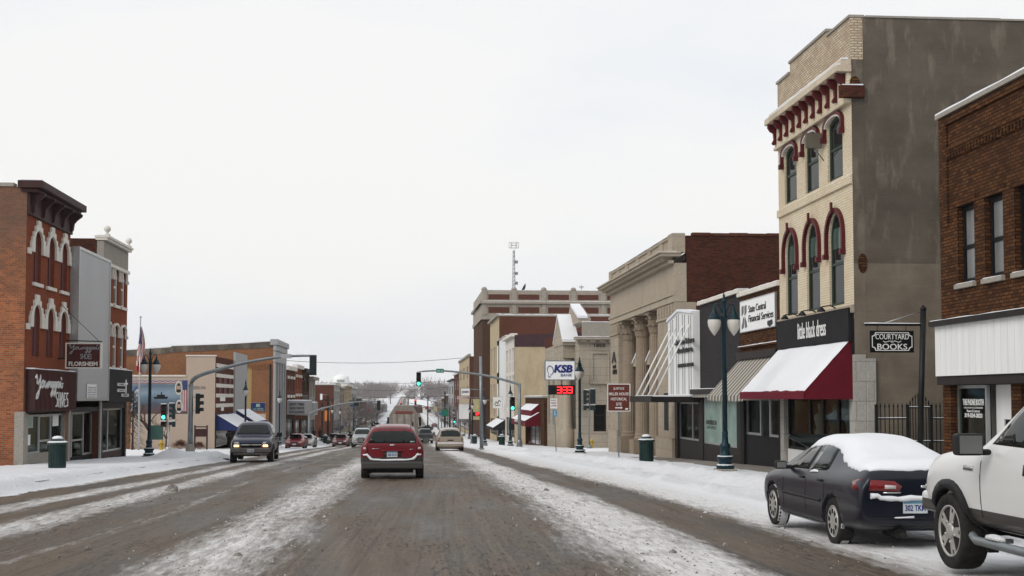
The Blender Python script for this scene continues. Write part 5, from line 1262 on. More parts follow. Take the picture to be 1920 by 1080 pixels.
# ---- grey painted brick front
d0, d1 = ru(1313), c0 - .01
D = bld('brick_shop', 'grey painted brick shop with pale green filmed windows', RR, d1)
dt = RR.v(1388, 549); db = gv(d1)-.6; dl = RR.v(1384, 728)
m = MB(); wall(m, RR, d0, d1, dl, dt); m.build('front_wall', M['brick_grey'], D); sides(D, RR, d0, d1, 20, db, dt-.01, M['brick_grey'], nf=.006)
cp = bx(D, 'coping', 'offwhite_trim', RR, (d0-.03, dt, -.35), (d1+.25, dt+.14, .12)); snow_line(cp, RR, d0, d1+.2, dt+.14, -.3, .10, .05)
cn = bx(D, 'cornice', 'bronze', RR, (d0, dl-.22, .003), (d1-.02, dl, .45)); snow_line(cn, RR, d0, d1-.05, dl, .02, .43, .04)
m = comb(d0+.1, d1-.2, dl-.34, dl-.22, .01, .36, 12, RR, .4)
m.build('modillion_course', M['offwhite_trim'], D)
gd = gv((d0+d1)/2)
bx(D, 'pier', 'bronze', RR, (d0+.003, db, -.3), (d0+.4, dl-.23, 0)); bx(D, 'pier', 'bronze', RR, (d1-.55, db, -.3), (d1-.003, dl-.23, 0))
shopfront(D, RR, d0+.41, d1-.56, gd-.1, dl-.24, .75, [d0+.41+(d1-d0-.97)*.55], 'alu', 'glass_mint', 'bronze', -.1, 2, False)
lt = MB(); q0, q1 = RR.u(1324, 800, -.1), RR.u(1344, 800, -.1); text(lt, 'ANDERSON', RR, q0, q1, RR.v(1335, 797), RR.v(1335, 788), -.096, .004, bold=.04); text(lt, 'LAW OFFICE', RR, q0+.1, q1-.1, RR.v(1335, 805), RR.v(1335, 799), -.096, .004); lt.build('window_lettering', M['black_letter'], D)

# ---- white metal gabled front with canopy
e0, e1 = ru(1265), d0 - .01
E = bld('metal_front_shop', 'white ribbed metal gabled shopfront with a flat canopy on rods', RR, e1)
eb = gv(e1)-.6; ec = RR.v(1311, 741)
P = [RR.px(1264, 601, .3), RR.px(1288, 579, .3), RR.px(1312, 581, .3)]
P = [(e0, P[0][1]), (e0+(e1-e0)*.46, P[1][1]), (e1, P[2][1]-.05)]
m = MB(); m.prism([(e0, ec), (e1, ec)] + P[::-1], -.2, .3, RR); m.build('front_panel', M['white_paint'], E)
m = MB()
for i, q in enumerate((.14,.22,.38,.46,.62,.70,.86,.94)):
    u = e0 + (e1-e0)*q; tp = P[0][1] + (P[1][1]-P[0][1])*min(1, q/.46) if q < .46 else P[1][1] + (P[2][1]-P[1][1])*(q-.46)/.54
    m.box((u-.03, ec+.05, .301), (u+.03, tp-.12, .33), 0, RR)
m.build('rib', M['grey_metal'], E)
m = MB()
for (a, b) in ((P[0], P[1]), (P[1], P[2])): m.prism([(a[0], a[1]), (b[0], b[1]), (b[0], b[1]+.10), (a[0], a[1]+.10)], -.25, .38, RR)
m.build('gable_cap', M['snow'], E)
sides(E, RR, e0, e1, 18, eb, P[0][1]-.2, M['brick_maroon'], nf=.21)
cl, n1 = e0+.05, 2.05
m = MB(); m.box((e0+.02, ec-.26, .003), (e1-.02, ec-.06, n1), 0, RR); m.box((e0-.01, ec-.30, n1+.001), (e1+.01, ec-.03, n1+.06), 0, RR); cn = m.build('canopy', M['bronze'], E); snow_line(cn, RR, e0+.05, e1-.05, ec-.06, .31, n1, .07)
m = MB(); m.box((e0-.01, ec-.30, .32), (e1+.012, ec-.26, n1), 0, RR); m.build('canopy_soffit', M['charcoal'], cn)
for i in range(4):
    k = MB(); u = e0 + .5 + (e1-e0-1)*i/3; k.tube([RR(u, ec-.04, n1-.15), RR(u, ec+3.05, .32)], .035, 8); k.build('canopy_rod', M['white_paint'], E)
ge = gv((e0+e1)/2)
bx(E, 'pier', 'bronze', RR, (e0+.003, eb, -.3), (e0+.55, ec-.31, 0)); bx(E, 'pier', 'bronze', RR, (e1-.35, eb, -.3), (e1-.003, ec-.31, 0))
shopfront(E, RR, e0+.56, e1-.36, ge-.1, ec-.31, .95, [e0+.56+(e1-e0-.92)*.62], 'alu', 'shop_glass', 'bronze', -.15, 2, True)
lt = MB()
for s, a, b, p, q in (('Christian Science', 1267, 1304, 645, 634), ('Bookstore', 1272, 1300, 661, 650), ('READING ROOM', 1273, 1302, 688, 681)):
    text(lt, s, RR, RR.u(a, 650, .3), RR.u(b, 650, .3), RR.v((a+b)/2, p, .3), RR.v((a+b)/2, q, .3), .336, .03, bold=.03)
lt.build('lettering', M['black_letter'], E)

# ---- classical bank with columns
h0, h1 = ru(1145), e0 - .01
N = bld('bank_building', 'buff stone bank with tall fluted columns and a dark red brick side wall', RR, h1, cat='bank')
nb = gv(h1)-1.2; npt = RR.v(1268, 434); nct = RR.v(1268, 470); nar = RR.v(1262, 566); W_ = h1-h0
pw = (RR.u(1267, 700)-RR.u(1236, 700)); 
m = MB(); m.box((h0, nar, -.6), (h1, nct-.5, .0), 0, RR); m.build('entablature', M['limestone_plain'], N)
m = MB(); m.box((h0, nar-.02, .001), (h1, nar+.28, .06), 0, RR); m.box((h0-.02, nar+.29, .001), (h1+.02, nar+.42, .12), 0, RR); m.build('architrave', M['limestone_plain'], N)
m = MB(); m.box((h0-.15, nct-.55, .0), (h1+.08, nct-.38, .25), 0, RR); m.box((h0-.45, nct-.22, -.3), (h1+.25, nct-.10, .70), 0, RR); m.box((h0-.50, nct-.10, -.3), (h1+.30, nct, .78), 0, RR); cr = m.build('cornice', M['limestone_plain'], N, False, .02)
m = comb(h0, h1, nct-.38, nct-.22, .01, .52, 44, RR)
m.build('dentil_course', M['limestone_plain'], cr); snow_line(cr, RR, h0-.4, h1+.2, nct, -.1, .74, .04)
m = MB(); m.box((h0+.2, nct, -.5), (h1-.2, npt-.18, -.02), 0, RR); m.box((h0+.15, npt-.18, -.52), (h1-.15, npt-.06, .05), 0, RR)
for q in (0, .14, .31, .5, .69, .86, 1): m.box((h0+(W_-.9)*q, nct+.001, -.55), (h0+.9+(W_-.9)*q, npt, .03 + (.06 if q in (0, 1) else 0)), 0, RR)
pr = m.build('parapet', M['limestone'], N)
snow_line(pr, RR, h0, h1, npt, -.5, .02, .05)
pf_ = RR.u(1160, 700)-h0
for a, b in ((h0, h0+pf_), (h1-pw, h1)):
    m = MB(); m.box((a, nb, -1.04), (b, nar-.02, .0), 0, RR); m.box((a-.05, nb, .001), (b+.05, gv(h1)+.9, .14), 0, RR); m.box((a-.04, nar-.75, .001), (b+.04, nar-.62, .08), 0, RR)
    for i in range(6): m.box((a+(b-a)*(i+.15)/6, nar-.60, .001), (a+(b-a)*(i+.75)/6, nar-.10, .06), 0, RR)
    m.build('corner_pier', M['limestone'], N)
# recessed wall with arched openings
H = []; ca, cb = h0+RR.u(1160, 700)-RR.u(1145, 700), h1-pw
cols = [RR.u(p_, 740, -.35) for p_ in (1174, 1198.5, 1225)]
opn = [(ca+.15, cols[0]-.4), (cols[0]+.6, cols[1]-.6), (cols[1]+.6, cols[2]-.6), (cols[2]+.5, cb-.15)]; opn = [o_ for o_ in opn if o_[1]-o_[0] > .9]
gN = gv((h0+h1)/2)
for a, b in opn: H.append((a, b, gN+.9, RR.v(1240, 690), .5*(b-a)*.8))
m = MB(); wall(m, RR, ca, cb, nb, nar, H, .3, 0, -1.05); m.build('recess_wall', M['limestone'], N)
for h in H:
    window(N, RR, h[0]+.03, h[1]-.03, h[2], h[3]-.03, -1.3, M['bronze'], M['glass'], h[4], .09, None, rails=(.45, .7), mull=(.5,))
    hd = hood(N, RR, h[0]-.02, h[1]+.02, h[3]-h[4], h[3], .28, -.85, 'limestone_plain', .0, 0, 0, -1.045)
    k = MB(); c = (h[0]+h[1])/2; ww = (h[1]-h[0])/2+.45; vt_ = h[3]+.35
    k.prism([(c-ww, vt_), (c+ww, vt_), (c, vt_+.8)], -1.04, -.70, RR); pd = k.build('door_pediment', M['limestone_plain'], N)
    k = MB()
    for sx in (-1, 1): k.prism([(c+sx*ww*1.04, vt_+.03), (c, vt_+.83), (c, vt_+.93), (c+sx*ww*1.04, vt_+.13)], -1.03, -.62, RR)
    k.build('snow', M['snow'], pd)
for c in cols:
    r = .42; zb = gN - .6; zt = nar - .02; o = RR(c, 0, -.55); m = MB()
    m.box((c-.68, zb-.6, -1.2), (c+.68, zb+1.35, .10), 0, RR); ns = 40; vs = []
    hs = [(r*1.18, zb+1.351), (r*1.22, zb+1.45), (r*1.05, zb+1.55), (r*1.1, zb+1.63), (r, zb+1.70)] + [(r*(1-.14*q**1.6), zb+1.75+(zt-1.15-zb-1.75)*q) for q in (0,.25,.5,.75,1)] + [(r*.95, zt-1.13), (r*.88, zt-1.10)]
    for rr, z in hs:
        for k in range(ns):
            t = 2*math.pi*k/ns; q = rr*(1 - (.045 if k % 2 and zb+1.72 < z < zt-1.14 else 0)); vs.append((o.x+q*math.cos(t), o.y+q*math.sin(t), z))
    m.add(vs, [(j*ns+k, j*ns+(k+1) % ns, (j+1)*ns+(k+1) % ns, (j+1)*ns+k) for j in range(len(hs)-1) for k in range(ns)], 0, False)
    co_ = m.build('column', M['limestone_dark'], N)
    k = MB(); k.lathe([(r*.86, zt-1.10), (r*.90, zt-.7), (r*1.05, zt-.3), (r*1.25, zt-.16)], 20, (o.x, o.y, 0))
    for row, (zz, rr, hh) in enumerate(((zt-1.08, r*.90, .42), (zt-.74, r*.98, .45))):
        for q in range(12):
            t = 2*math.pi*(q+.5*row)/12; cx, cy = math.cos(t), math.sin(t); pw_ = .11
            for a_, b_ in (((0, rr, 0), (.28, rr+.03, hh*.55)), ((.28, rr+.03, hh*.55), (.16, rr+.17, hh))):
                pass
            P0 = [(o.x+cx*(rr)-cy*s*pw_, o.y+cy*(rr)+cx*s*pw_, zz) for s in (-1, 1)]; P1 = [(o.x+cx*(rr+.06)-cy*s*pw_*1.2, o.y+cy*(rr+.06)+cx*s*pw_*1.2, zz+hh*.7) for s in (-1, 1)]; P2 = [(o.x+cx*(rr+.20)-cy*s*pw_*.6, o.y+cy*(rr+.20)+cx*s*pw_*.6, zz+hh*.95) for s in (-1, 1)]; P3 = [(o.x+cx*(rr+.22)-cy*s*pw_*.3, o.y+cy*(rr+.22)+cx*s*pw_*.3, zz+hh*.75) for s in (-1, 1)]
            k.add(P0+P1+P2+P3, [(0,1,3,2),(2,3,5,4),(4,5,7,6)])
    k.box((o.x-r*1.25, o.y-r*1.25, zt-.16), (o.x+r*1.25, o.y+r*1.25, zt-.003)); k.build('capital', M['limestone_dark'], co_)
for a, b in ((h1-pw*.62, h1-pw*.36),): bx(N, 'slit_window', 'black', RR, (a, RR.v(1250, 807), .002), (b, RR.v(1250, 737), .012))
bx(N, 'plinth', 'limestone', RR, (ca, nb, -1.0), (cb, gN-.3, -.2))
m = MB(); m.box((h1-.3, nb, -24), (h1-.004, npt-.1, -.58), 0, RR); m.build('side_wall', M['brick_dark'], N)
m = MB(); m.box((h0+.004, nb, -24), (h0+.3, npt-.1, -.58), 0, RR); m.build('side_wall', M['brick_dark'], N)
m = MB(); m.box((h0+.3, nb, -23.99), (h1-.3, npt-.12, -23.7), 0, RR); m.build('rear_wall', M['brick_dark'], N)
m = MB(); m.box((h0+.31, npt-1.2, -23.69), (h1-.31, npt-.9, -.61), 0, RR); m.build('roof', M['snow'], N)
m = MB()
for i in range(26): m.box((h1-.36, npt-.098, -24+i*.89), (h1+.05, npt+.02+.02*(i % 2), -24+i*.89+.86), 0, RR)
m.build('coping', M['brick_maroon'], N)
lt = MB(); text(lt, 'A', RR, RR.u(1148, 690), RR.u(1156, 690), RR.v(1152, 680), RR.v(1152, 660), .002, .05, bold=.05); text(lt, 'est', RR, RR.u(1150, 690), RR.u(1156, 690), RR.v(1152, 691), RR.v(1152, 684), .002, .05); text(lt, '1911', RR, RR.u(1150, 690), RR.u(1157, 690), RR.v(1152, 702), RR.v(1152, 693), .002, .05, bold=.03); lt.build('lettering', M['bronze'], N)
# ================================================================== left-hand side of the street
XL = -14.3; LL = LF(XL, 0)
def lu(px): return LL.u(px, 740)
gl = lambda u: gz(u) + .15
def stepped_hood(root, fr, c, w, vs, vt, mat):
    """white stepped label mould over an arched panel"""
    m = MB(); A = arch_pts(c-w, c+w, vs, vt, 12); h = vt - vs
    st = [(-w-.42, -.38), (-w-.30, .02), (-w-.14, .40*h), (-w+.10, .80*h), (-w*.42, h+.16), (-w*.16, h+.38)]
    O = [(c+x, vs+y) for x, y in st]; O2 = [(2*c-x, y) for x, y in O][::-1]
    top = []
    for (x, y), (x2, y2) in zip(O, O[1:]): top += [(x, y), (x, y2)]
    top += [O[-1]]; topR = [(2*c-x, y) for x, y in top][::-1]
    out = top + topR; inn = [(c-w, vs-.38)] + A + [(c+w, vs-.38)]
    # pair up the outlines by arc length
    def res(P, k):
        d = [0]
        for (a, b), (e, f) in zip(P, P[1:]): d.append(d[-1] + math.hypot(e-a, f-b))
        r = []
        for i in range(k+1):
            t = d[-1]*i/k; j = 0
            while j < len(d)-2 and d[j+1] < t: j += 1
            q = (t-d[j])/max(d[j+1]-d[j], 1e-6); r.append((P[j][0]+(P[j+1][0]-P[j][0])*q, P[j][1]+(P[j+1][1]-P[j][1])*q))
        return r
    m.ring(res(inn, 46), res(out, 46), .003, .09, fr)
    return m.build('window_hood', M[mat], root)

# ---- shoe shop, red brick with white stepped hoods
a0, a1 = lu(44), lu(127)
A = bld('brick_building', 'red brick shoe shop with white stepped window hoods and a dark bracketed cornice', LL, a0)
at = LL.v(60, 352); ab = gl(a0) - .7; af = LL.v(100, 694)
t = MB()
PW = [(lu(58), lu(71)), (lu(84), lu(97)), (lu(109), lu(121))]
cs = [(p[0]+p[1])/2 for p in PW]; hw = .52
pv = lambda px, py: LL.v(px, py)
w3 = (pv(65, 530), pv(65, 437)); w2 = (pv(65, 668), pv(65, 577))
H = [(c-hw, c+hw, w3[0], w3[1]+.1, hw*.9) for c in cs] + [(c-hw, c+hw, w2[0], w2[1]+.1, hw*.9) for c in cs]
m = MB(); wall(m, LL, a0, a1, af-.4, at, H, .14); m.build('front_wall', M['brick_facade'], A)
for i, h in enumerate(H):
    m = MB(); P = [(h[0],h[2]),(h[1],h[2])] + arch_pts(h[0], h[1], h[3]-h[4], h[3], 10)[::-1]; m.prism(P, -.13, -.09, LL)
    m.box((( h[0]+h[1])/2-.03, h[2]+.02, -.089), ((h[0]+h[1])/2+.03, h[3]-.06, -.06), 0, LL); m.build('blocked_window', M['panel_brown'] if 'panel_brown' in M else M.setdefault('panel_brown', mat_plain('brown_boarding', (.10,.033,.03), .7, var=.12)), A)
    stepped_hood(A, LL, (h[0]+h[1])/2, hw+.02, h[3]-h[4], h[3]+.03, 'offwhite_trim')
    if i < 3: bx(A, 'sill', 'offwhite_trim', LL, (h[0]-.1, h[2]-.13, .003), (h[1]+.1, h[2]-.0, .10))
for v in (w3[1]+.1-hw*.9-.38, w2[1]+.1-hw*.9-.38):
    ends = [a0+.1] + [q for c in cs for q in (c-hw-.46, c+hw+.46)] + [a1-.05]
    for p, q in zip(ends[::2], ends[1::2]):
        if q-p > .05: bx(A, 'string_course', 'offwhite_trim', LL, (p, v-.12, .003), (q, v+.10, .085))
cv = LL.v(60, 360); ct = LL.v(78, 337, .6)
m = MB(); m.box((a0-.25, ct-.28, -.3), (a1+.12, ct, .62), 0, LL); m.box((a0-.12, ct-.42, -.2), (a1+.06, ct-.282, .42), 0, LL); m.box((a0+.01, ct-1.25, .003), (a1-.02, ct-.422, .10), 0, LL); cr = m.build('cornice', M['maroon_dark'], A, False, .02)
snow_line(cr, LL, a0-.2, a1+.1, ct, -.2, .58, .04)
for i in range(5):
    c = a0 + .35 + (a1-a0-.7)*i/4; k = MB(); pr = [(.10, ct-.425), (.56, ct-.425), (.56, ct-.52), (.36, ct-.68), (.24, ct-.82), (.20, ct-1.1), (.10, ct-1.2)]
    n = len(pr); w = .08; k.add([LL(c-w, v, q) for q, v in pr] + [LL(c+w, v, q) for q, v in pr], [tuple(range(n)), tuple(range(2*n-1, n-1, -1))] + [(j, (j+1) % n, n+(j+1) % n, n+j) for j in range(n)]); k.build('bracket', M['maroon_dark'], A)
m = MB(); m.box((a0+.004, ab, -24), (a0+.3, at-.05, -.004), 0, LL); m.build('side_wall', M['brick_red'], A)
m = MB(); m.box((a1-.3, ab, -24), (a1-.004, at-.05, -.004), 0, LL); m.build('side_wall', M['brick_red'], A)
m = MB(); m.box((a0+.3, ab, -23.99), (a1-.3, at-.1, -23.7), 0, LL); m.build('rear_wall', M['brick_red'], A)
m = MB(); m.box((a0+.31, at-.9, -23.69), (a1-.31, at-.6, -.02), 0, LL); m.build('roof', M['snow'], A)
cp = MB()
for i in range(24): cp.box((a0-.05, at-.048, -24+i*.98), (a0+.36, at+.05+.02*(i % 3), -24+(i+1)*.98-.01), 0, LL)
cp.build('coping', M['concrete'], A)
# shop front
bx(A, 'fascia_back', 'maroon_dark', LL, (a0+.25, LL.v(60, 775), .003), (a1-.03, af-.03, .10))
bx(A, 'side_pier', 'concrete', LL, (a0-.04, ab, -.30), (a0+.55, LL.v(50, 772), .035)); bx(A, 'pier', 'concrete', LL, (a1-.35, ab, -.3), (a1-.006, LL.v(120, 776), -.01))
ga = gl((a0+a1)/2); va_ = LL.v(60, 778)
shopfront(A, LL, a0+.56, a1-.36, ga-.1, va_, .55, [a0+.56+(a1-a0-.92)*.36, a0+.56+(a1-a0-.92)*.68], 'alu', 'shop_glass', 'concrete', -.15, 2.4, True, door=1)
for i, (q, v0, v1_, w_) in enumerate(((.12,1.75,2.2,1.1), (.12,1.1,1.5,.45), (.80,1.75,2.2,1.1))):
    c = a0+.56+(a1-a0-.92)*q; bx(A, 'window_poster', 'white_board' if i else 'glass_mint', LL, (c-.3*w_, ga+v0-.3, -.135), (c+.5*w_, ga+v1_-.3, -.128))
fa = sign_on('fascia_sign', 'dark maroon ribbed shop sign with white script above the shoe shop window', LL, a0+.18, a1-.02, LL.v(55, 772, .35), LL.v(55, 691, .35), .11, .24, 'sign_maroon', 'maroon_dark')
m = MB()
for i in range(34):
    u = a0 + .25 + (a1-a0-.33)*i/34; m.box((u, LL.v(55, 772, .35)+.04, .351), (u+.06, LL.v(55, 691, .35)-.04, .372), 0, LL)
m.build('ribs', M['sign_maroon'], fa)
snow_line(fa, LL, a0+.18, a1-.02, LL.v(55, 691, .35)+.002, .02, .34, .06)
SCR = [[(.02,.88),(.05,.97),(.08,.86),(.07,.70),(.12,.68),(.18,.86),(.20,.97),(.19,.70),(.15,.42),(.10,.22),(.05,.20),(.06,.32),(.16,.50),(.24,.62)],
       [(.30,.80),(.25,.74),(.24,.62),(.28,.56),(.32,.64),(.30,.78),(.36,.72)], [(.36,.78),(.36,.60),(.40,.56),(.45,.72),(.45,.60),(.48,.56)], [(.48,.58),(.50,.76),(.51,.60),(.55,.77),(.58,.72),(.58,.58)],
       [(.68,.76),(.63,.76),(.61,.64),(.64,.56),(.69,.74),(.68,.40),(.63,.26),(.60,.34),(.70,.56)], [(.79,.76),(.74,.76),(.72,.64),(.75,.56),(.80,.74),(.79,.42),(.74,.28),(.71,.36),(.81,.56)],
       [(.82,.58),(.84,.76),(.88,.74)], [(.86,.62),(.91,.68),(.90,.78),(.87,.70),(.88,.58),(.93,.58)], [(.93,.58),(.94,.76),(.96,.60),(.99,.77),(1.0,.58)], [(1.01,.92),(1.03,.86)], [(1.09,.72),(1.05,.72),(1.07,.64),(1.05,.58),(1.02,.58)]]
SHO = [[(.14,.95),(.03,.90),(.03,.65),(.14,.50),(.13,.15),(.02,.08)], [(.24,.98),(.24,.05)], [(.38,.95),(.38,.02)], [(.24,.5),(.38,.5)], [(.52,.95),(.46,.5),(.52,.05),(.60,.5),(.52,.95)], [(.80,.92),(.68,.92),(.68,.06),(.80,.06)], [(.68,.5),(.78,.5)], [(.99,.92),(.88,.88),(.88,.6),(.98,.48),(.98,.12),(.86,.08)]]
m = MB(); u_ = lambda px: LL.u(px, 730, .37)
strokes(m, SCR, LL, u_(65), u_(113), LL.v(95, 758, .37), LL.v(95, 703, .37), .372, .06, .03); strokes(m, SHO, LL, u_(104), u_(127), LL.v(115, 764, .37), LL.v(115, 735, .37), .372, .05, .03); m.build('lettering', M['white_letter'], fa)
# hanging sign at right angles to the wall
HY = a0 + 4.6; HC = CFr(HY, 0)
hu0, hu1 = HC.u(124, 666), HC.u(191, 666); hv0, hv1 = HC.v(157, 691), HC.v(157, 643)
hs = sign_on('projecting_sign', 'maroon hanging sign with white script and block letters beside the shoe shop', HC, hu0, hu1, hv0, hv1, -.12, .24, 'sign_maroon', 'offwhite_trim', rim=.05)
m = MB(); strokes(m, SCR, HC, hu0+.12, hu1-.18, hv0+.50, hv1-.06, .122, .03, .012); m.build('lettering', M['grey_metal'], hs)
lettering(hs, 'SHOES', HC, hu0+.60, hu1-.38, hv0+.38, hv0+.60, .122, 'grey_metal'); lettering(hs, 'FLORSHEIM', HC, hu0+.14, hu1-.14, hv0+.10, hv0+.28, .122, 'offwhite_trim', bold=.03)
m = MB(); m.tube([HC(hu0-.02, hv1+.1, 0), HC(hu1, hv1+.06, 0)], .025, 6); m.tube([(XL+.05, HY, hv1+1.6), HC(hu1-.1, hv1+.05, 0)], .012, 6); m.tube([(XL, HY, hv0+.4), HC(hu0, hv0+.4, 0)], .03, 6); m.build('bracket', M['dark_metal'], hs)

# ---- building behind a blank grey metal sheet
c0, c1 = a1 + .01, lu(189)
Bm = bld('metal_clad_building', 'three-storey shop covered by a plain grey ribbed metal sheet', LL, c0)
bt = LL.v(132, 455, .35); bb = gl(c0)-.7; bs = LL.v(150, 751, .35)
t = NT('pale_grey_cladding'); x, y, z = t.xyz(t.pos()); rb = t.math('FRACT', t.math('MULTIPLY', y, 6.5)); n = t.noise(t.comb(0, t.math('MULTIPLY', y, .8), t.math('MULTIPLY', z, .3)), 1, 4)
t.bump(t.ramp(rb, [(.0, 0.0), (.15, 1.0), (.5, 1.0), (.65, 0.0)]), .6, .02); M['clad'] = t.set(col=t.mix(n, (.33,.33,.335,1), (.41,.41,.415,1)), rough=.5, metal=.15)
m = MB(); m.box((c0+.05, bs, .003), (c1-.03, bt, .35), 0, LL); m.build('cladding', M['clad'], Bm)
m = MB(); P = [(c0+.03, bs-.02), (c1-.01, bs-.02), (c1-.01, bt+.02), (c0+.03, bt+.02)]; Q = [(c0+.16, bs+.10), (c1-.14, bs+.10), (c1-.14, bt-.10), (c0+.16, bt-.10)]; m.ring(Q, P, .02, .38, LL, 0, True); m.build('edge_trim', M['alu'], Bm)
m = MB(); wall(m, LL, c0, c1, bs-.3, bt-.2); m.build('front_wall', M['brick_facade'], Bm); sides(Bm, LL, c0, c1, 22, bb, bt-.25, M['brick_maroon'], near_at='u0', nf=.006)
gb = gl((c0+c1)/2)
bx(Bm, 'pier', 'concrete', LL, (c0+.003, bb, -.3), (c0+.35, bs-.02, .05)); bx(Bm, 'pier', 'alu', LL, (c1-.28, bb, -.3), (c1-.003, bs-.02, .06)); bx(Bm, 'lintel', 'bronze', LL, (c0+.36, bs-.5, -.2), (c1-.29, bs-.02, .0))
shopfront(Bm, LL, c0+.36, c1-.29, gb-.1, bs-.51, .3, [c0+.36+(c1-c0-.65)*.30, c0+.36+(c1-c0-.65)*.70], 'alu', 'shop_glass', 'charcoal', -.35, 2.4, True, door=1)
pq = sign_on('notice_board', 'small white notice board on the grey metal sheet', LL, LL.u(161, 735, .35), LL.u(180, 735, .35), LL.v(170, 752, .35)+.1, LL.v(170, 719, .35), .355, .03, 'white_board', 'alu')
m = MB()
for i in range(5): text(m, ['YOUR SHOE STORE', 'SINCE 1929', 'FAMILY SHOES', 'REPAIRS', 'OPEN DAILY'][i], LL, LL.u(163, 735, .35), LL.u(178, 735, .35), LL.v(170, 728+i*4.4, .35), LL.v(170, 725.5+i*4.4, .35), .39, .004)
m.build('lettering', M['grey_letter'], pq)

# ---- red brick with cream hoods, dark fascia
d0, d1 = c1 + .01, lu(236)
Dm = bld('brick_building', 'three-storey red brick building with cream window surrounds and ball finials on its parapet', LL, d0)
dt = LL.v(192, 440); db = gl(d0)-.7; df = LL.v(200, 692); dfb = LL.v(200, 754)
cs = [d0 + (d1-d0)*q for q in (.22, .52, .82)]; hw = .50
w3 = (LL.v(205, 569), LL.v(205, 500)); w2 = (LL.v(205, 684), LL.v(205, 608))
w3 = (LL.v(194, 565), LL.v(194, 493)); w2 = (LL.v(194, 687), LL.v(194, 604))
H = [(c-hw, c+hw, w[0], w[1], .2) for w in (w3, w2) for c in cs]
m = MB(); wall(m, LL, d0, d1, df-.3, dt-1.2, H, .16); m.build('front_wall', M['brick_facade'], Dm)
for h in H:
    window(Dm, LL, h[0]+.02, h[1]-.02, h[2], h[3]-.02, -.14, M['offwhite_trim'], M['glass_grey'], h[4], .10, .5)
    hood(Dm, LL, h[0]-.02, h[1]+.02, h[3]-.20, h[3], .10, .10, 'offwhite_trim', .3)
    bx(Dm, 'sill', 'offwhite_trim', LL, (h[0]-.1, h[2]-.14, .003), (h[1]+.1, h[2], .10))
m = MB(); m.box((d0+.02, dt-1.2, -.3), (d1-.02, dt-.25, .02), 0, LL); m.build('frieze', M['concrete'], Dm)
m = MB(); m.box((d0-.02, dt-.22, -.35), (d1+.04, dt-.10, .18), 0, LL); m.box((d0-.04, dt-.10, -.4), (d1+.06, dt, .26), 0, LL); m.box((d0, dt-1.35, .003), (d1, dt-1.2, .12), 0, LL); cr = m.build('cornice', M['offwhite_trim'], Dm); snow_line(cr, LL, d0, d1, dt, -.3, .24, .04)
for u in (d0+.3, d1-.35):
    k = MB(); k.lathe([(.14,0),(.14,.08),(.06,.12),(.06,.17),(.15,.26),(.17,.34),(.12,.44),(.04,.49),(.001,.50)], 14, LL(u, dt+.002, .1)); k.build('finial', M['offwhite_trim'], Dm)
sides(Dm, LL, d0, d1, 22, db, dt-.15, M['brick_dark'], M['brick_red'], near_at='u0', nf=.31)
fd = bx(Dm, 'fascia', 'charcoal', LL, (d0+.05, dfb, .003), (d1+.05, df, .30)); snow_line(fd, LL, d0+.05, d1+.05, df, .02, .30, .06)
gd = gl((d0+d1)/2)
bx(Dm, 'pier', 'bronze', LL, (d0+.003, db, -.3), (d0+.3, dfb-.003, .05)); bx(Dm, 'pier', 'bronze', LL, (d1-.3, db, -.3), (d1-.003, dfb-.003, .05)); bx(Dm, 'lintel', 'bronze', LL, (d0+.31, dfb-.3, -.2), (d1-.31, dfb-.003, .02))
shopfront(Dm, LL, d0+.31, d1-.31, gd-.1, dfb-.31, .45, [d0+.31+(d1-d0-.62)*.36], 'alu', 'shop_glass', 'maroon_dark', -.15, 2.4, True)
FU = lambda px: LL.u(px, 730, .31)
for lab, a, b, c, d in (('white narrow name board, upper of three on the charcoal fascia', 219, 233, 724, 718), ('white narrow name board in the middle of the charcoal fascia', 219, 233, 735, 729), ('white name board lowest on the charcoal fascia near its far end', 227, 240, 744, 738)):
    q = sign_on('name_board', lab, LL, FU(a), FU(b), LL.v((a+b)/2, c, .31), LL.v((a+b)/2, d, .31), .302, .04, 'white_board', 'alu', rim=.02)
    lettering(q, 'ALTERNATIVES' if c > 740 else ('WOMEN' if c < 730 else 'CENTER'), LL, FU(a)+.25, FU(b)-.25, LL.v((a+b)/2, c-1.5, .31), LL.v((a+b)/2, d+1.5, .31), .345, 'black_letter', bold=.02, th=.004)
q = MB(); q.box((FU(236)-.08, LL.v(236, 737, .31), .302), (FU(236)+.08, LL.v(236, 712, .31), .33), 0, LL); q.box((FU(236)-.4, LL.v(236, 721, .31), .303), (FU(236)+.35, LL.v(236, 718, .31), .333), 0, LL); q.build('cross_emblem', M['white_board'], Dm)

# ---- corner beyond the cross street: low beige building with a mural
MY = 96.0; MC = CFr(MY, 0)
e0, e1 = MY, lu(460)
Mb = bld('beige_corner_building', 'beige rendered corner building with a painted side wall and navy awnings', LL, e0)
eb = gl(e0)-.8; exl = MC.u(246, 740); ehi = MC.v(380, 668); elo = MC.v(300, 706); exs = MC.u(349, 700)
m = MB(); m.box((exl, eb, -.3), (exs, elo, 0), 0, MC); m.box((exs, eb, -.301), (XL-.004, ehi, .002), 0, MC); sw = m.build('side_wall', M['pink_stucco'], Mb)
cp = MB(); cp.box((exl-.1, elo+.002, -.36), (exs-.003, elo+.12, .08), 0, MC); cp.box((exs-.05, ehi+.002, -.36), (XL+.05, ehi+.10, .06), 0, MC); cpo = cp.build('coping', M['offwhite_trim'], Mb)
m = MB(); m.box((exl, elo-.8, -16), (exs, elo-.6, -.31), 0, MC); m.box((exs, ehi-.8, -16), (XL-.31, ehi-.6, -.31), 0, MC); m.build('roof', M['snow'], Mb)
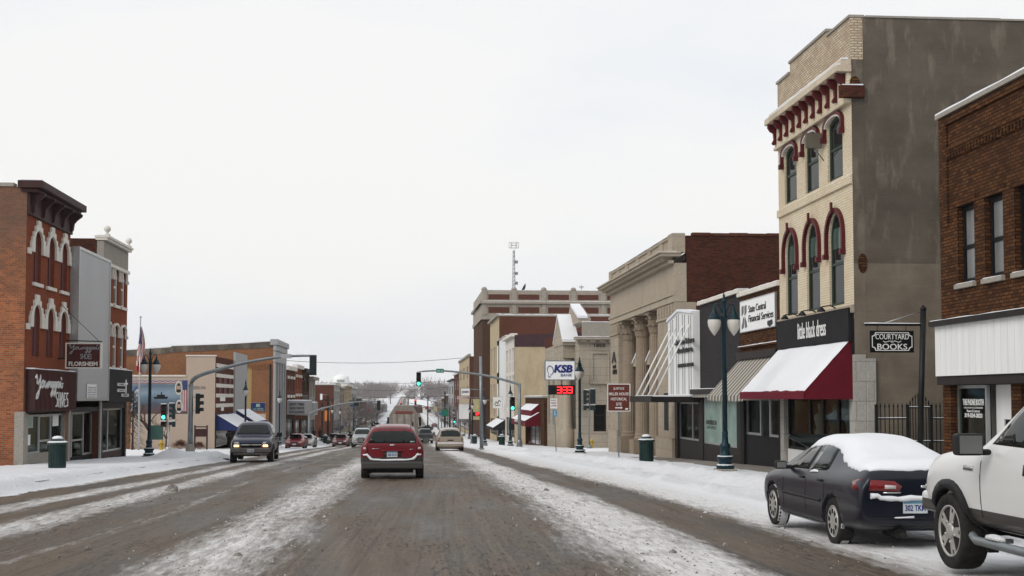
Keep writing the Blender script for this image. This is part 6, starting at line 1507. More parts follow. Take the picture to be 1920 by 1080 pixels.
m = MB(); m.box((exl, eb, -16), (exl+.3, elo-.02, -.31), 0, MC); m.box((exl+.31, eb, -16.3), (XL-.31, elo-.02, -16), 0, MC); m.build('rear_wall', M['brick_maroon'], Mb)
e_mid = lu(437); fr = LL
m = MB(); wall(m, LL, e0+.004, e_mid, eb, ehi, [(e0+.8, e_mid-.3, eb+.5, LL.v(415, 800))], .3); m.build('front_wall', M['brick_maroon'], Mb)
for i in range(5): bx(Mb, 'white_band', 'offwhite_trim', LL, (e0+.3, ehi-.5-.75*i-.28, .003), (e_mid-.1, ehi-.5-.75*i, .05))
for q in (.22, .5, .78):
    c = e0 + (e_mid-e0)*q; bx(Mb, 'window', 'maroon', LL, (c-.7, LL.v(415, 740), .003), (c+.7, LL.v(415, 700), .045))
bx(Mb, 'white_panel', 'white_board', LL, (e0+2.4, LL.v(420, 752), .004), (e0+5.0, LL.v(420, 744), .03)); bx(Mb, 'white_panel', 'white_board', LL, (e0+3, LL.v(420, 770), .004), (e0+4.3, LL.v(420, 761), .03))
bx(Mb, 'metal_front', 'grey_metal', LL, (e_mid+.01, LL.v(447, 775), .003), (e1, LL.v(437, 660), .15)); bx(Mb, 'front_wall', 'brick_maroon', LL, (e_mid+.012, eb, -.3), (e1, LL.v(447, 775)-.003, -.01))
bx(Mb, 'shop_window', 'glass', LL, (e0+.82, eb+.9, -.25), (e_mid-.32, LL.v(415, 802), -.2))
v_t, v_b = LL.v(412, 776), LL.v(440, 799, 1.5)
awning(Mb, LL, e0+.3, e_mid+.6, v_t, v_b-.1, 1.6, 'navy_cloth', .25)
awning(Mb, LL, e_mid+.9, e1+1.5, v_t+.3, v_b+.1, 1.7, 'navy_cloth', .25)
m = MB(); m.box((e1-.3, eb, -16), (e1-.003, ehi-.1, -.006), 0, LL); m.build('side_wall', M['brick_tan'], Mb)
# mural, painted straight on the wall: sky and river scene with bunting and two portrait ovals
mu0, mu1, mv0, mv1 = MC.u(245, 740), MC.u(352, 740), MC.v(300, 776), MC.v(300, 712)
t = NT('mural_paint'); x, y, z = t.xyz(t.pos()); q = t.math('DIVIDE', t.math('SUBTRACT', z, mv0), mv1-mv0)
n = t.noise(t.comb(t.math('MULTIPLY', x, .35), 0, t.math('MULTIPLY', z, 1.1)), 1, 5, .6)
sky_ = t.ramp(t.math('ADD', q, t.math('MULTIPLY', t.math('SUBTRACT', n, .5), .5)), [(.0, (.10,.05,.05,1)), (.25, (.06,.08,.11,1)), (.42, (.10,.15,.20,1)), (.62, (.20,.27,.33,1)), (.85, (.10,.14,.19,1)), (1, (.30,.33,.36,1))])
M['mural'] = t.set(col=sky_, rough=.8)
mr = thing('mural', 'painted mural of a river scene with bunting and two portrait ovals on the beige wall', 'mural', MC(mu0, mv0, 0))
bx(mr, 'painted_scene', 'mural', MC, (mu0, mv0, .004), (mu1, mv1, .012))
m1, m2, m3 = MB(), MB(), MB(); W = mu1-mu0; Hh = mv1-mv0; P = lambda a, b: (mu0+W*a, mv0+Hh*b)
for k in range(10):
    a = k/10
    for j, mm in enumerate((m1, m2, m1)): mm.prism([P(a, .985-.03*j), P(a+.05, .955-.03*j), P(a+.1, .985-.03*j), P(a+.1, .96-.03*j), P(a+.05, .93-.03*j), P(a, .96-.03*j)], .013+.001*j, .017+.001*j, MC)
for k in range(4):
    m3.prism([P(.0, .62-.15*k), P(.10-.015*k, .80-.15*k), P(.14-.015*k, .74-.15*k), P(.03, .55-.15*k)], .014, .018, MC); m2.prism([P(.0, .55-.15*k), P(.12-.015*k, .74-.15*k), P(.15-.015*k, .69-.15*k), P(.03, .48-.15*k)], .019, .022, MC)
for k in range(6): (m1 if k % 2 else m2).prism([P(.87+.02*k, .08), P(.89+.02*k, .08), P(.89+.02*k, .70), P(.87+.02*k, .70)], .014, .017, MC)
m4 = MB(); m4.prism([P(.90, .70), P(.99, .70), P(.99, .98), P(.90, .98)], .018, .021, MC); m4.build('star_field', mat_plain('faded_navy_paint', (.04,.06,.14), .8), mr)
m1.build('red_bunting', mat_plain('faded_red_paint', (.30,.11,.11), .8), mr); m2.build('white_bunting', mat_plain('faded_white_paint', (.42,.41,.42), .8), mr); m3.build('blue_bunting', mat_plain('faded_blue_paint', (.05,.08,.17), .8), mr)
b = MB(); b.prism([P(.40,.50),P(.42,.44),P(.64,.44),P(.66,.50),P(.60,.50),P(.60,.56),P(.55,.56),P(.55,.64),P(.53,.64),P(.53,.56),P(.46,.56),P(.46,.50)], .014, .018, MC); b.build('painted_boat', M['charcoal'], mr)
for (cx, cy, rx, ry) in ((.84,.76,.065,.20),(.85,.22,.06,.19)):
    el = lambda s: [P(cx+rx*s*math.cos(2*math.pi*i/24), cy+ry*s*math.sin(2*math.pi*i/24)) for i in range(24)]
    o = MB(); o.prism(el(1), .024, .027, MC); ov = o.build('portrait_oval', M['offwhite_trim'], mr)
    o = MB(); o.prism(el(.82), .0275, .029, MC); o.build('oval_ground', M['concrete'], ov)
    f = MB(); f.prism([P(cx+.020*math.cos(2*math.pi*i/16), cy+.05*0+.035+.085*math.sin(2*math.pi*i/16)) for i in range(16)], .0295, .031, MC); f.build('painted_face', M['skin'], ov)
    f = MB(); f.prism([P(cx-.045, cy-.125), P(cx+.045, cy-.125), P(cx+.03, cy-.045), P(cx, cy-.025), P(cx-.03, cy-.045)], .0295, .0305, MC); f.prism([P(cx-.023, cy+.06), P(cx+.023, cy+.06), P(cx+.018, cy+.125), P(cx-.018, cy+.125)], .0312, .032, MC); f.build('painted_coat', M['charcoal'], ov)
lw = MB(); text(lw, 'KEOKUK, IOWA', MC, MC.u(361, 727), MC.u(386, 727), MC.v(370, 731), MC.v(370, 724), .006, .004, bold=.02); o = lw.build('wall_lettering', M['grey_letter'], Mb)

# ---- large orange-brick building behind it
GY = 136.0; GC = CFr(GY, 0); g0, g1 = GY, lu(532)
Gm = bld('brick_building', 'long orange brick building with a stained parapet and an ornate grey corner front', LL, g0)
gb_ = gl(g0)-1; gx = GC.u(232, 660); pts = [(gx, GC.v(235, 657)), (GC.u(320, 650), GC.v(320, 651)), (GC.u(322, 650), GC.v(322, 649)), (GC.u(420, 650), GC.v(420, 645.5)), (GC.u(465, 650), GC.v(465, 643)), (XL-.004, GC.v(512, 640))]
m = MB(); m.prism([(gx, gb_), (XL-.004, gb_)] + pts[::-1], -.4, 0, GC); m.build('side_wall', M['brick_tan'], Gm)
m = MB(); m.prism([(a, b-.62-.15*fbm(a*.4, 1)) for a, b in pts] + [(a, b-.02) for a, b in pts][::-1], .003, .05, GC); m.build('stained_parapet', mat_stone('black_stained_render', (.09,.08,.07), st=.9, stain=(.25,.21,.17)), Gm)
m = comb(gx+.1, XL-.4, pts[0][1]-1.95, pts[0][1]-1.35, .003, .07, 44, GC, .4)
m.build('corbel_course', M['brick_tan'], Gm)
m = MB(); m.prism([(gx, pts[0][1]-.9), (XL-.4, pts[-1][1]-.9), (XL-.4, pts[-1][1]-.7), (gx, pts[0][1]-.7)], -12, -.4, GC); m.build('roof', M['snow'], Gm)
sl_ = MB(); sl_.prism([(a, b) for a, b in pts] + [(a, b+.10+.05*fbm(a*.3, 2)) for a, b in pts][::-1], -.4, .08, GC); sl_.build('snow', M['snow'], Gm)
bx(Gm, 'yellow_patch', mat_stone('yellowish_render', (.36,.25,.11), st=.35), GC, (GC.u(459, 700), GC.v(459, 776), .003), (GC.u(472, 700), GC.v(472, 690), .02))
bx(Gm, 'pink_patch', 'pink_stucco', GC, (GC.u(468, 800), gb_, .004), (GC.u(498, 800), GC.v(485, 776), .03))
bx(Gm, 'downpipe', 'dark_metal', GC, (GC.u(507, 700)-.08, gb_, .003), (GC.u(507, 700)+.08, pts[-1][1]-2.4, .14))
m = MB(); wall(m, LL, g0+.003, g1, gb_, pts[-1][1]-.3, [(g0+1+3.1*i, g0+2.6+3.1*i, LL.v(525, b), LL.v(525, t_)) for i in range(4) for b, t_ in ((735, 692), (790, 745))], .3); m.build('front_wall', M['grey_metal'], Gm)
for i in range(4):
    for b, t_ in ((735, 692), (790, 745)): window(Gm, LL, g0+1.05+3.1*i, g0+2.55+3.1*i, LL.v(525, b), LL.v(525, t_), -.25, M['galv'], M['glass'], 0, .12, .5)
m = MB(); vt_ = pts[-1][1]; m.box((g0-.3, vt_-.4, -.3), (g1+.2, vt_+.2, .55), 0, LL); m.box((g0-.2, vt_-1.0, .0), (g1+.1, vt_-.402, .38), 0, LL); m.box((g0-.1, vt_-2.2, .0), (g1, vt_-1.002, .30), 0, LL); cr = m.build('cornice', M['grey_metal'], Gm, False, .05); snow_line(cr, LL, g0-.3, g1+.2, vt_+.2, -.3, .5, .08)
for i in range(5):
    c = g0 + .3 + (g1-g0-.6)*i/4; bx(Gm, 'pilaster', 'grey_metal', LL, (c-.3, gb_, .003), (c+.3, vt_-2.22, .25))
nv = sign_on('wall_sign', 'navy wall sign with pale lettering on the orange brick side wall', GC, GC.u(470, 760), GC.u(498, 760), GC.v(484, 770.5), GC.v(484, 754.5), .01, .06, M['navy_cloth'], 'alu')
lettering(nv, 'LAW CENTRE', GC, GC.u(474, 760), GC.u(494, 760), GC.v(484, 769), GC.v(484, 765), .08, 'glass_mint', bold=.02); k = MB(); k.prism([GC.px(480, 763), GC.px(488, 763), GC.px(487, 757), GC.px(481, 757)], .075, .085, GC); k.build('emblem', M['glass_mint'], nv)
# ================================================================== farther buildings, right
def simple_front(root, fr, u0, u1, vb, vt, wallm, rows_, nwin, winm='glass', fm='offwhite_trim', ww=.5, shop=True, awn=None, hoods=False, gnd=None):
    gnd = vb if gnd is None else gnd; L = u1-u0; H = []
    for (a, b) in rows_:
        for i in range(nwin):
            c = u0 + L*(i+.5)/nwin; w = L/nwin*ww/2; H.append((c-w, c+w, a, b))
    if shop: H.append((u0+.5, u1-.5, gnd+.6, gnd+2.9))
    m = MB(); wall(m, fr, u0, u1, vb, vt, H, .25); m.build('front_wall', M[wallm] if isinstance(wallm, str) else wallm, root)
    for h in H[:-1] if shop else H:
        window(root, fr, h[0]+.02, h[1]-.02, h[2]+.02, h[3]-.02, -.2, M[fm], M[winm], 0, .12, .5)
        if hoods: bx(root, 'lintel', fm, fr, (h[0]-.2, h[3]+.02, .004), (h[1]+.2, h[3]+.35, .12))
    if shop: window(root, fr, u0+.52, u1-.52, gnd+.62, gnd+2.88, -.2, M['bronze'], M['glass'], 0, .12, None, mull=(.33, .66), name='shop_window')
def cap(root, fr, u0, u1, vt, n1, h, mat, snow=True):
    o = bx(root, 'cornice', mat, fr, (u0-.05, vt, -.35), (u1+.05, vt+h, n1))
    if snow: snow_line(o, fr, u0, u1, vt+h, -.3, n1-.03, .10)
# ---- KSB bank, across the side street
KX = 12.6; KY = 95.0; KR = RF(KX, 0); KC = CFr(KY, 0)
k0, k1 = KR.u(1022, 740), -KY
T = bld('bank_building', 'pale banded stone bank with a pediment porch and 1868 over its side wall', KR, k1, cat='bank')
tb = gv(k1)-1; tc_ = KC.v(1120, 632); tp = KC.v(1120, 604); kx1 = 34
m = MB(); wall(m, KC, KX+.004, kx1, tb, tc_-.5, [(KC.u(1113, 780), KC.u(1137, 780), KC.v(1125, 809), KC.v(1125, 759)), (KC.u(1164, 780), KC.u(1188, 780), KC.v(1125, 809), KC.v(1125, 759))], .35); m.build('side_wall', M['limestone_pale'], T)
for a in (1113, 1164): window(T, KC, KC.u(a, 780)+.02, KC.u(a+24, 780)-.02, KC.v(1125, 809)+.02, KC.v(1125, 759)-.02, -.3, M['bronze'], M['black_gloss'], 0, .10, .6)
for a, b in ((1108, 1142), (1160, 1194)):
    u0_, u1_ = KC.u(a, 690), KC.u(b, 690); v0_, v1_ = KC.v(1125, 716), KC.v(1125, 660)
    m = MB(); m.ring([(u0_+.12, v0_+.12), (u1_-.12, v0_+.12), (u1_-.12, v1_-.12), (u0_+.12, v1_-.12)], [(u0_, v0_), (u1_, v0_), (u1_, v1_), (u0_, v1_)], .003, .12, KC, 0, True); m.box((u0_-.1, v0_-.15, .003), (u1_+.1, v0_-.003, .2), 0, KC); m.build('stone_panel', M['limestone_pale'], T)
m = MB(); m.box((KX-.05, tb, .003), (kx1, KC.v(1120, 815), .15), 0, KC); m.build('plinth', M['limestone_pale'], T)
m = MB(); m.box((KX-.1, tc_-.5, -.3), (kx1, tc_-.2, .12), 0, KC); m.box((KX-.35, tc_-.2, -.3), (kx1, tc_, .55), 0, KC); cr = m.build('cornice', M['terracotta'], T); snow_line(cr, KC, KX-.3, kx1, tc_, .02, .52, .07)
m = comb(KX+.1, kx1-.1, tc_-.38, tc_-.22, .122, .40, 30, KC)
m.build('dentil_course', M['terracotta'], cr)
m = MB(); m.box((KX+.3, tc_, -.5), (kx1, tp, 0), 0, KC); pr = m.build('parapet', M['concrete'], T); snow_line(pr, KC, KX+.3, kx1, tp, -.5, .02, .09)
lettering(T, '1868', KC, KC.u(1114, 646), KC.u(1135, 646), KC.v(1125, 651), KC.v(1125, 641), .003, 'bronze', th=.03)
m = MB(); wall(m, KR, k0, k1, tb, tc_, [(k1-3.2-3.6*i, k1-1.7-3.6*i, tb+2.4, tc_-2.6) for i in range(6)], .4); m.build('front_wall', M['limestone_pale'], T)
for i in range(6): window(T, KR, k1-3.18-3.6*i, k1-1.72-3.6*i, tb+2.4, tc_-2.6, -.35, M['bronze'], M['glass'], 0, .1, .6)
# porch: two columns and a pediment
pa, pz = k1-8.0, k1-2.6; ph = tc_ - 1.5
for u in (pa+.5, pa+2.3, pz-2.3, pz-.5):
    k = MB(); o = KR(u, 0, .45); k.lathe([(.55, tb), (.55, tb+2.2), (.48, tb+2.3), (.40, tb+2.5), (.36, ph-.5), (.46, ph-.3), (.5, ph)], 16, (o.x, o.y, 0)); k.build('column', M['limestone_plain'], T)
m = MB(); m.box((pa-.2, ph, .0), (pz+.2, ph+1.0, .9), 0, KR); m.build('entablature', M['limestone_pale'], T)
cu = (pa+pz)/2; pt = ph+1.0
m = MB(); m.prism([(pa-.5, pt), (pz+.5, pt), (pz+.5, pt+.25), (cu, pt+2.3), (pa-.5, pt+.25)], -.2, .95, KR); pd = m.build('pediment', M['limestone_pale'], T)
m = MB()
for s in (-1, 1): m.prism([(cu+s*(pz-pa+1.2)/2, pt+.22), (cu, pt+2.35), (cu, pt+2.55), (cu+s*(pz-pa+1.2)/2, pt+.42)], -.25, 1.0, KR)
m.build('snow', M['snow'], pd)
m = MB(); m.prism([(k1-9.5, tp), (k1-.6, tp), (k1-.6, tp+.3), (k1-5, tp+1.5), (k1-9.5, tp+.3)], -1.0, -.05, KR); m.build('parapet_gable', M['limestone_pale'], T)
m = MB(); m.prism([(k1-.5, tp+.32), (k1-5, tp+1.55), (k1-5, tp+1.75), (k1-.5, tp+.52)], -.75, .0, KR); m.build('snow', M['snow'], T)
m = MB(); m.box((k0+.1, tc_-.6, -20), (k1-.6, tc_-.3, -.5), 0, KR); m.build('roof', M['snow'], T)
m = MB(); m.box((k0, tb, -21), (k0+.3, tp-.1, -.02), 0, KR); m.build('side_wall', M['brick_maroon'], T)
m = MB(); m.box((k0+.32, tb, -21.4), (k1-.6, tp-.1, -21.05), 0, KR); m.build('rear_wall', M['brick_maroon'], T)
# its projecting time sign
QY = 93.6; QC = CFr(QY, 0); q0, q1, qv0, qv1 = QC.u(1021, 700), QC.u(1078, 700), QC.v(1050, 713), QC.v(1050, 676)
ks = sign_on('bank_sign', 'white projecting bank sign with blue letters above a red clock display', QC, q0, q1, qv0, qv1, -.2, .4, 'white_board', 'galv', rim=.06)
lettering(ks, 'KSB', QC, QC.u(1038, 695), QC.u(1073, 695), QC.v(1050, 699), QC.v(1050, 684), .205, 'navy_letter', bold=.05, shear=.15, th=.02); lettering(ks, 'BANK', QC, QC.u(1051, 705), QC.u(1072, 705), QC.v(1050, 706), QC.v(1050, 701), .205, 'navy_letter', th=.02)
m = MB(); E = [(1031,685),(1027,687),(1025,692),(1026,697),(1028,701),(1027,706),(1031,709),(1032,704),(1036,701),(1038,696),(1036,689)]
P = [QC.px(x, y) for x, y in E]; c = (sum(p[0] for p in P)/len(P), sum(p[1] for p in P)/len(P)); m.ring([(c[0]+(u-c[0])*.80, c[1]+(v-c[1])*.86) for u, v in P], P, .202, .22, QC, 0, True); m.build('emblem', M['navy_letter'], ks)
bx(ks, 'display_case', 'black', QC, (QC.u(1028, 731), QC.v(1050, 740), -.16), (QC.u(1078, 731), QC.v(1050, 722), .16), .02)
SEG = {'3': 'abgcd'}
def digit(mb, fr, u, v, w, h, s, n):
    t = w*.2; g = {'a': (u,v+h-t,u+w,v+h), 'd': (u,v,u+w,v+t), 'g': (u,v+h/2-t/2,u+w,v+h/2+t/2), 'b': (u+w-t,v+h/2,u+w,v+h), 'c': (u+w-t,v,u+w,v+h/2)}
    for k in SEG[s]:
        a = g[k]
        nx = max(1, round((a[2]-a[0])/.09)); ny = max(1, round((a[3]-a[1])/.09))
        mb.box((a[0], a[1], n), (a[2], a[3], n+.012), 0, fr)
m = MB(); vh = QC.v(1050, 725)-QC.v(1050, 737.5); vb_ = QC.v(1050, 737.5)
for px in (1044, 1055, 1064.5): digit(m, QC, QC.u(px, 731), vb_, .34, vh, '3', .162)
for q in (.3, .68): m.box((QC.u(1053, 731)-.03, vb_+vh*q-.04, .162), (QC.u(1053, 731)+.05, vb_+vh*q+.04, .174), 0, QC)
m.build('clock_digits', M['led'], ks)
m = MB(); m.tube([QC(q1-.3, qv1-.2, 0), (KX+.3, KY+.2, qv1-.2)], .05, 6); m.tube([QC(q1-.3, qv0+.1, 0), (KX+.3, KY+.2, qv0+.1)], .05, 6); m.tube([QC(QC.u(1053, 731), qv0, 0), QC(QC.u(1053, 731), QC.v(1050, 722), 0)], .06, 6); m.build('bracket', M['galv'], ks)

# ---- one-storey shop with the maroon awning
p0, p1 = ru(985), k0 - .05 if False else ru(1020)
R1 = bld('brick_shop', 'one-storey brown brick shop with a maroon awning heavy with snow', RR, p1)
rb = gv(p1)-1; rt = RR.v(1016, 746)
m = MB(); wall(m, RR, p0, p1, rb, rt, [(p0+.5, p1-3.4, rb+.6, rb+3.4)], .4); m.build('front_wall', M['brick_brown'], R1); sides(R1, RR, p0, p1, 18, rb, rt-.01, M['brick_brown'], nf=.006)
window(R1, RR, p0+.52, p1-3.42, rb+.62, rb+3.38, -.3, M['maroon'], M['glass'], 0, .2, None, mull=(.25, .5, .75), name='shop_window')
cap(R1, RR, p0, p1, rt, .15, .15, 'concrete')
awning(R1, RR, p0+.3, p1-3.2, RR.v(1010, 772), RR.v(1010, 785)-.2, 1.5, 'maroon_cloth', .5); awning(R1, RR, p0+2.0, p1-4.0, RR.v(1010, 757), RR.v(1010, 768)-.1, .8, 'maroon_cloth', .5)
lettering(R1, 'HAWKEYE', RR, p0+5, p1-7, RR.v(1010, 787)-.35, RR.v(1010, 785)-.1, 1.56, 'white_letter')
# ---- white ornate fronts with the stained yellow side wall
w0, w1 = ru(932), ru(965)
R2 = bld('white_front_building', 'two-storey white metal front with a stained yellow side wall under a dark roof band', RR, w1)
wb = gv(w1)-1; wt = RR.v(966, 630); wy_ = -w1; WC = CFr(wy_, 0)
wm = ru(948)
simple_front(R2, RR, wm, w1, wb, wt, 'offwhite_trim', [(RR.v(957, 768), RR.v(957, 705)), (RR.v(957, 700), RR.v(957, 655))], 3, 'glass_grey', 'white_board', .62, True, gnd=gv(w1))
cap(R2, RR, wm, w1, wt, .5, .3, 'offwhite_trim')
m = MB(); m.box((XR, wb, -.4), (XR+16, WC.v(1000, 650), -.005), 0, WC); m.build('side_wall', M['tan_stucco'], R2)
m = MB(); m.prism([(XR, WC.v(1000, 650)+.002), (XR+16, WC.v(1000, 650)+.002), (XR+16, WC.v(1040, 618)), (XR, WC.v(966, 628))], -.5, .06, WC); rf = m.build('roof_band', mat_plain('dark_maroon_sheet', (.05,.025,.03), .6), R2)
m = MB(); m.box((wm, wt-1.2, -16), (w1-.5, wt-.9, -.3), 0, RR); m.build('roof', M['snow'], R2)
R3 = bld('white_front_building', 'two-storey plain white shopfront with a sign of stripes, next to the yellow side wall', RR, wm)
simple_front(R3, RR, w0, wm-.02, wb, RR.v(947, 632), 'white_paint', [], 1, gnd=gv(w0)); sides(R3, RR, w0, wm-.02, 18, wb, RR.v(947, 632)-.02, M['white_paint'], nf=.006); cap(R3, RR, w0, wm-.02, RR.v(947, 632), .1, .15, 'concrete')
awning(R3, RR, w0+.5, wm-.5, RR.v(940, 785), RR.v(940, 797)-.2, 1.6, 'charcoal', .3)
s3 = sign_on('projecting_sign', 'white square sign with grey flourish on the white shopfronts', CFr(165, 0), CFr(165, 0).u(924, 760), CFr(165, 0).u(942, 760), CFr(165, 0).v(930, 766), CFr(165, 0).v(930, 744), -.1, .2, 'white_board', 'grey_metal')
m = MB(); c_ = CFr(165, 0); strokes(m, [[(.1,.3),(.3,.6),(.5,.4),(.7,.75),(.9,.6)], [(.2,.2),(.8,.25)]], c_, c_.u(926, 760), c_.u(940, 760), c_.v(930, 764), c_.v(930, 746), .11, .1, .01); m.build('flourish', M['grey_letter'], s3)
# ---- red brick beside the hotel, hotel with cornice, mast and dish
r0, r1 = ru(919), ru(936)
R4 = bld('brick_building', 'plain red-brown brick building seen over the white fronts', RR, r1)
r4b = gv(r1)-1; r4t = RR.v(937, 592); simple_front(R4, RR, r0, r1, r4b, r4t, 'tan_stucco', [(RR.v(930, 780), RR.v(930, 720)), (RR.v(930, 700), RR.v(930, 650))], 3, gnd=gv(r1)); sides(R4, RR, r0, r1, 26, r4b, r4t-.01, M['brick_maroon'], nf=.006); cap(R4, RR, r0, r1, r4t, .4, .3, 'concrete')
RC4 = CFr(-r1, 0); cpp = bx(R4, 'coping', 'concrete', RC4, (XR, r4t, -.35), (XR+26, r4t+.2, .08)); snow_line(cpp, RC4, XR, XR+26, r4t+.2, -.3, .06, .15)
z0, z1 = ru(895), ru(904.5)
HT = bld('hotel_building', 'tall brown brick hotel with a pale terracotta cornice and a roof mast', RR, z1, cat='hotel')
zb = gv(z1)-2; zt = RR.v(904, 545); HY_ = -z1; HC_ = CFr(HY_, 0); hx1 = HC_.u(1300, 600)
m = MB(); wall(m, RR, z0, z1, zb, zt-5, [(z0+1.2+3.4*i, z0+2.8+3.4*i, v, v+2) for i in range(6) for v in (2.0, 5.5, 9.0) if z0+2.8+3.4*i < z1-.3 and v+2 < zt-5.2], .3); m.build('front_wall', M['brick_hotel'], HT)
for i in range(6):
    for v in (2.0, 5.5, 9.0):
        if z0+2.8+3.4*i < z1-.3 and v+2 < zt-5.2: window(HT, RR, z0+1.22+3.4*i, z0+2.78+3.4*i, v, v+1.98, -.25, M['offwhite_trim'], M['glass_grey'], 0, .12, .5)
m = MB(); m.box((XR+.003, zb, -30), (hx1, zt-5, 0), 0, HC_); m.build('side_wall', M['brick_hotel'], HT)
for nm, va_, vb2, pr_, mt in (('cornice_base', zt-5, zt-4.3, .25, 'terracotta'), ('attic_band', zt-4.3, zt-2.3, .1, 'terracotta'), ('cornice', zt-2.3, zt-1.9, .55, 'terracotta'), ('parapet', zt-1.9, zt, .05, 'terracotta')):
    m = MB(); m.box((XR-pr_, va_, -30), (hx1, vb2, pr_), 0, HC_); m.box((z0, va_, -.5), (z1+.02, vb2, pr_-.002), 0, RR); o = m.build(nm, M[mt], HT)
    if nm == 'cornice': snow_line(o, HC_, XR, hx1, vb2, .05, .53, .12)
    if nm == 'parapet': snow_line(o, HC_, XR, hx1, vb2, -.3, .05, .12)
for i in range(9):
    u = XR + .2 + i*5.1
    for v0_, v1_ in ((zt-1.6, zt-.7), (zt-3.9, zt-2.9)):
        bx(HT, 'brick_panel', 'brick_maroon', HC_, (u+.8, v0_, .104 if v0_ < zt-2 else .054), (u+4.4, v1_, .13 if v0_ < zt-2 else .08))
    m = MB(); m.lathe([(.5,0),(.5,.25),(.3,.5),(.001,.6)], 10, HC_(u+.1, zt+.002, -.2)); m.box((u-.3, zt-1.88, .052), (u+.5, zt, .25), 0, HC_); m.box((u-.25, zt-4.2, .102), (u+.45, zt-2.32, .30), 0, HC_); m.build('pier_cap', M['terracotta'], HT)
m = MB(); m.box((XR+.5, zt-1.2, -29.5), (hx1-.5, zt-1.0, -.5), 0, HC_); m.build('roof', M['snow'], HT)
AY = HY_ + 6; AC = CFr(AY, 0); am = thing('radio_mast', 'slender lattice radio mast with an antenna ring on the hotel roof', 'radio mast', AC(AC.u(963, 540), zt-1, 0))
au, av0, av1 = AC.u(963.5, 540), zt-1.0, AC.v(963, 453)
m = MB(); r_ = .28
lg = [(au-r_, -r_), (au+r_, -r_), (au, r_)]
for (a, b) in lg: m.tube([AC(a, av0, b), AC(au+(a-au)*.5, av1-1.5, b*.5)], .045, 5)
nst = 12
for i in range(nst):
    q, q2 = i/nst, (i+1)/nst; va_, vb2 = av0+(av1-1.5-av0)*q, av0+(av1-1.5-av0)*q2
    for j in range(3):
        a, b = lg[j], lg[(j+1) % 3]; m.tube([AC(au+(a[0]-au)*(1-.5*q), va_, a[1]*(1-.5*q)), AC(au+(b[0]-au)*(1-.5*q2), vb2, b[1]*(1-.5*q2))], .025, 4)
m.build('lattice', M['galv'], am)
m = MB(); rr = .85
for vv_ in (av1-1.1, av1-.2):
    m.tube([AC(au+rr*math.cos(2*math.pi*i/12), vv_, rr*math.sin(2*math.pi*i/12)) for i in range(13)], .03, 5)
for i in range(6): m.tube([AC(au+rr*math.cos(math.pi*i/3), av1-1.1, rr*math.sin(math.pi*i/3)), AC(au+rr*math.cos(math.pi*i/3), av1-.2, rr*math.sin(math.pi*i/3))], .03, 5); m.tube([AC(au, av1-.65, 0), AC(au+rr*math.cos(math.pi*i/3), av1-.65, rr*math.sin(math.pi*i/3))], .025, 4)
m.build('antenna_ring', M['galv'], am)
for q in (.25, .42, .62): k = MB(); v = av0+(av1-av0)*q; k.box((au+.2, v, -.3), (au+.7, v+.5, .2), 0, AC); k.box((au-.1, v+.1, -.05), (au+.21, v+.2, .05), 0, AC); k.build('aerial_box', M['galv'], am)
ds = thing('satellite_dish', 'dark satellite dish tilted on the hotel roof beside the mast', 'satellite dish', AC(AC.u(983, 540), zt-1, 0))
m = MB(); k = MB(); k.lathe([(.001,.0),(.5,.06),(.9,.22),(1.15,.42),(1.17,.42),(.9,.18),(.5,.02),(.001,-.04)], 20); k.xf(Matrix.Translation(AC(AC.u(983, 537), zt+.55, 0)) @ Matrix.Rotation(R(-62), 4, 'Y')); k.build('dish', M['signal_case'], ds)
m.tube([AC(AC.u(983, 537), zt-1, 0), AC(AC.u(983, 537), zt+.5, 0)], .08, 8); m.build('stand', M['galv'], ds)
a2 = thing('roof_aerial', 'thin roof aerial standing on the hotel roof farther right', 'aerial', AC(AC.u(1090, 540), zt-1, 0)); m = MB(); uu_ = AC.u(1090, 540); m.tube([AC(uu_, zt-1, 0), AC(uu_, AC.v(1090, 535), 0)], .05, 6)
for i in range(4): m.tube([AC(uu_-.5+.06*i, AC.v(1090, 537+i), 0), AC(uu_+.5-.06*i, AC.v(1090, 537+i), 0)], .025, 4)
m.build('aerial', M['galv'], a2)

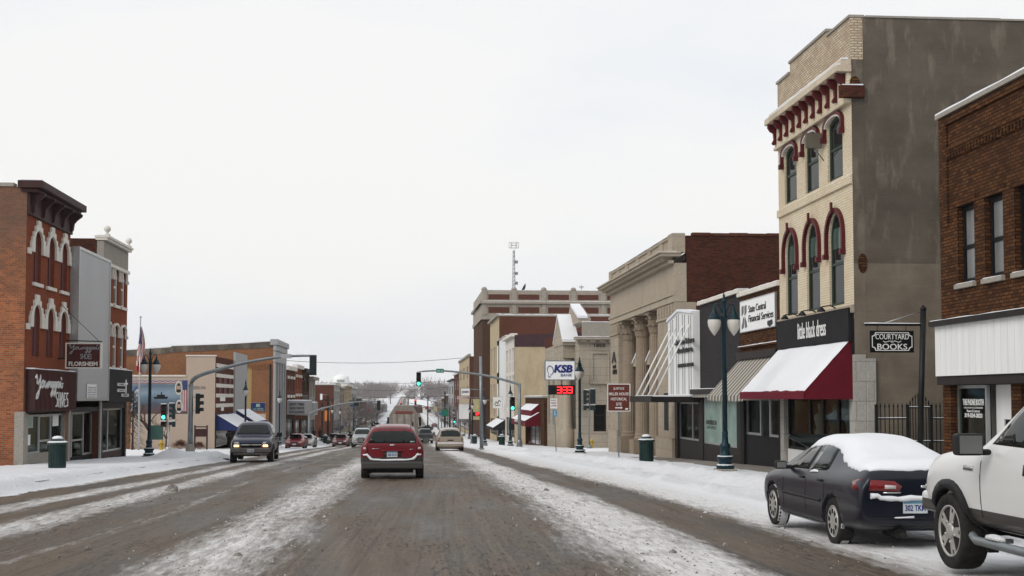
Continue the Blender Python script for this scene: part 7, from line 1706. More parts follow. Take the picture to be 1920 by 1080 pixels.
# ---- the row running away down the hill: (side, px near, px far, y of the roof at the near end, wall, side wall, trim, windows, floors, label)
ROW = [
 (1, 880, 861, 668, 'tan_stucco', 'brick_maroon', 'concrete', 3, 2, 'red brick building with a narrow pale front just left of the tall street pole'),
 (1, 861, 851, 700, 'brick_maroon', 'brick_brown', 'offwhite_trim', 2, 2, 'brown brick block stepping down behind the pale narrow front'),
 (1, 851, 841, 713, 'grey_metal', 'brick_dark', 'bronze', 2, 2, 'grey front with a heavy dark cornice on the far right row'),
 (1, 841, 834, 742, 'brick_brown', 'brick_brown', 'offwhite_trim', 2, 1, 'low brown shop farther down the right row'),
 (1, 834, 828, 748, 'brick_hotel', 'brick_hotel', 'concrete', 2, 1, 'low dark brown shop near the far end of the right row'),
 (1, 828, 822, 751, 'pink_stucco', 'tan_stucco', 'concrete', 2, 1, 'low pinkish shop at the far end of the right row'),
 (-1, 537, 553, 693, 'brick_maroon', 'brick_maroon', 'offwhite_trim', 3, 2, 'maroon brick theatre with a long grey marquee'),
 (-1, 553, 566, 690, 'brick_facade', 'brick_maroon', 'offwhite_trim', 3, 2, 'bright red brick block next to the theatre'),
 (-1, 566, 580, 697, 'brick_brown', 'brick_brown', 'bronze', 2, 2, 'brown brick block with dark corniced top beyond the red one'),
 (-1, 580, 591, 712, 'concrete', 'concrete', 'concrete', 2, 2, 'grey stone block with a dark projecting cornice'),
 (-1, 626, 637, 722, 'grey_metal', 'brick_maroon', 'offwhite_trim', 3, 2, 'orange-brown brick block with a long plain side wall on the far left'),
 (-1, 637, 646, 730, 'limestone', 'concrete', 'concrete', 2, 2, 'grey stone front just right of the long orange-brown wall'),
 (-1, 646, 658, 724, 'tan_stucco', 'pink_stucco', 'offwhite_trim', 3, 2, 'tan block with a pale cornice below the water tower'),
 (-1, 658, 668, 728, 'grey_metal', 'brick_grey', 'alu', 2, 2, 'slate grey block beyond the tan one'),
 (-1, 668, 678, 748, 'brick_brown', 'brick_brown', 'concrete', 2, 1, 'low brown shop in the far left row'),
 (-1, 678, 688, 752, 'brick_facade', 'brick_maroon', 'offwhite_trim', 2, 1, 'low red shop farther down the left row'),
 (-1, 688, 697, 757, 'offwhite_trim', 'tan_stucco', 'concrete', 2, 1, 'low cream shop farther down the left row'),
 (-1, 697, 704, 760, 'grey_metal', 'concrete', 'concrete', 2, 1, 'low grey shop just past the low cream one on the left'),
 (-1, 704, 710, 757, 'brick_maroon', 'brick_maroon', 'concrete', 2, 1, 'small dark red shop near the far end of the left row'),
 (-1, 710, 716, 762, 'tan_stucco', 'tan_stucco', 'concrete', 2, 1, 'small tan shop near the far end of the left row'),
 (-1, 716, 721, 760, 'brick_brown', 'brick_brown', 'concrete', 2, 1, 'smallest brown shop ending the left row'),
 (1, 822, 816, 757, 'brick_maroon', 'brick_maroon', 'concrete', 2, 1, 'low dark red shop near the far end of the right row'),
 (1, 816, 811, 760, 'concrete', 'concrete', 'concrete', 2, 1, 'smallest grey shop ending the right row')]
for sd, pn, pf, py, wm_, sm_, tm_, nw, fl, lab in ROW:
    fr = RR if sd > 0 else LL; un, uf = (ru(pn), ru(pf)) if sd > 0 else (lu(pn), lu(pf)); yn = abs(un)
    if sd > 0: a, b = uf+.05, un-.05
    else: a, b = un+.05, uf-.05
    g = gz(yn) + .15; vt_ = fr.v(pn, py); vb2 = min(g, gz(abs(uf))) - 1.5
    rt_ = bld('town_building' if yn > 190 else 'brick_building', lab, fr, un); hgt = vt_ - g
    rws = [(g+hgt*.48, g+hgt*.62), (g+hgt*.72, g+hgt*.88)][:fl] if hgt > 7 else [(g+hgt*.62, g+hgt*.85)]
    simple_front(rt_, fr, a, b, vb2, vt_, wm_, rws, nw, 'glass', tm_, .42, True, gnd=g, hoods=yn < 260)
    sides(rt_, fr, a, b, 20, vb2, vt_-.01, M[sm_], near_at='u1' if sd > 0 else 'u0', nf=.006); cap(rt_, fr, a, b, vt_, .6 if 'cornice' in lab else .3, .45, tm_)
    if 'theatre' in lab:
        gt_ = g
        mq = MB(); mq.box((a+.5, gt_+3.4, .02), (b-1, gt_+5.0, 2.2), 0, fr); mo = mq.build('marquee', M['grey_metal'], rt_); snow_line(mo, fr, a+.5, b-1, gt_+5.0, .05, 2.15, .15)
        l = MB(); MQ = CFr(a+.5, 0)
        for i, s in enumerate(('NOW SHOWING', 'GRAND THEATRE', 'SHOW TIMES')): text(l, s, MQ, XL+.3, XL+2.0, gt_+3.55+.45*i, gt_+3.85+.45*i, .01, .02, bold=.02)
        l.build('lettering', M['black_letter'], mo)
    if 'orange-brown' in lab:
        OC = CFr(yn, 0); m = MB(); m.box((OC.u(588, 740), vb2, -18), (XL-20.1, vt_-.3, -.02), 0, OC) if OC.u(588, 740) < XL-20.2 else None
        k = bx(rt_, 'coping', 'concrete', OC, (XL-20, vt_-.008, -.3), (XL-.01, vt_+.12, .05)); snow_line(k, OC, XL-20, XL, vt_+.12, -.3, .05, .2)
# shop signs and canopies on the far rows
def blade(lab, Y, pa, pb_, y0, y1, face, rim='grey_metal', txt=None, tm='black_letter', cat='sign'):
    c = CFr(Y, 0); s = sign_on('projecting_sign', lab, c, c.u(pa, y0), c.u(pb_, y0), c.v(pa, y1), c.v(pa, y0), -.1, .2, face, rim, cat, .06)
    if txt: lettering(s, txt, c, c.u(pa+(pb_-pa)*.12, y0), c.u(pb_-(pb_-pa)*.12, y0), c.v(pa, y1-(y1-y0)*.25), c.v(pa, y0+(y1-y0)*.25), .105, tm, bold=.02)
    sx = XR if pa > 768 else XL; m = MB(); far_ = c(c.u(pb_ if pa > 768 else pa, y0), c.v(pa, y0+2), 0); m.tube([far_, (sx+(.1 if sx > 0 else -.1), Y, far_.z)], .06, 5); m.build('bracket', M['galv'], s)
    return s
M['orange_sign'] = mat_plain('orange_sign_face', (.50,.16,.03), .5); M['cream_sign'] = mat_plain('cream_sign_face', (.45,.40,.22), .5); M['red_sign'] = mat_plain('red_sign_face', (.40,.04,.03), .5)
blade('white shop sign with black script on the right row, above a red one', 215, 864, 881, 728, 742, 'white_board', 'grey_metal', 'Jewelers', 'black_letter')
blade('red and white shop sign under the white script sign', 216, 857, 881, 743.5, 748, 'red_sign', 'white_paint', 'DIAMONDS', 'white_letter')
blade('grey and white poster sign below the red and white sign', 217, 860, 880, 757, 786, 'white_paint', 'grey_metal')
cs_ = blade('tall cream bank sign with a red number display on the right row', 185, 884, 901, 748, 787, 'cream_sign', 'tan_stucco')
c_ = CFr(185, 0); dsp = MB(); dsp.box((c_.u(887, 776), c_.v(890, 780), .1), (c_.u(900, 776), c_.v(890, 772.5), .14), 0, c_); dp = dsp.build('display_case', M['black'], cs_); lt = MB(); text(lt, '17', c_, c_.u(892, 776), c_.u(899, 776), c_.v(890, 779), c_.v(890, 773.5), .141, .01, bold=.05); lt.build('display_digits', M['led'], dp)
blade('orange shop sign hanging in the far left row', 232, 608, 619, 769, 790, 'orange_sign', 'bronze')
blade('grey hanging sign above a red one by the theatre', 172, 566, 578, 740, 752, 'concrete', 'bronze', 'HOTEL', 'black_letter')
blade('small red shield sign below the grey hanging sign by the theatre', 172.5, 568, 577, 753, 763, 'red_sign', 'bronze')
blade('white upright sign catching the light on the far left row', 225, 600, 605, 738, 750, 'white_board', 'alu')

M['blue_sign'] = mat_plain('blue_shop_sign', (.03,.10,.30), .5)
for lab, Y, a, b, y0, y1, f_ in (('tiny red shop sign far down the right row', 330, 797, 804, 762, 768, 'red_sign'), ('tiny blue shop sign far down the right row', 270, 822, 829, 773, 778, 'blue_sign'), ('tiny yellow-brown shop sign far down the right row', 285, 813, 820, 762, 771, 'cream_sign'), ('tiny white shop sign far down the right row', 300, 806, 812, 774, 780, 'white_board'),
                                ('tiny white shop sign far down the left row', 300, 676, 683, 766, 772, 'white_board'), ('tiny red shop sign far down the left row', 340, 690, 696, 768, 773, 'red_sign'), ('tiny blue and grey shop sign below the slate block on the left', 262, 655, 664, 758, 763, 'blue_sign'), ('tiny dark square sign with a pale ring on the left row', 252, 664, 674, 752, 762, 'charcoal')):
    blade(lab, Y, a, b, y0, y1, f_)
# ---- water tower beyond the roofs
wtY = 520; WT = CFr(wtY, 0); wx = WT.u(640, 712); wo_ = thing('water_tower', 'white water tower with dark lettering rising behind the left rooftops', 'water tower', (wx, wtY, gz(wtY)))
rr = (WT.u(655, 712)-WT.u(625, 712))/2; v0_, v1_ = WT.v(640, 722), WT.v(640, 705)
m = MB(); m.lathe([(rr*.45, v0_-1.2), (rr*.8, v0_-.6), (rr, v0_+.3), (rr, v1_-.5), (rr*.85, v1_), (rr*.3, v1_+.7), (.001, v1_+.8)], 24, (wx, wtY, 0)); m.build('tank', M['white_board'], wo_)
for k in range(6): t_ = math.pi*k/3; q = MB(); q.tube([(wx+rr*.85*math.cos(t_), wtY+rr*.85*math.sin(t_), v0_), (wx+rr*1.1*math.cos(t_), wtY+rr*1.1*math.sin(t_), gz(wtY)-1)], .3, 8); q.build('leg', M['white_paint'], wo_)
l = MB(); text(l, 'KEOKUK', Fr((wx, wtY-rr, 0), (1,0,0), (0,-1,0), 'Y'), -rr*.5, rr*.5, v0_+1.0, v0_+2.2, .02, .05, bold=.02); l.build('lettering', M['grey_letter'], wo_)
# ------------------------------------------------------------------ the traffic and the parked cars
P_red = mat_paint('dark_red_paint', (.135,.003,.009), .08, .5, split=.70, split_c=(.03,.028,.027), coat=.2)
P_navy = mat_paint('midnight_blue_paint', (.004,.0055,.013), .08, .42, coat=.2)
P_white = mat_paint('white_paint_over_grey', (.62,.62,.61), .16, .5, split=.66, split_c=(.045,.042,.04))
P_navyt = mat_paint('navy_truck_paint', (.008,.014,.04), .15, .55, coat=.2)
P_tan = mat_paint('champagne_paint', (.30,.255,.20), .3, .7)
M['white_body'] = P_white; M['dirty_chrome'] = mat_plain('dirty_chrome', (.13,.12,.11), .45, .5, var=.3)
def gpos(x, y): return (x, y, gz(y))
wagon('crossover_car', 'dark red crossover with snow on its rear bumper, driving ahead in the near lane', gpos(-.50, 40.1), 0, P_red)
sedan('parked_sedan', 'dark blue sedan parked at the kerb under a thick blanket of snow', gpos(6.28, 17.55), R(.6), P_navy, snow=True, plate='302 TKM', near=True)
pickup('parked_pickup', 'white pickup truck with grey lower panels, parked behind the snowy sedan', gpos(6.50, 10.78), R(.3), P_white, near=True, colour_bumper='white_body')
pickup('oncoming_pickup', 'navy pickup truck with headlights lit, coming towards the camera', gpos(-7.45, 63.2), R(182.5), P_navyt, lit=True, plate='714 HBN', colour_bumper='dirty_chrome')
minivan('minivan', 'champagne minivan driving away in the right lane with snow on its bumper', gpos(3.0, 97), 0, P_tan)

M['P_maroon'] = mat_paint('wine_red_paint', (.11,.02,.025), .4, .7); M['P_silver'] = mat_paint('silver_paint', (.30,.31,.31), .35, .7); M['P_dark'] = mat_paint('charcoal_car_paint', (.03,.034,.038), .3, .7); M['P_gold'] = mat_paint('gold_paint', (.26,.21,.13), .35, .7); M['P_blue'] = mat_paint('steel_blue_paint', (.05,.075,.12), .3, .7); M['P_bright'] = mat_paint('bright_red_paint', (.22,.02,.025), .3, .7)
def gpx(px, Y): return onY(px, 800, Y)[0], Y, gz(Y)
base_car = sedan('parked_car', 'bright red car facing the camera, parked by the theatre on the left kerb', gpx(556, 116), R(180), M['P_bright'])
sv = duplicate(base_car, 'silver car parked just behind the bright red one by the theatre', gpx(576, 127), R(180), 'cars parked along the far left kerb', (M['P_bright'], M['P_silver'])); base_car['group'] = 'cars parked along the far left kerb'
duplicate(base_car, 'dark car parked in snow beyond the oncoming wine-red one', gpx(627, 158), R(180), 'cars parked along the far left kerb', (M['P_bright'], M['P_dark']))
duplicate(base_car, 'steel blue car parked at an angle far down the left kerb', (onY(676, 800, 318)[0], 318, gz(318)), R(130), 'cars parked along the far left kerb', (M['P_bright'], M['P_blue']))
duplicate(base_car, 'dark car nose-in to the snow far down the right kerb', (onY(799, 800, 330)[0], 330, gz(330)), R(-40), 'cars parked far down the right kerb', (M['P_bright'], M['P_dark']))
mv = duplicate(base_car, 'wine-red saloon coming down the outer left lane beside the gold one', gpx(640, 136), R(180), 'cars coming towards the camera', (M['P_bright'], M['P_maroon'])); mv.name = 'oncoming_car'
g_ = sedan('oncoming_car', 'gold car with one lamp pair lit, behind the wine-red saloon', gpx(657, 150), R(180), M['P_gold'], lit=True, group='cars coming towards the camera')
for i, (lab, px, Y, c) in enumerate((('dark car in the middle of the oncoming queue, above the gold one', 645, 178, 'P_dark'), ('silver car at the back of the oncoming queue', 664, 196, 'P_silver'), ('tiny blue car coming down the far hill', 722, 300, 'P_blue'))):
    q = duplicate(base_car, lab, gpx(px, Y), R(180), 'cars coming towards the camera', (M['P_bright'], M[c])); q.name = 'oncoming_car'
pickup('oncoming_pickup', 'silver pickup truck coming towards the camera, half hidden by the dark red crossover', gpx(680, 128), R(180), M['P_silver'])
pickup('pickup_truck', 'grey pickup truck seen from behind, right of the dark red crossover', gpx(797, 166), 0, M['P_dark'])
# covered tipper lorry ahead of the crossover
tk = thing('lorry', 'tan covered tipper lorry ahead of the dark red crossover', 'lorry', (onY(757, 800, 112)[0], 112, gz(112)))
tan = mat_plain('dusty_tan_panel', (.23,.205,.18), .7, var=.25); m = MB()
sec = [(-1.25,1.1),(-1.28,2.9),(-.75,3.75),(.75,3.75),(1.28,2.9),(1.25,1.1)]; fr0 = Fr((0,0,0), (1,0,0), (0,1,0), 'Y')
m.prism(sec, 0, 7.5, fr0); m.build('tipper_body', tan, tk, True, .04, 2)
m = MB(); m.box((-.95,-.06,1.25),(.95,-.003,3.0)); tg = m.build('tailgate', mat_plain('pale_tan_panel', (.31,.275,.24), .7, var=.2), tk, True, .02)
for x in (-.62, 0, .62): k = MB(); k.box((x-.05,-.12,1.2),(x+.05,-.06,3.0)); k.build('tailgate_rib', tan, tg, True)
m = MB(); m.box((-.75,-.09,3.05),(.75,-.003,3.25)); m.build('marker_bar', mat_plain('faded_red_bar', (.22,.06,.05), .6), tk, True)
m = MB(); m.box((-.5,.2,.55),(.5,10.5,1.08)); m.box((-1.2,-.1,.75),(1.2,.1,.98)); m.build('chassis', M['black'], tk, True)
m = MB(); m.box((-1.15,7.7,1.0),(1.15,9.9,2.9)); m.box((-1.0,9.9,.7),(1.0,10.9,1.7)); cb = m.build('cab', P_tan, tk, True, .12, 3)
for s in (-1, 1):
    for y in (1.2, 2.5): wheel(tk, s*1.0, y, .5, .5, .3, style='cap')
    wheel(tk, s*1.05, 9.6, .5, .3, .3, style='cap')
    k = MB(); k.box((min(s*1.15, s*1.25), -.12, .8),(max(s*1.15, s*1.25)-.0, -.1, .92)); k.build('tail_light', M['tail_red'], tk, True)
    k = MB(); k.box((s*1.48-.12, 9.3, 1.75),(s*1.48+.12, 9.4, 2.6)); k.tube([(s*1.15, 9.35, 2.4),(s*1.4, 9.35, 2.4)], .025, 5); k.build('mirror', M['plastic'], tk, True)
# ------------------------------------------------------------------ street furniture
def gpt(px, Y, dz=.15): return (onY(px, 800, Y)[0], Y, gz(Y) + dz)
def lamp(name, label, loc, rz=0, group='twin-headed street lamps', h=5.4):
    r = thing(name, label, 'street lamp', loc, rz, group); k = h/5.4
    m = MB(); m.box((-.30,-.30,-.15),(.30,.30,.10)); m.build('plinth', M['concrete'], r, True, .02)
    m = MB(); m.lathe([(.27,.10),(.27,.20),(.20,.24),(.20,.34),(.25,.38),(.24,.46),(.15,.52),(.13,.70),(.16,.74),(.16,.82),(.10,.88),(.085,1.15),(.10,1.18),(.08,1.22)], 12, a0=math.pi/12); b = m.build('base', M['lamp_green'], r, True)
    sn = MB()
    for q, z, hh in ((.27,.20,.04),(.25,.465,.03)): sn.lathe([(q*.97,z),(q*.95,z+hh*.8),(q*.62,z+hh)], 12)
    sn.build('snow', M['snow'], b, True)
    m = MB(); m.lathe([(.08,1.2),(.072,4.6),(.09,4.62),(.09,4.72),(.06,4.8),(.055,5.1),(.085,5.14),(.05,5.2),(.03,5.28),(.04,5.33),(.001,5.42*1.0)], 12); m.build('post', M['lamp_green'], r, True)
    for s in (-1, 1):
        m = MB(); m.tube([(s*.05,0,4.78),(s*.14,0,5.02),(s*.24,0,5.08),(s*.30,0,5.02),(s*.30,0,4.96)], .02, 6); m.tube([(s*.06,0,4.66),(s*.18,0,4.72),(s*.22,0,4.84)], .014, 5); m.build('arm', M['lamp_green'], r, True)
        m = MB(); m.lathe([(.03,5.0),(.05,4.93),(.045,4.88),(.11,4.78),(.13,4.70),(.19,4.64),(.20,4.60)], 14, (s*.30,0,0)); c = m.build('lamp_cap', M['lamp_green'], r, True)
        m = MB(); m.lathe([(.185,4.60),(.205,4.52),(.19,4.40),(.14,4.28),(.06,4.17),(.02,4.12),(.001,4.10)], 14, (s*.30,0,0)); m.build('globe', M['opal'], c, True)
    return r
L0 = lamp('street_lamp', 'teal twin-headed street lamp by the striped awning', onG(1360, 885, .15), 0)
L0.location.z -= 0
for lab, loc, rz in (('teal twin-headed street lamp beside the white bank sign', (onY(1087, 800, 71)[0], 71, gz(71)+.15), 70), ('teal twin-headed street lamp in front of the mural', (onY(280, 800, 64.5)[0], 64.5, gz(64.5)+.15), 0),
                     ('street lamp behind the oncoming navy pickup, by the navy awnings', gpt(460, 103), 90), ('street lamp at the foot of the ornate grey corner front', gpt(524, 124), 90), ('street lamp beside the right-hand mast arm with the green light', gpt(957, 112), 80), ('street lamp between the two far litter bins on the right', gpt(909, 130), 85),
                     ('street lamp by the striped white shopfronts, nearest the cream bank sign', gpt(886, 158), 90), ('street lamp far down the left pavement near the walkers', gpt(604, 172), 90)):
    duplicate(L0, lab, loc, R(rz), 'twin-headed street lamps')
def bin_(name, label, loc, group='dark green litter bins'):
    r = thing(name, label, 'litter bin', loc, 0, group)
    m = MB(); m.lathe([(.26,0),(.27,.05),(.27,.80),(.29,.84)], 24); b = m.build('drum', M['bin_green'], r, True)
    m = MB()
    for i in range(24):
        a = 2*math.pi*i/24; q = MB(); q.box((.268,-.022,.06),(.285,.022,.80)); q.xf(Matrix.Rotation(a, 4, 'Z')); m.join(q)
    m.build('slats', M['bin_green'], b, True)
    m = MB(); m.lathe([(.33,.82),(.34,.86),(.33,.90),(.24,.93),(.22,.98),(.17,1.02),(.001,1.04)], 24); l = m.build('lid', M['bin_green'], r, True)
    m = MB(); m.lathe([(.18,1.015),(.17,1.06),(.11,1.10),(.001,1.115)], 16); m.lathe([(.335,.885),(.32,.915),(.25,.945),(.24,.93)], 20); m.build('snow', M['snow'], l, True)
    return r
B0 = bin_('litter_bin', 'dark green litter bin with a snow cap on the left pavement by the shoe shop', onG(107, 880, .15))
for lab, loc in (('dark green litter bin with a snow cap in front of the classical bank', onG(1212, 867, .15)), ('far dark green litter bin by the striped shopfronts', gpt(941, 118)), ('farther dark green litter bin left of the tall steel pole', gpt(890, 148)), ('dark litter bin on the far left pavement by the walkers', gpt(610, 158))):
    duplicate(B0, lab, loc, 0, 'dark green litter bins')

# ---- signals
def head(parent, at, yaw=0, lit=(0,0,1), back=False, ped=False):
    """three-lens head, front towards local -y turned by yaw"""
    T = Matrix.Translation(at) @ Matrix.Rotation(yaw, 4, 'Z')
    m = MB(); hh = .36 if ped else 1.04
    m.box((-.18,-.10,-hh/2),(.18,.12,hh/2)); m.xf(T); o = m.build('signal_head', M['signal_case'], parent, True, .015)
    n = 1 if ped else 3
    for i in range(n):
        z = (hh/2-.18) - i*.34 if not ped else 0
        v = MB(); k = 10
        for j in range(k):
            a0, a1 = R(-20)+R(220)*j/k, R(-20)+R(220)*(j+1)/k
            v.add([(.14*math.cos(a), y, z+.14*math.sin(a)) for a in (a0, a1) for y in (-.10, -.30)], [(0,1,3,2)])
        v.xf(T); v.build('visor', M['signal_case'], o, True)
        q = MB(); q.lathe([(.125,-.102),(.09,-.125),(.001,-.135)], 14, (0,0,z), 'y'); q.xf(T)
        q.build('lens', M[('stop','amber','go')[i]] if (lit[i] and not ped) else M['lens_off'], o, True)
    sn = MB(); sn.box((-.17,-.28,hh/2+.002),(.17,.10,hh/2+.05)); sn.xf(T); sn.build('snow', M['snow'], o, True, .02)
    return o
def mast(label, px, Y, path, sig_px, sig_y, lit, back, base_dz=.15, sign=None, scale=1, extra=()):
    c = CFr(Y, 0); x0 = c.u(px, 800); g = gz(Y) + base_dz; r = thing('mast_arm_signal', label, 'traffic light', (x0, Y, g), 0, 'mast-arm traffic lights')
    loc = lambda p_: (c.u(*p_)-x0, 0, c.v(*p_)-g)
    m = MB(); m.lathe([(.36,-.15),(.24,.62),(.22,.66)], 4, a0=math.pi/4); m.build('footing', M['concrete'] if scale > 1 else M['galv'], r, True)
    P = [loc(p_) for p_ in path]
    m = MB(); m.tube([(0,0,.6),(0,0,P[0][2]*.5),(0,0,P[0][2]+.12)], [.15,.13,.12], 12); m.build('pole', M['galv'], r, True)
    Q = []                                                 # smooth the arm
    for i in range(len(P)-1):
        p0, p1, p2, p3 = [V3(P[max(0, min(len(P)-1, j))]) for j in (i-1, i, i+1, i+2)]
        for t in (0, .25, .5, .75): Q.append(.5*((2*p1) + (p2-p0)*t + (2*p0-5*p1+4*p2-p3)*t*t + (3*p1-p0-3*p2+p3)*t**3))
    Q.append(V3(P[-1])); n = len(Q)
    m = MB(); m.tube(Q, [.12-.065*i/(n-1) for i in range(n)], 10); a = m.build('arm', M['galv'], r, True)
    s = MB()
    for i in range(2, n-1): pass
    for (sx, sy), (yaw, lt) in zip([(sig_px, sig_y)] + [e[:2] for e in extra], [(math.pi if back else 0, lit)] + [e[2:] for e in extra]):
        q = loc((sx, sy)); head(r, (q[0], 0 if (sx, sy) == (sig_px, sig_y) else 0, q[2]), yaw, lt)
        if (sx, sy) != (sig_px, sig_y):
            k = MB()
            for dz in (-.35, .35): k.tube([(0,0,q[2]+dz),(q[0],0,q[2]+dz)], .02, 5)
            k.build('side_bracket', M['galv'], r, True)
        else:
            k = MB(); k.tube([(q[0],.02,q[2]+.5),(q[0],.02,P[-1][2]+.02)], .03, 6); k.build('hanger', M['galv'], r, True)
    if sign:
        (a0, b0, a1, b1, mt, tx) = sign; u0, v0, _ = loc((a0, b1))[0], loc((a0, b1))[2], 0; u1, v1 = loc((a1, b0))[0], loc((a1, b0))[2]
        k = MB(); k.box((u0,-.16,v0),(u1,-.13,v1)); sg_ = k.build('street_name_sign', M[mt], r, True)
        if tx:
            t_ = MB(); text(t_, tx, REAR(-.16), u0+(u1-u0)*.12, u1-(u1-u0)*.12, v0+(v1-v0)*.28, v0+(v1-v0)*.72, .002, .004); t_.build('lettering', M['white_letter'], sg_, True)
    return r
mast('grey mast arm traffic light reaching from the left kerb, seen from behind', 357, 67.5, [(357,724),(368,707),(420,690),(480,676),(540,668),(590,667)], 587, 685, (0,0,0), True, sign=(527,664,547,672,'alu',None), scale=2, extra=((371,757,R(100),(0,0,0)),))
mast('mast arm traffic light showing green, reaching from the right far corner', 974, 98.5, [(974,722),(962,717),(915,705),(872,699),(824,695),(783,697)], 785, 711, (0,0,1), False, sign=(818,691.5,832,699,'street_green','5th St'), extra=((961,757,0,(0,0,1)),))
mast('farther mast arm traffic light showing red over the right lanes', 858, 226, [(858,770),(851,765),(832,758),(805,751),(780,748)], 779, 754, (1,0,0), False)
mast('mast arm on the left by the theatre, seen from behind', 579, 138.5, [(579,779),(588,772),(612,764),(645,757),(680,753),(712,753)], 710, 760, (0,0,0), True)
mast('small distant mast arm showing red, left of the lorry top', 822, 345, [(822,772),(812,766),(790,760),(765,755),(752,752)], 752, 757, (1,0,0), False)
mast('small distant mast arm showing green, above the lorry', 828, 352, [(828,776),(820,770),(800,765),(780,762),(767,761)], 766, 766, (0,0,1), False)
def pedestal(label, px, Y, top_y, heads, mat='alu', r=.06):
    c = CFr(Y, 0); x = c.u(px, 800); g = gz(Y)+.15; o = thing('signal_post', label, 'traffic light', (x, Y, g), 0, 'post-mounted traffic lights')
    m = MB(); h = c.v(px, top_y)-g; m.tube([(0,0,-.1),(0,0,h)], r, 10); m.lathe([(.2,0),(.18,.25),(.08,.32)], 10); m.build('post', M[mat], o, True)
    for dx, dz, yaw, lt, ped in heads:
        head(o, (dx, 0, h+dz), yaw, lt, ped=ped); k = MB(); k.tube([(0,0,h+dz),(dx,0,h+dz)], .025, 5); k.build('bracket', M['galv'], o, True)
    return o
pedestal('post with twin traffic lights showing green in front of the mural', 316, 86.5, 757, [(-.32,-.55,0,(0,0,1),False),(.30,-.50,R(-75),(0,0,0),False),(-.32,-1.35,0,(0,0,0),True),(.32,-1.35,R(-75),(0,0,0),True)])
pedestal('post with two dark traffic lights beside the pale banded bank', 1105, 91.0, 733, [(-.30,-.45,R(80),(0,0,0),False),(.26,-.40,R(180),(0,0,0),False),(-.30,-1.2,R(80),(0,0,0),True),(.26,-1.2,R(180),(0,0,0),True)], 'galv')
pedestal('tiny distant post light showing green on the right kerb', 852, 232, 782, [(0,-.5,0,(0,0,1),False)], 'galv')
# ---- signs on posts
MYs = 60.4; c = CFr(MYs, 0); q0, q1, v0, v1 = c.u(1138, 745), c.u(1182, 745), c.v(1160, 772), c.v(1160, 719)
ms = thing('road_sign', 'brown historical site sign with white lettering and an arrow on a steel post', 'road sign', (c.u(1160, 800), MYs, gz(MYs)))
bx(ms, 'panel', 'brown_sign', c, (q0, v0, .04), (q1, v1, .055)); m = MB(); d = .025; m.ring([(q0+2*d, v0+2*d), (q1-2*d, v0+2*d), (q1-2*d, v1-2*d), (q0+2*d, v1-2*d)], [(q0+d*.4, v0+d*.4), (q1-d*.4, v0+d*.4), (q1-d*.4, v1-d*.4), (q0+d*.4, v1-d*.4)], .055, .060, c, 0, True); m.build('border', M['white_letter'], ms)
m = MB(); W, Hh = q1-q0, v1-v0
for tx, a, b, y in (('JUSTICE', .27, .73, .86), ('MILLER HOUSE', .08, .92, .68), ('HISTORICAL', .16, .84, .50), ('SITE', .38, .62, .32)): text(m, tx, c, q0+W*a, q0+W*b, v0+Hh*(y-.10), v0+Hh*y, .056, .004, bold=.01)
m.prism([(q0+W*.34, v0+Hh*.12), (q0+W*.58, v0+Hh*.12), (q0+W*.58, v0+Hh*.09), (q0+W*.66, v0+Hh*.14), (q0+W*.58, v0+Hh*.19), (q0+W*.58, v0+Hh*.16), (q0+W*.34, v0+Hh*.16)], .056, .06, c); m.prism([(q0+W*.76, v0+Hh*.07), (q0+W*.88, v0+Hh*.07), (q0+W*.90, v0+Hh*.13), (q0+W*.78, v0+Hh*.13)], .056, .06, c); m.build('lettering', M['white_letter'], ms)
m = MB(); m.box((c.u(1160, 800)-.03, gz(MYs), -.02), (c.u(1160, 800)+.03, v1-.05, .035), 0, c); m.build('post', M['galv'], ms)
YP = 76.5; c = CFr(YP, 0); ps = thing('parking_sign', 'leaning post with a white parking notice above a blue square sign', 'road sign', (c.u(1043, 800), YP, gz(YP)))
m = MB(); m.tube([c(c.u(1043, 800), gz(YP), 0), c(c.u(1038, 748), c.v(1038, 746), 0)], .03, 6); m.build('post', M['galv'], ps)
a, b = c.px(1031.5, 766), c.px(1044.5, 747); o = bx(ps, 'notice', 'white_board', c, (a[0], a[1], .035), (b[0], b[1], .045)); m = MB()
for i, tx in enumerate(('NO', 'PARKING', 'ANY TIME')): text(m, tx, c, a[0]+.06, b[0]-.06, b[1]-.17-.16*i, b[1]-.07-.16*i, .046, .003, bold=.02)
m.build('lettering', mat_plain('red_lettering', (.25,.03,.03), .5), o)
a, b = c.px(1036, 781), c.px(1044.5, 769); o = bx(ps, 'blue_sign', mat_plain('blue_sign_face', (.08,.28,.45), .5), c, (a[0], a[1], .035), (b[0], b[1], .045)); m = MB(); cu_, cv_ = (a[0]+b[0])/2, (a[1]+b[1])/2
strokes(m, [[(.45,.9),(.45,.5),(.7,.5),(.8,.2)], [(.45,.6),(.3,.35),(.45,.15),(.65,.3)]], c, a[0]+.03, b[0]-.03, a[1]+.03, b[1]-.03, .046, .035, .004); m.build('symbol', M['white_letter'], o)
YT = 103.0; c = CFr(YT, 0); tp_ = thing('steel_pole', 'tall plain steel pole at the right corner in front of the hotel', 'pole', (c.u(903, 800), YT, gz(YT))); m = MB(); m.tube([c(c.u(903, 800), gz(YT)-.1, 0), c(c.u(901, 668), c.v(901, 668), 0)], [.15,.11], 12); m.lathe([(.22,0),(.22,.06),(.16,.09)], 12, (c.u(903, 800), YT, gz(YT)+.05)); m.build('pole', M['galv'], tp_)
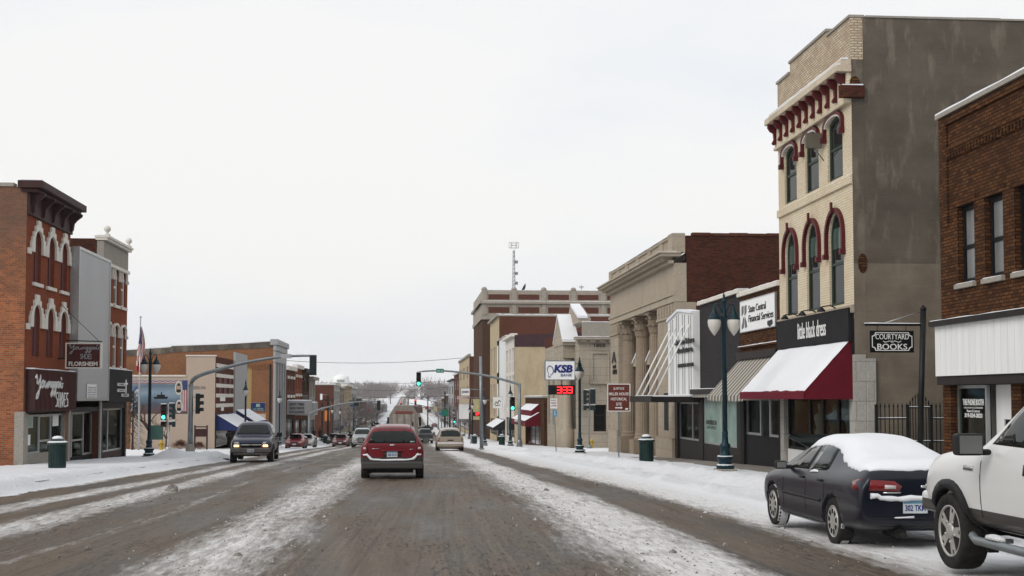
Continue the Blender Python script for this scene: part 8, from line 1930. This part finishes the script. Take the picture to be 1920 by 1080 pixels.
for i, (px, Y, ty, lab) in enumerate(((615, 190, 742, 'thin dark utility pole in front of the orange shop sign'), (663, 235, 745, 'thin dark utility pole beyond the tan block on the left'), (834, 205, 734, 'dark utility pole carrying a small green sign on the right'), (802, 300, 741, 'dark utility pole far down the right kerb'), (843, 250, 760, 'short dark pole between the utility poles on the right'))):
    c = CFr(Y, 0); x = c.u(px, 800); o = thing('utility_pole', lab, 'pole', (x, Y, gz(Y)), 0, 'utility poles down the hill'); m = MB(); h = c.v(px, ty)-gz(Y); m.tube([(0,0,-.2),(0,0,h)], [.17,.12], 8); m.build('pole', M['signal_case'], o, True)
    if i < 2: k = MB(); k.box((-.9,-.06,h-.7),(.9,.06,h-.55)); k.build('crossarm', M['signal_case'], o, True)
    if i == 2: k = MB(); k.box((-.55,-.2,h-3.9),(.55,-.15,h-2.9)); k.build('green_sign', M['street_green'], o, True)
# ---- hydrants, cabinet, notice frame
def hydrant(label, px, Y):
    r = thing('fire_hydrant', label, 'fire hydrant', gpt(px, Y), 0, 'yellow fire hydrants')
    m = MB(); m.lathe([(.17,0),(.17,.05),(.11,.08),(.11,.50),(.15,.52),(.15,.57),(.12,.62),(.06,.70),(.03,.72),(.03,.77),(.001,.78)], 14); m.build('barrel', M['hydrant'], r, True)
    for ax, s in (('x',-1),('x',1),('y',-1)): m = MB(); m.lathe([(.05,s*.08),(.05,s*.17),(.065,s*.175),(.065,s*.21),(.001,s*.215)], 10, (0,0,.42), ax); m.build('outlet', M['hydrant'], r, True)
    return r
hydrant('yellow fire hydrant at the foot of the pale banded bank', 1109, 92.5); hydrant('small yellow hydrant left of the post with twin lights', 303, 87.5)
r = thing('utility_cabinet', 'green cabinet on two legs in front of the beige wall', 'cabinet', gpt(294, 91))
m = MB(); m.box((-.42,-.15,.75),(.42,.15,1.75)); b = m.build('cabinet', M['cab_green'], r, True, .02); k = MB(); k.box((-.38,-.158,.80),(.38,-.152,1.70)); k.build('door', M['cab_green'], b, True)
for x in (-.36, .36): m = MB(); m.box((x-.04,-.05,-.1),(x+.04,.05,.75)); m.build('leg', M['dark_metal'], r, True)
r = thing('notice_board', 'brown wooden frame with a small board in front of the beige wall', 'notice board', gpt(377, 91.5))
for x in (-.42, .42): m = MB(); m.box((x-.05,-.05,-.1),(x+.05,.05,1.75)); m.build('post', M['maroon_dark'], r, True)
m = MB(); m.box((-.40,-.03,.95),(.40,.03,1.5)); m.box((-.37,-.05,1.6),(.37,.05,1.68)); m.build('board', M['maroon_dark'], r, True)
# ---- flagpole
YF = 88.0; c = CFr(YF, 0); fx = c.u(260.5, 800); fp = thing('flagpole', 'white flagpole with a furled stars and stripes at the mural corner', 'flagpole', (fx, YF, gz(YF)+.15)); ft_ = c.v(259, 597) - gz(YF) - .15
m = MB(); m.tube([(0,0,-.1),(0,0,ft_)], [.07,.04], 10); m.lathe([(.001,ft_),(.08,ft_+.06),(.08,ft_+.12),(.001,ft_+.18)], 10); m.build('pole', M['alu'], fp, True)
fl = MB(); z1 = ft_ - .55; z0 = z1 - 3.1; K, J = 12, 18; vs = []
for j in range(J+1):
    q = j/J
    for i in range(K+1):
        a = i/K; w_ = .12 + .42*math.sin(min(1, q*1.3)*math.pi*.62); vs.append((.05 - .04 + (a-.42)*w_ + .06*math.sin(q*5), .10*math.sin(a*math.pi*5 + q*2), z1 + (z0-z1)*q*(1-.10*abs(a-.5)) ))
fs = []; mi = []
for j in range(J):
    for i in range(K):
        fs.append((j*(K+1)+i, j*(K+1)+i+1, (j+1)*(K+1)+i+1, (j+1)*(K+1)+i)); s_ = (i + j//2) % 2
        mi.append(2 if (j < 7 and i < 5) else (0 if s_ == 0 or j > 15 else 1))
fl.v = [V3(v) for v in vs]; fl.f = [list(f) for f in fs]; fl.m = mi; fl.s = [True]*len(fs); fl.build('flag', [M['flag_red'], M['flag_white'], M['flag_blue']], fp, True)
# ---- overhead cables
for lab, Y, (xa, ya), (xb, yb), sag in (('upper thin cable crossing the street between the rooftops', 150, (536, 676), (866, 671), 7), ('middle thin cable crossing the street', 210, (600, 717), (862, 712), 5), ('lower thin cable crossing the street above the far trees', 240, (640, 730), (850, 725), 4), ('faint lowest cable crossing the street above the far trees', 262, (655, 742), (845, 741), 4)):
    c = CFr(Y, 0); m = MB(); m.tube([c(*c.px(xa+(xb-xa)*i/16, ya+(yb-ya)*i/16 + sag*4*(i/16)*(1-i/16)), 0) for i in range(17)], .025, 5); tag(m.build('overhead_cable', M['dark_metal']), lab, 'cable', 'cables across the street')

# ------------------------------------------------------------------ people
def person(label, loc, rz, coat, ph=1):
    b = thing('person', label, 'person', loc, rz); h = 1.72
    J = {'pel': (0,0,.93), 'sp': (0,.02,1.15), 'ch': (0,.02,1.36), 'nk': (0,.03,1.48), 'hd': (0,.05,1.58), 'tp': (0,.05,1.70),
         'hl': (-.10,0,.90), 'kl': (-.10,.14*ph,.50), 'al': (-.10,.16*ph-.05,.09), 'tl': (-.11,.30*ph*.6+.08,.03), 'hr': (.10,0,.90), 'kr': (.10,-.04*ph,.49), 'ar': (.10,-.26*ph,.12), 'tr': (.11,-.16*ph,.03),
         'sl': (-.20,.02,1.40), 'el': (-.25,-.08*ph,1.13), 'wl': (-.24,.05*ph,.88), 'fl': (-.23,.09*ph,.80), 'sr': (.20,.02,1.40), 'er': (.25,.06*ph,1.13), 'wr': (.24,.18*ph,.92), 'fr': (.23,.21*ph,.84)}
    rad = {'pel': .17, 'sp': .165, 'ch': .18, 'nk': .06, 'hd': .10, 'tp': .07, 'h': .11, 'k': .075, 'a': .05, 't': .05, 's': .085, 'e': .06, 'w': .045, 'f': .04}
    E = [('pel','sp'),('sp','ch'),('ch','nk'),('nk','hd'),('hd','tp'),('pel','hl'),('hl','kl'),('kl','al'),('al','tl'),('pel','hr'),('hr','kr'),('kr','ar'),('ar','tr'),('ch','sl'),('sl','el'),('el','wl'),('wl','fl'),('ch','sr'),('sr','er'),('er','wr'),('wr','fr')]
    ks = list(J); me = bpy.data.meshes.new('person'); me.from_pydata([J[k] for k in ks], [(ks.index(a), ks.index(c_)) for a, c_ in E], [])
    o = bpy.data.objects.new('body', me); C.objects.link(o); o.modifiers.new('skin', 'SKIN'); sv_ = me.skin_vertices.new(name='') if not me.skin_vertices else me.skin_vertices[0]
    for i, k in enumerate(ks):
        r_ = rad.get(k, rad.get(k[0], .06)); me.skin_vertices[0].data[i].radius = (r_, r_*.8 if k in ('pel','sp','ch') else r_)
    me.skin_vertices[0].data[0].use_root = True
    s = o.modifiers.new('sub', 'SUBSURF'); s.levels = s.render_levels = 1
    bpy.context.view_layer.update(); nm = bpy.data.meshes.new_from_object(o.evaluated_get(bpy.context.evaluated_depsgraph_get())); bpy.data.objects.remove(o)
    nm.materials.clear()
    for q in (M[coat], M['black'], M['skin']): nm.materials.append(q)
    for p_ in nm.polygons:
        z = p_.center.z; p_.use_smooth = True; p_.material_index = 2 if (z > 1.50 or (z < .90 and abs(p_.center.x) > .2 and z > .7)) else (1 if z < .80 else 0)
    body = bpy.data.objects.new('body', nm); C.objects.link(body); body.parent = b
    m = MB(); m.lathe([(.105,1.585),(.118,1.63),(.11,1.70),(.07,1.755),(.001,1.77)], 12, (0,.04,0)); m.build('hat', M['black'], b, True)
    m = MB(); m.box((-.012,.145,1.585),(.012,.175,1.61)); 
    for x in (-.04, .04): m.box((x-.012,.142,1.615),(x+.012,.150,1.628))
    m.build('face_features', M['skin'], b, True)
person('person in a dark coat walking on the far left pavement, the taller of two', gpt(588, 166, .2), R(175), 'coat_black', 1)
person('person in dark clothes walking behind the taller one on the left pavement', gpt(600, 176, .2), R(185), 'coat_black', -1)

# ------------------------------------------------------------------ plants
def branchy(label, loc, h, seed, spread=.55, name='bare_tree', twigs=260, mt='bark', tm='shrub', group=None, cat='tree', depth=5, multi=4):
    rnd = random.Random(seed); r = thing(name, label, cat, loc, 0, group); m = MB(); tw = MB(); ends = []
    def grow(p, d, L, rad, k):
        q = p + d*L; mid = p + d*L*.5 + V3((rnd.uniform(-.06,.06), rnd.uniform(-.06,.06), 0))*L; (m if k > 1 else tw).tube([p, mid, q], [rad, rad*.8, rad*.62], 5 if k > 2 else 4, caps=False)
        if k == 0: ends.append((q, d)); return
        for i in range(rnd.choice((2, 3)) if k < depth else multi):
            a = rnd.uniform(0, 2*math.pi); e = (d + V3((math.cos(a), math.sin(a), rnd.uniform(-.1,.35)))*spread*rnd.uniform(.6,1.2)).normalized(); grow(q, e, L*rnd.uniform(.62,.82), rad*.58, k-1)
    grow(V3((0,0,-.1)), V3((0,0,1)), h*.26, h*.022, depth)
    m.build('trunk', M[mt], r, True); tw.build('crown', M[tm], r, True); return r
branchy('small bare ornamental tree with russet twigs in front of the mural', gpt(283, 90.5), 4.6, 3, .75)
branchy('smaller bare russet tree right of the flagpole', gpt(312, 92.5), 3.4, 8, .8)
def conifer(label, loc, h, seed):
    rnd = random.Random(seed); r = thing('spruce_tree', label, 'tree', loc); m = MB(); m.tube([(0,0,-.1),(0,0,h*.96)], [.09,.02], 7); m.build('trunk', M['bark'], r, True); q = MB()
    for i in range(1500):
        t = rnd.random()**.8; z = h*(.06+.92*t); R_ = (1-t)*h*.21*rnd.uniform(.45,1.1)+.05; a = rnd.uniform(0, 2*math.pi); p = V3((R_*math.cos(a), R_*math.sin(a), z - R_*.3)); d = V3((math.cos(a), math.sin(a), rnd.uniform(-.6,.1)))*rnd.uniform(.16,.34); s_ = d.cross(V3((0,0,1))).normalized()*rnd.uniform(.03,.07)
        q.add([p-s_*.5, p+s_*.5, p+d+s_*.2, p+d-s_*.2], [(0,1,2,3)])
    q.build('crown', M['needle'], r, True)
conifer('dark spruce right against the end of the left block', (onY(249, 800, 90)[0], 90, gz(90)+.15), 4.2, 2)
def bush(label, px, Y, rr, hh, seed):
    rnd = random.Random(seed); r = thing('round_shrub', label, 'shrub', gpt(px, Y)); m = MB()
    for i in range(520):
        a, e = rnd.uniform(0, 2*math.pi), rnd.uniform(.05, 1.5); p = V3((0,0,.02)); q = V3((rr*math.cos(a)*math.cos(e), rr*math.sin(a)*math.cos(e), hh*math.sin(e)))*rnd.uniform(.75,1.05); md = q*.55 + V3((rnd.uniform(-.05,.05), rnd.uniform(-.05,.05), .05)); s_ = V3((rnd.uniform(-1,1), rnd.uniform(-1,1), 0)).normalized()*.012
        m.add([md-s_, md+s_, q+s_*.6, q-s_*.6], [(0,1,2,3)])
    m.build('foliage', M['shrub'], r, True); s = MB()
    for i in range(6): a = i; s.tube([(0,0,-.05),(rr*.4*math.cos(a), rr*.4*math.sin(a), hh*.5)], [.02,.01], 4)
    s.build('stem', M['bark'], r, True)
bush('low round russet shrub by the beige wall, left of the mast arm pole', 338, 94, .85, .75, 4); bush('low round russet shrub right of the mast arm pole', 374, 94.2, .65, .6, 5)

# ---- the wooded hill at the end of the street
def far_tree_mesh(seed, n=420):
    rnd = random.Random(seed); m = MB(); cl = [(V3((rnd.uniform(-.30,.30), rnd.uniform(-.30,.30), rnd.uniform(.38,.82))), rnd.uniform(.14,.26)) for _ in range(11)]
    for i in range(n):
        c_, rr = rnd.choice(cl); d = V3((rnd.gauss(0,1), rnd.gauss(0,1), rnd.gauss(0,1))).normalized(); p = c_ + d*rr*rnd.random()**.5; e = (d + V3((0,0,.7)) + V3((rnd.uniform(-.5,.5), rnd.uniform(-.5,.5), 0))).normalized()*rnd.uniform(.07,.16); s_ = e.cross(V3((rnd.uniform(-1,1), rnd.uniform(-1,1), .3))).normalized()*rnd.uniform(.003,.009)
        m.add([p-s_, p+s_, p+e+s_*.4, p+e-s_*.4], [(0,1,2,3)])
    t = MB(); t.tube([(0,0,-.05),(0,0,.25),(.01,.01,.55)], [.022,.018,.008], 5)
    for c_, rr in cl: t.tube([(0,0,.25+.1*rnd.random()), tuple(c_*.6+V3((0,0,.12))), tuple(c_)], [.012,.008,.003], 4)
    return m, t
protos = []
for sd in (1, 2, 3):
    c_, t_ = far_tree_mesh(sd); protos.append((c_.mesh('crown', M['twig']), t_.mesh('trunk', M['twig'])))
rnd = random.Random(4)
FT = [(676, 760, 15, 'grey bare tree at the left end of the far wood'), (694, 800, 17, 'rounded bare tree left of the white roof on the far hill'), (706, 820, 16, 'bare tree above the white roof on the far hill'), (722, 900, 15, 'broad bare tree left of where the road tops the hill'), (732, 930, 17, 'dense bare tree closest to the road on its left'), (765, 880, 16, 'dark bare tree closest to the road on its right'), (776, 860, 14, 'low bare tree right of the road at the hilltop'), (790, 820, 16, 'bare tree behind the far red signal'),
      (803, 800, 18, 'tall bare tree behind the far right utility pole'), (815, 780, 19, 'tallest bare tree on the right of the far hill'), (828, 760, 17, 'bare tree just left of the dark utility pole with a green sign'), (838, 740, 16, 'bare tree at the right end of the far wood')]
for i, (px, Y, h, lab) in enumerate(FT):
    c = CFr(Y, 0); x = c.u(px, 745); r = thing('bare_tree', lab, 'tree', (x, Y, gz(Y)), rnd.uniform(0, 6), 'bare trees on the far hill'); r.scale = (h*1.15, h*1.15, h)
    for nm, me in zip(('crown', 'trunk'), protos[i % 3]): o = bpy.data.objects.new(nm, me); C.objects.link(o); o.parent = r
m = MB(); mt = MB(); wbase = far_tree_mesh(9, 200)[0]
for side in (-1, 1):
    for i in range(150):
        Y = rnd.uniform(760, 1250); x = side*(rnd.uniform(14, 60) if i % 2 else rnd.uniform(40, 330)); h = rnd.uniform(11, 17); T = Matrix.Translation((x, Y, gz(Y) + (max(0, abs(x)-60)**1.1*.012))) @ Matrix.Rotation(rnd.uniform(0, 6), 4, 'Z') @ Matrix.Diagonal((h*1.2, h*1.2, h, 1))
        q = MB(); q.v = [T @ v for v in wbase.v]; q.f = wbase.f; q.m = wbase.m; q.s = wbase.s; m.join(q)
tag(m.build('woods', M['twig']), 'grey leafless wood covering the hill at the end of the street', 'wood', kind='stuff')
for i, (px, Y, w_, lab) in enumerate(((691, 640, 9, 'small house with a snowy roof on the far hill, left of the road'), (712, 700, 8, 'smaller snowy-roofed house nearer the hill road'), (785, 660, 9, 'small snowy-roofed house right of the hill road'), (812, 620, 10, 'snowy-roofed house behind the far right pole'))):
    c = CFr(Y, 0); x = c.u(px, 760); r = thing('house', lab, 'house', (x, Y, gz(Y)), 0, 'houses on the far hill'); m = MB(); m.box((-w_/2,-4,-1),(w_/2,4,4)); m.build('wall', M[('tan_stucco','grey_metal','brick_maroon','white_paint')[i]], r, True)
    m = MB(); f_ = Fr((0,0,0), (0,1,0), (1,0,0), 'X'); m.prism([(-4.6,3.9),(4.6,3.9),(0,7)], -w_/2-.4, w_/2+.4, f_); m.build('roof', M['snow'], r, True)
    m = MB(); m.box((-w_*.3,-4.05,1),(-w_*.1,-4.0,2.6)); m.build('window', M['glass'], r, True); m = MB(); m.box((w_*.1,-4.05,0),(w_*.25,-4.0,2.2)); m.build('door', M['charcoal'], r, True)
# ---- bare street trees, more lamps, signals' neighbours down the hill
for i, (sd, Y, h) in enumerate([(-1, 236, 6.5), (-1, 268, 7.5), (-1, 300, 7), (-1, 350, 8), (-1, 392, 7), (-1, 430, 9), (-1, 470, 8), (-1, 540, 9), (-1, 590, 10), (-1, 640, 9), (1, 262, 6), (1, 300, 7), (1, 362, 7.5), (1, 410, 8), (1, 455, 8.5), (1, 520, 9), (1, 575, 9), (1, 630, 10)]):
    x = sd*(10.6 + 1.4*rnd.random()) if Y < 480 else sd*(11 + 14*rnd.random()); r = thing('bare_tree', ('%s bare street tree on the %s side, counted from the near end' % (('nearest second third fourth fifth sixth seventh eighth ninth farthest'.split()[i], 'left') if sd < 0 else ('nearest second third fourth fifth sixth seventh farthest'.split()[i-10], 'right'))), 'tree', (x, Y, gz(Y)+.1), rnd.uniform(0, 6), 'bare street trees down the hill'); r.scale = (h*.95, h*.95, h)
    for nm, me in zip(('crown', 'trunk'), protos[i % 3]): o = bpy.data.objects.new(nm, me); C.objects.link(o); o.parent = r
for i, (sd, Y) in enumerate([(-1, 205), (-1, 228), (-1, 262), (-1, 306), (1, 200), (1, 236), (1, 272), (1, 318)]):
    duplicate(L0, 'small distant street lamp on the %s kerb, %s down the hill' % ('left' if sd < 0 else 'right', ('nearest', 'second', 'third', 'farthest')[i % 4]), (sd*(9.3 if sd > 0 else 12.2), Y, gz(Y)+.15), R(90), 'distant street lamps')
cars_ = [(-1, 216, 'P_dark', 'dark', 1), (-1, 246, 'P_silver', 'silver', 1), (-1, 276, 'P_maroon', 'wine-red', 1), (-1, 345, 'P_gold', 'gold', 1), (-1, 385, 'P_dark', 'dark', 1), (1, 205, 'P_blue', 'blue', 0), (1, 240, 'P_dark', 'dark', 0), (1, 275, 'P_silver', 'silver', 0), (1, 372, 'P_maroon', 'wine-red', 0)]
for i, (sd, Y, pc, cn, b_) in enumerate(cars_):
    duplicate(base_car, 'tiny %s car parked on the %s kerb, %s' % (cn, 'left' if sd < 0 else 'right', 'about %s along the hill' % ('a quarter', 'a third', 'halfway', 'two thirds', 'most of the way')[min(4, int((Y-200)/42))]), (sd*(7.2 if sd > 0 else 9.6), Y, gz(Y)), R(180*b_), 'cars parked far down the hill', (M['P_bright'], M[pc]))
# ---- winter air
HAZE = 0.00016
if HAZE:
    m = MB(); m.box((-950,-130,-30),(950,1760,70)); hz = m.build('haze', None) if False else None
    me = m.mesh('haze', []); ho = bpy.data.objects.new('haze', me); C.objects.link(ho); ho['kind'] = 'stuff'
    hm = bpy.data.materials.new('winter_haze'); hm.use_nodes = True; nt = hm.node_tree; nt.nodes.clear(); o = nt.nodes.new('ShaderNodeOutputMaterial'); v = nt.nodes.new('ShaderNodeVolumePrincipled'); v.inputs['Color'].default_value = (.97,.98,.99,1); v.inputs['Density'].default_value = HAZE; v.inputs['Anisotropy'].default_value = 0; nt.links.new(v.outputs[0], o.inputs['Volume']); me.materials.append(hm)
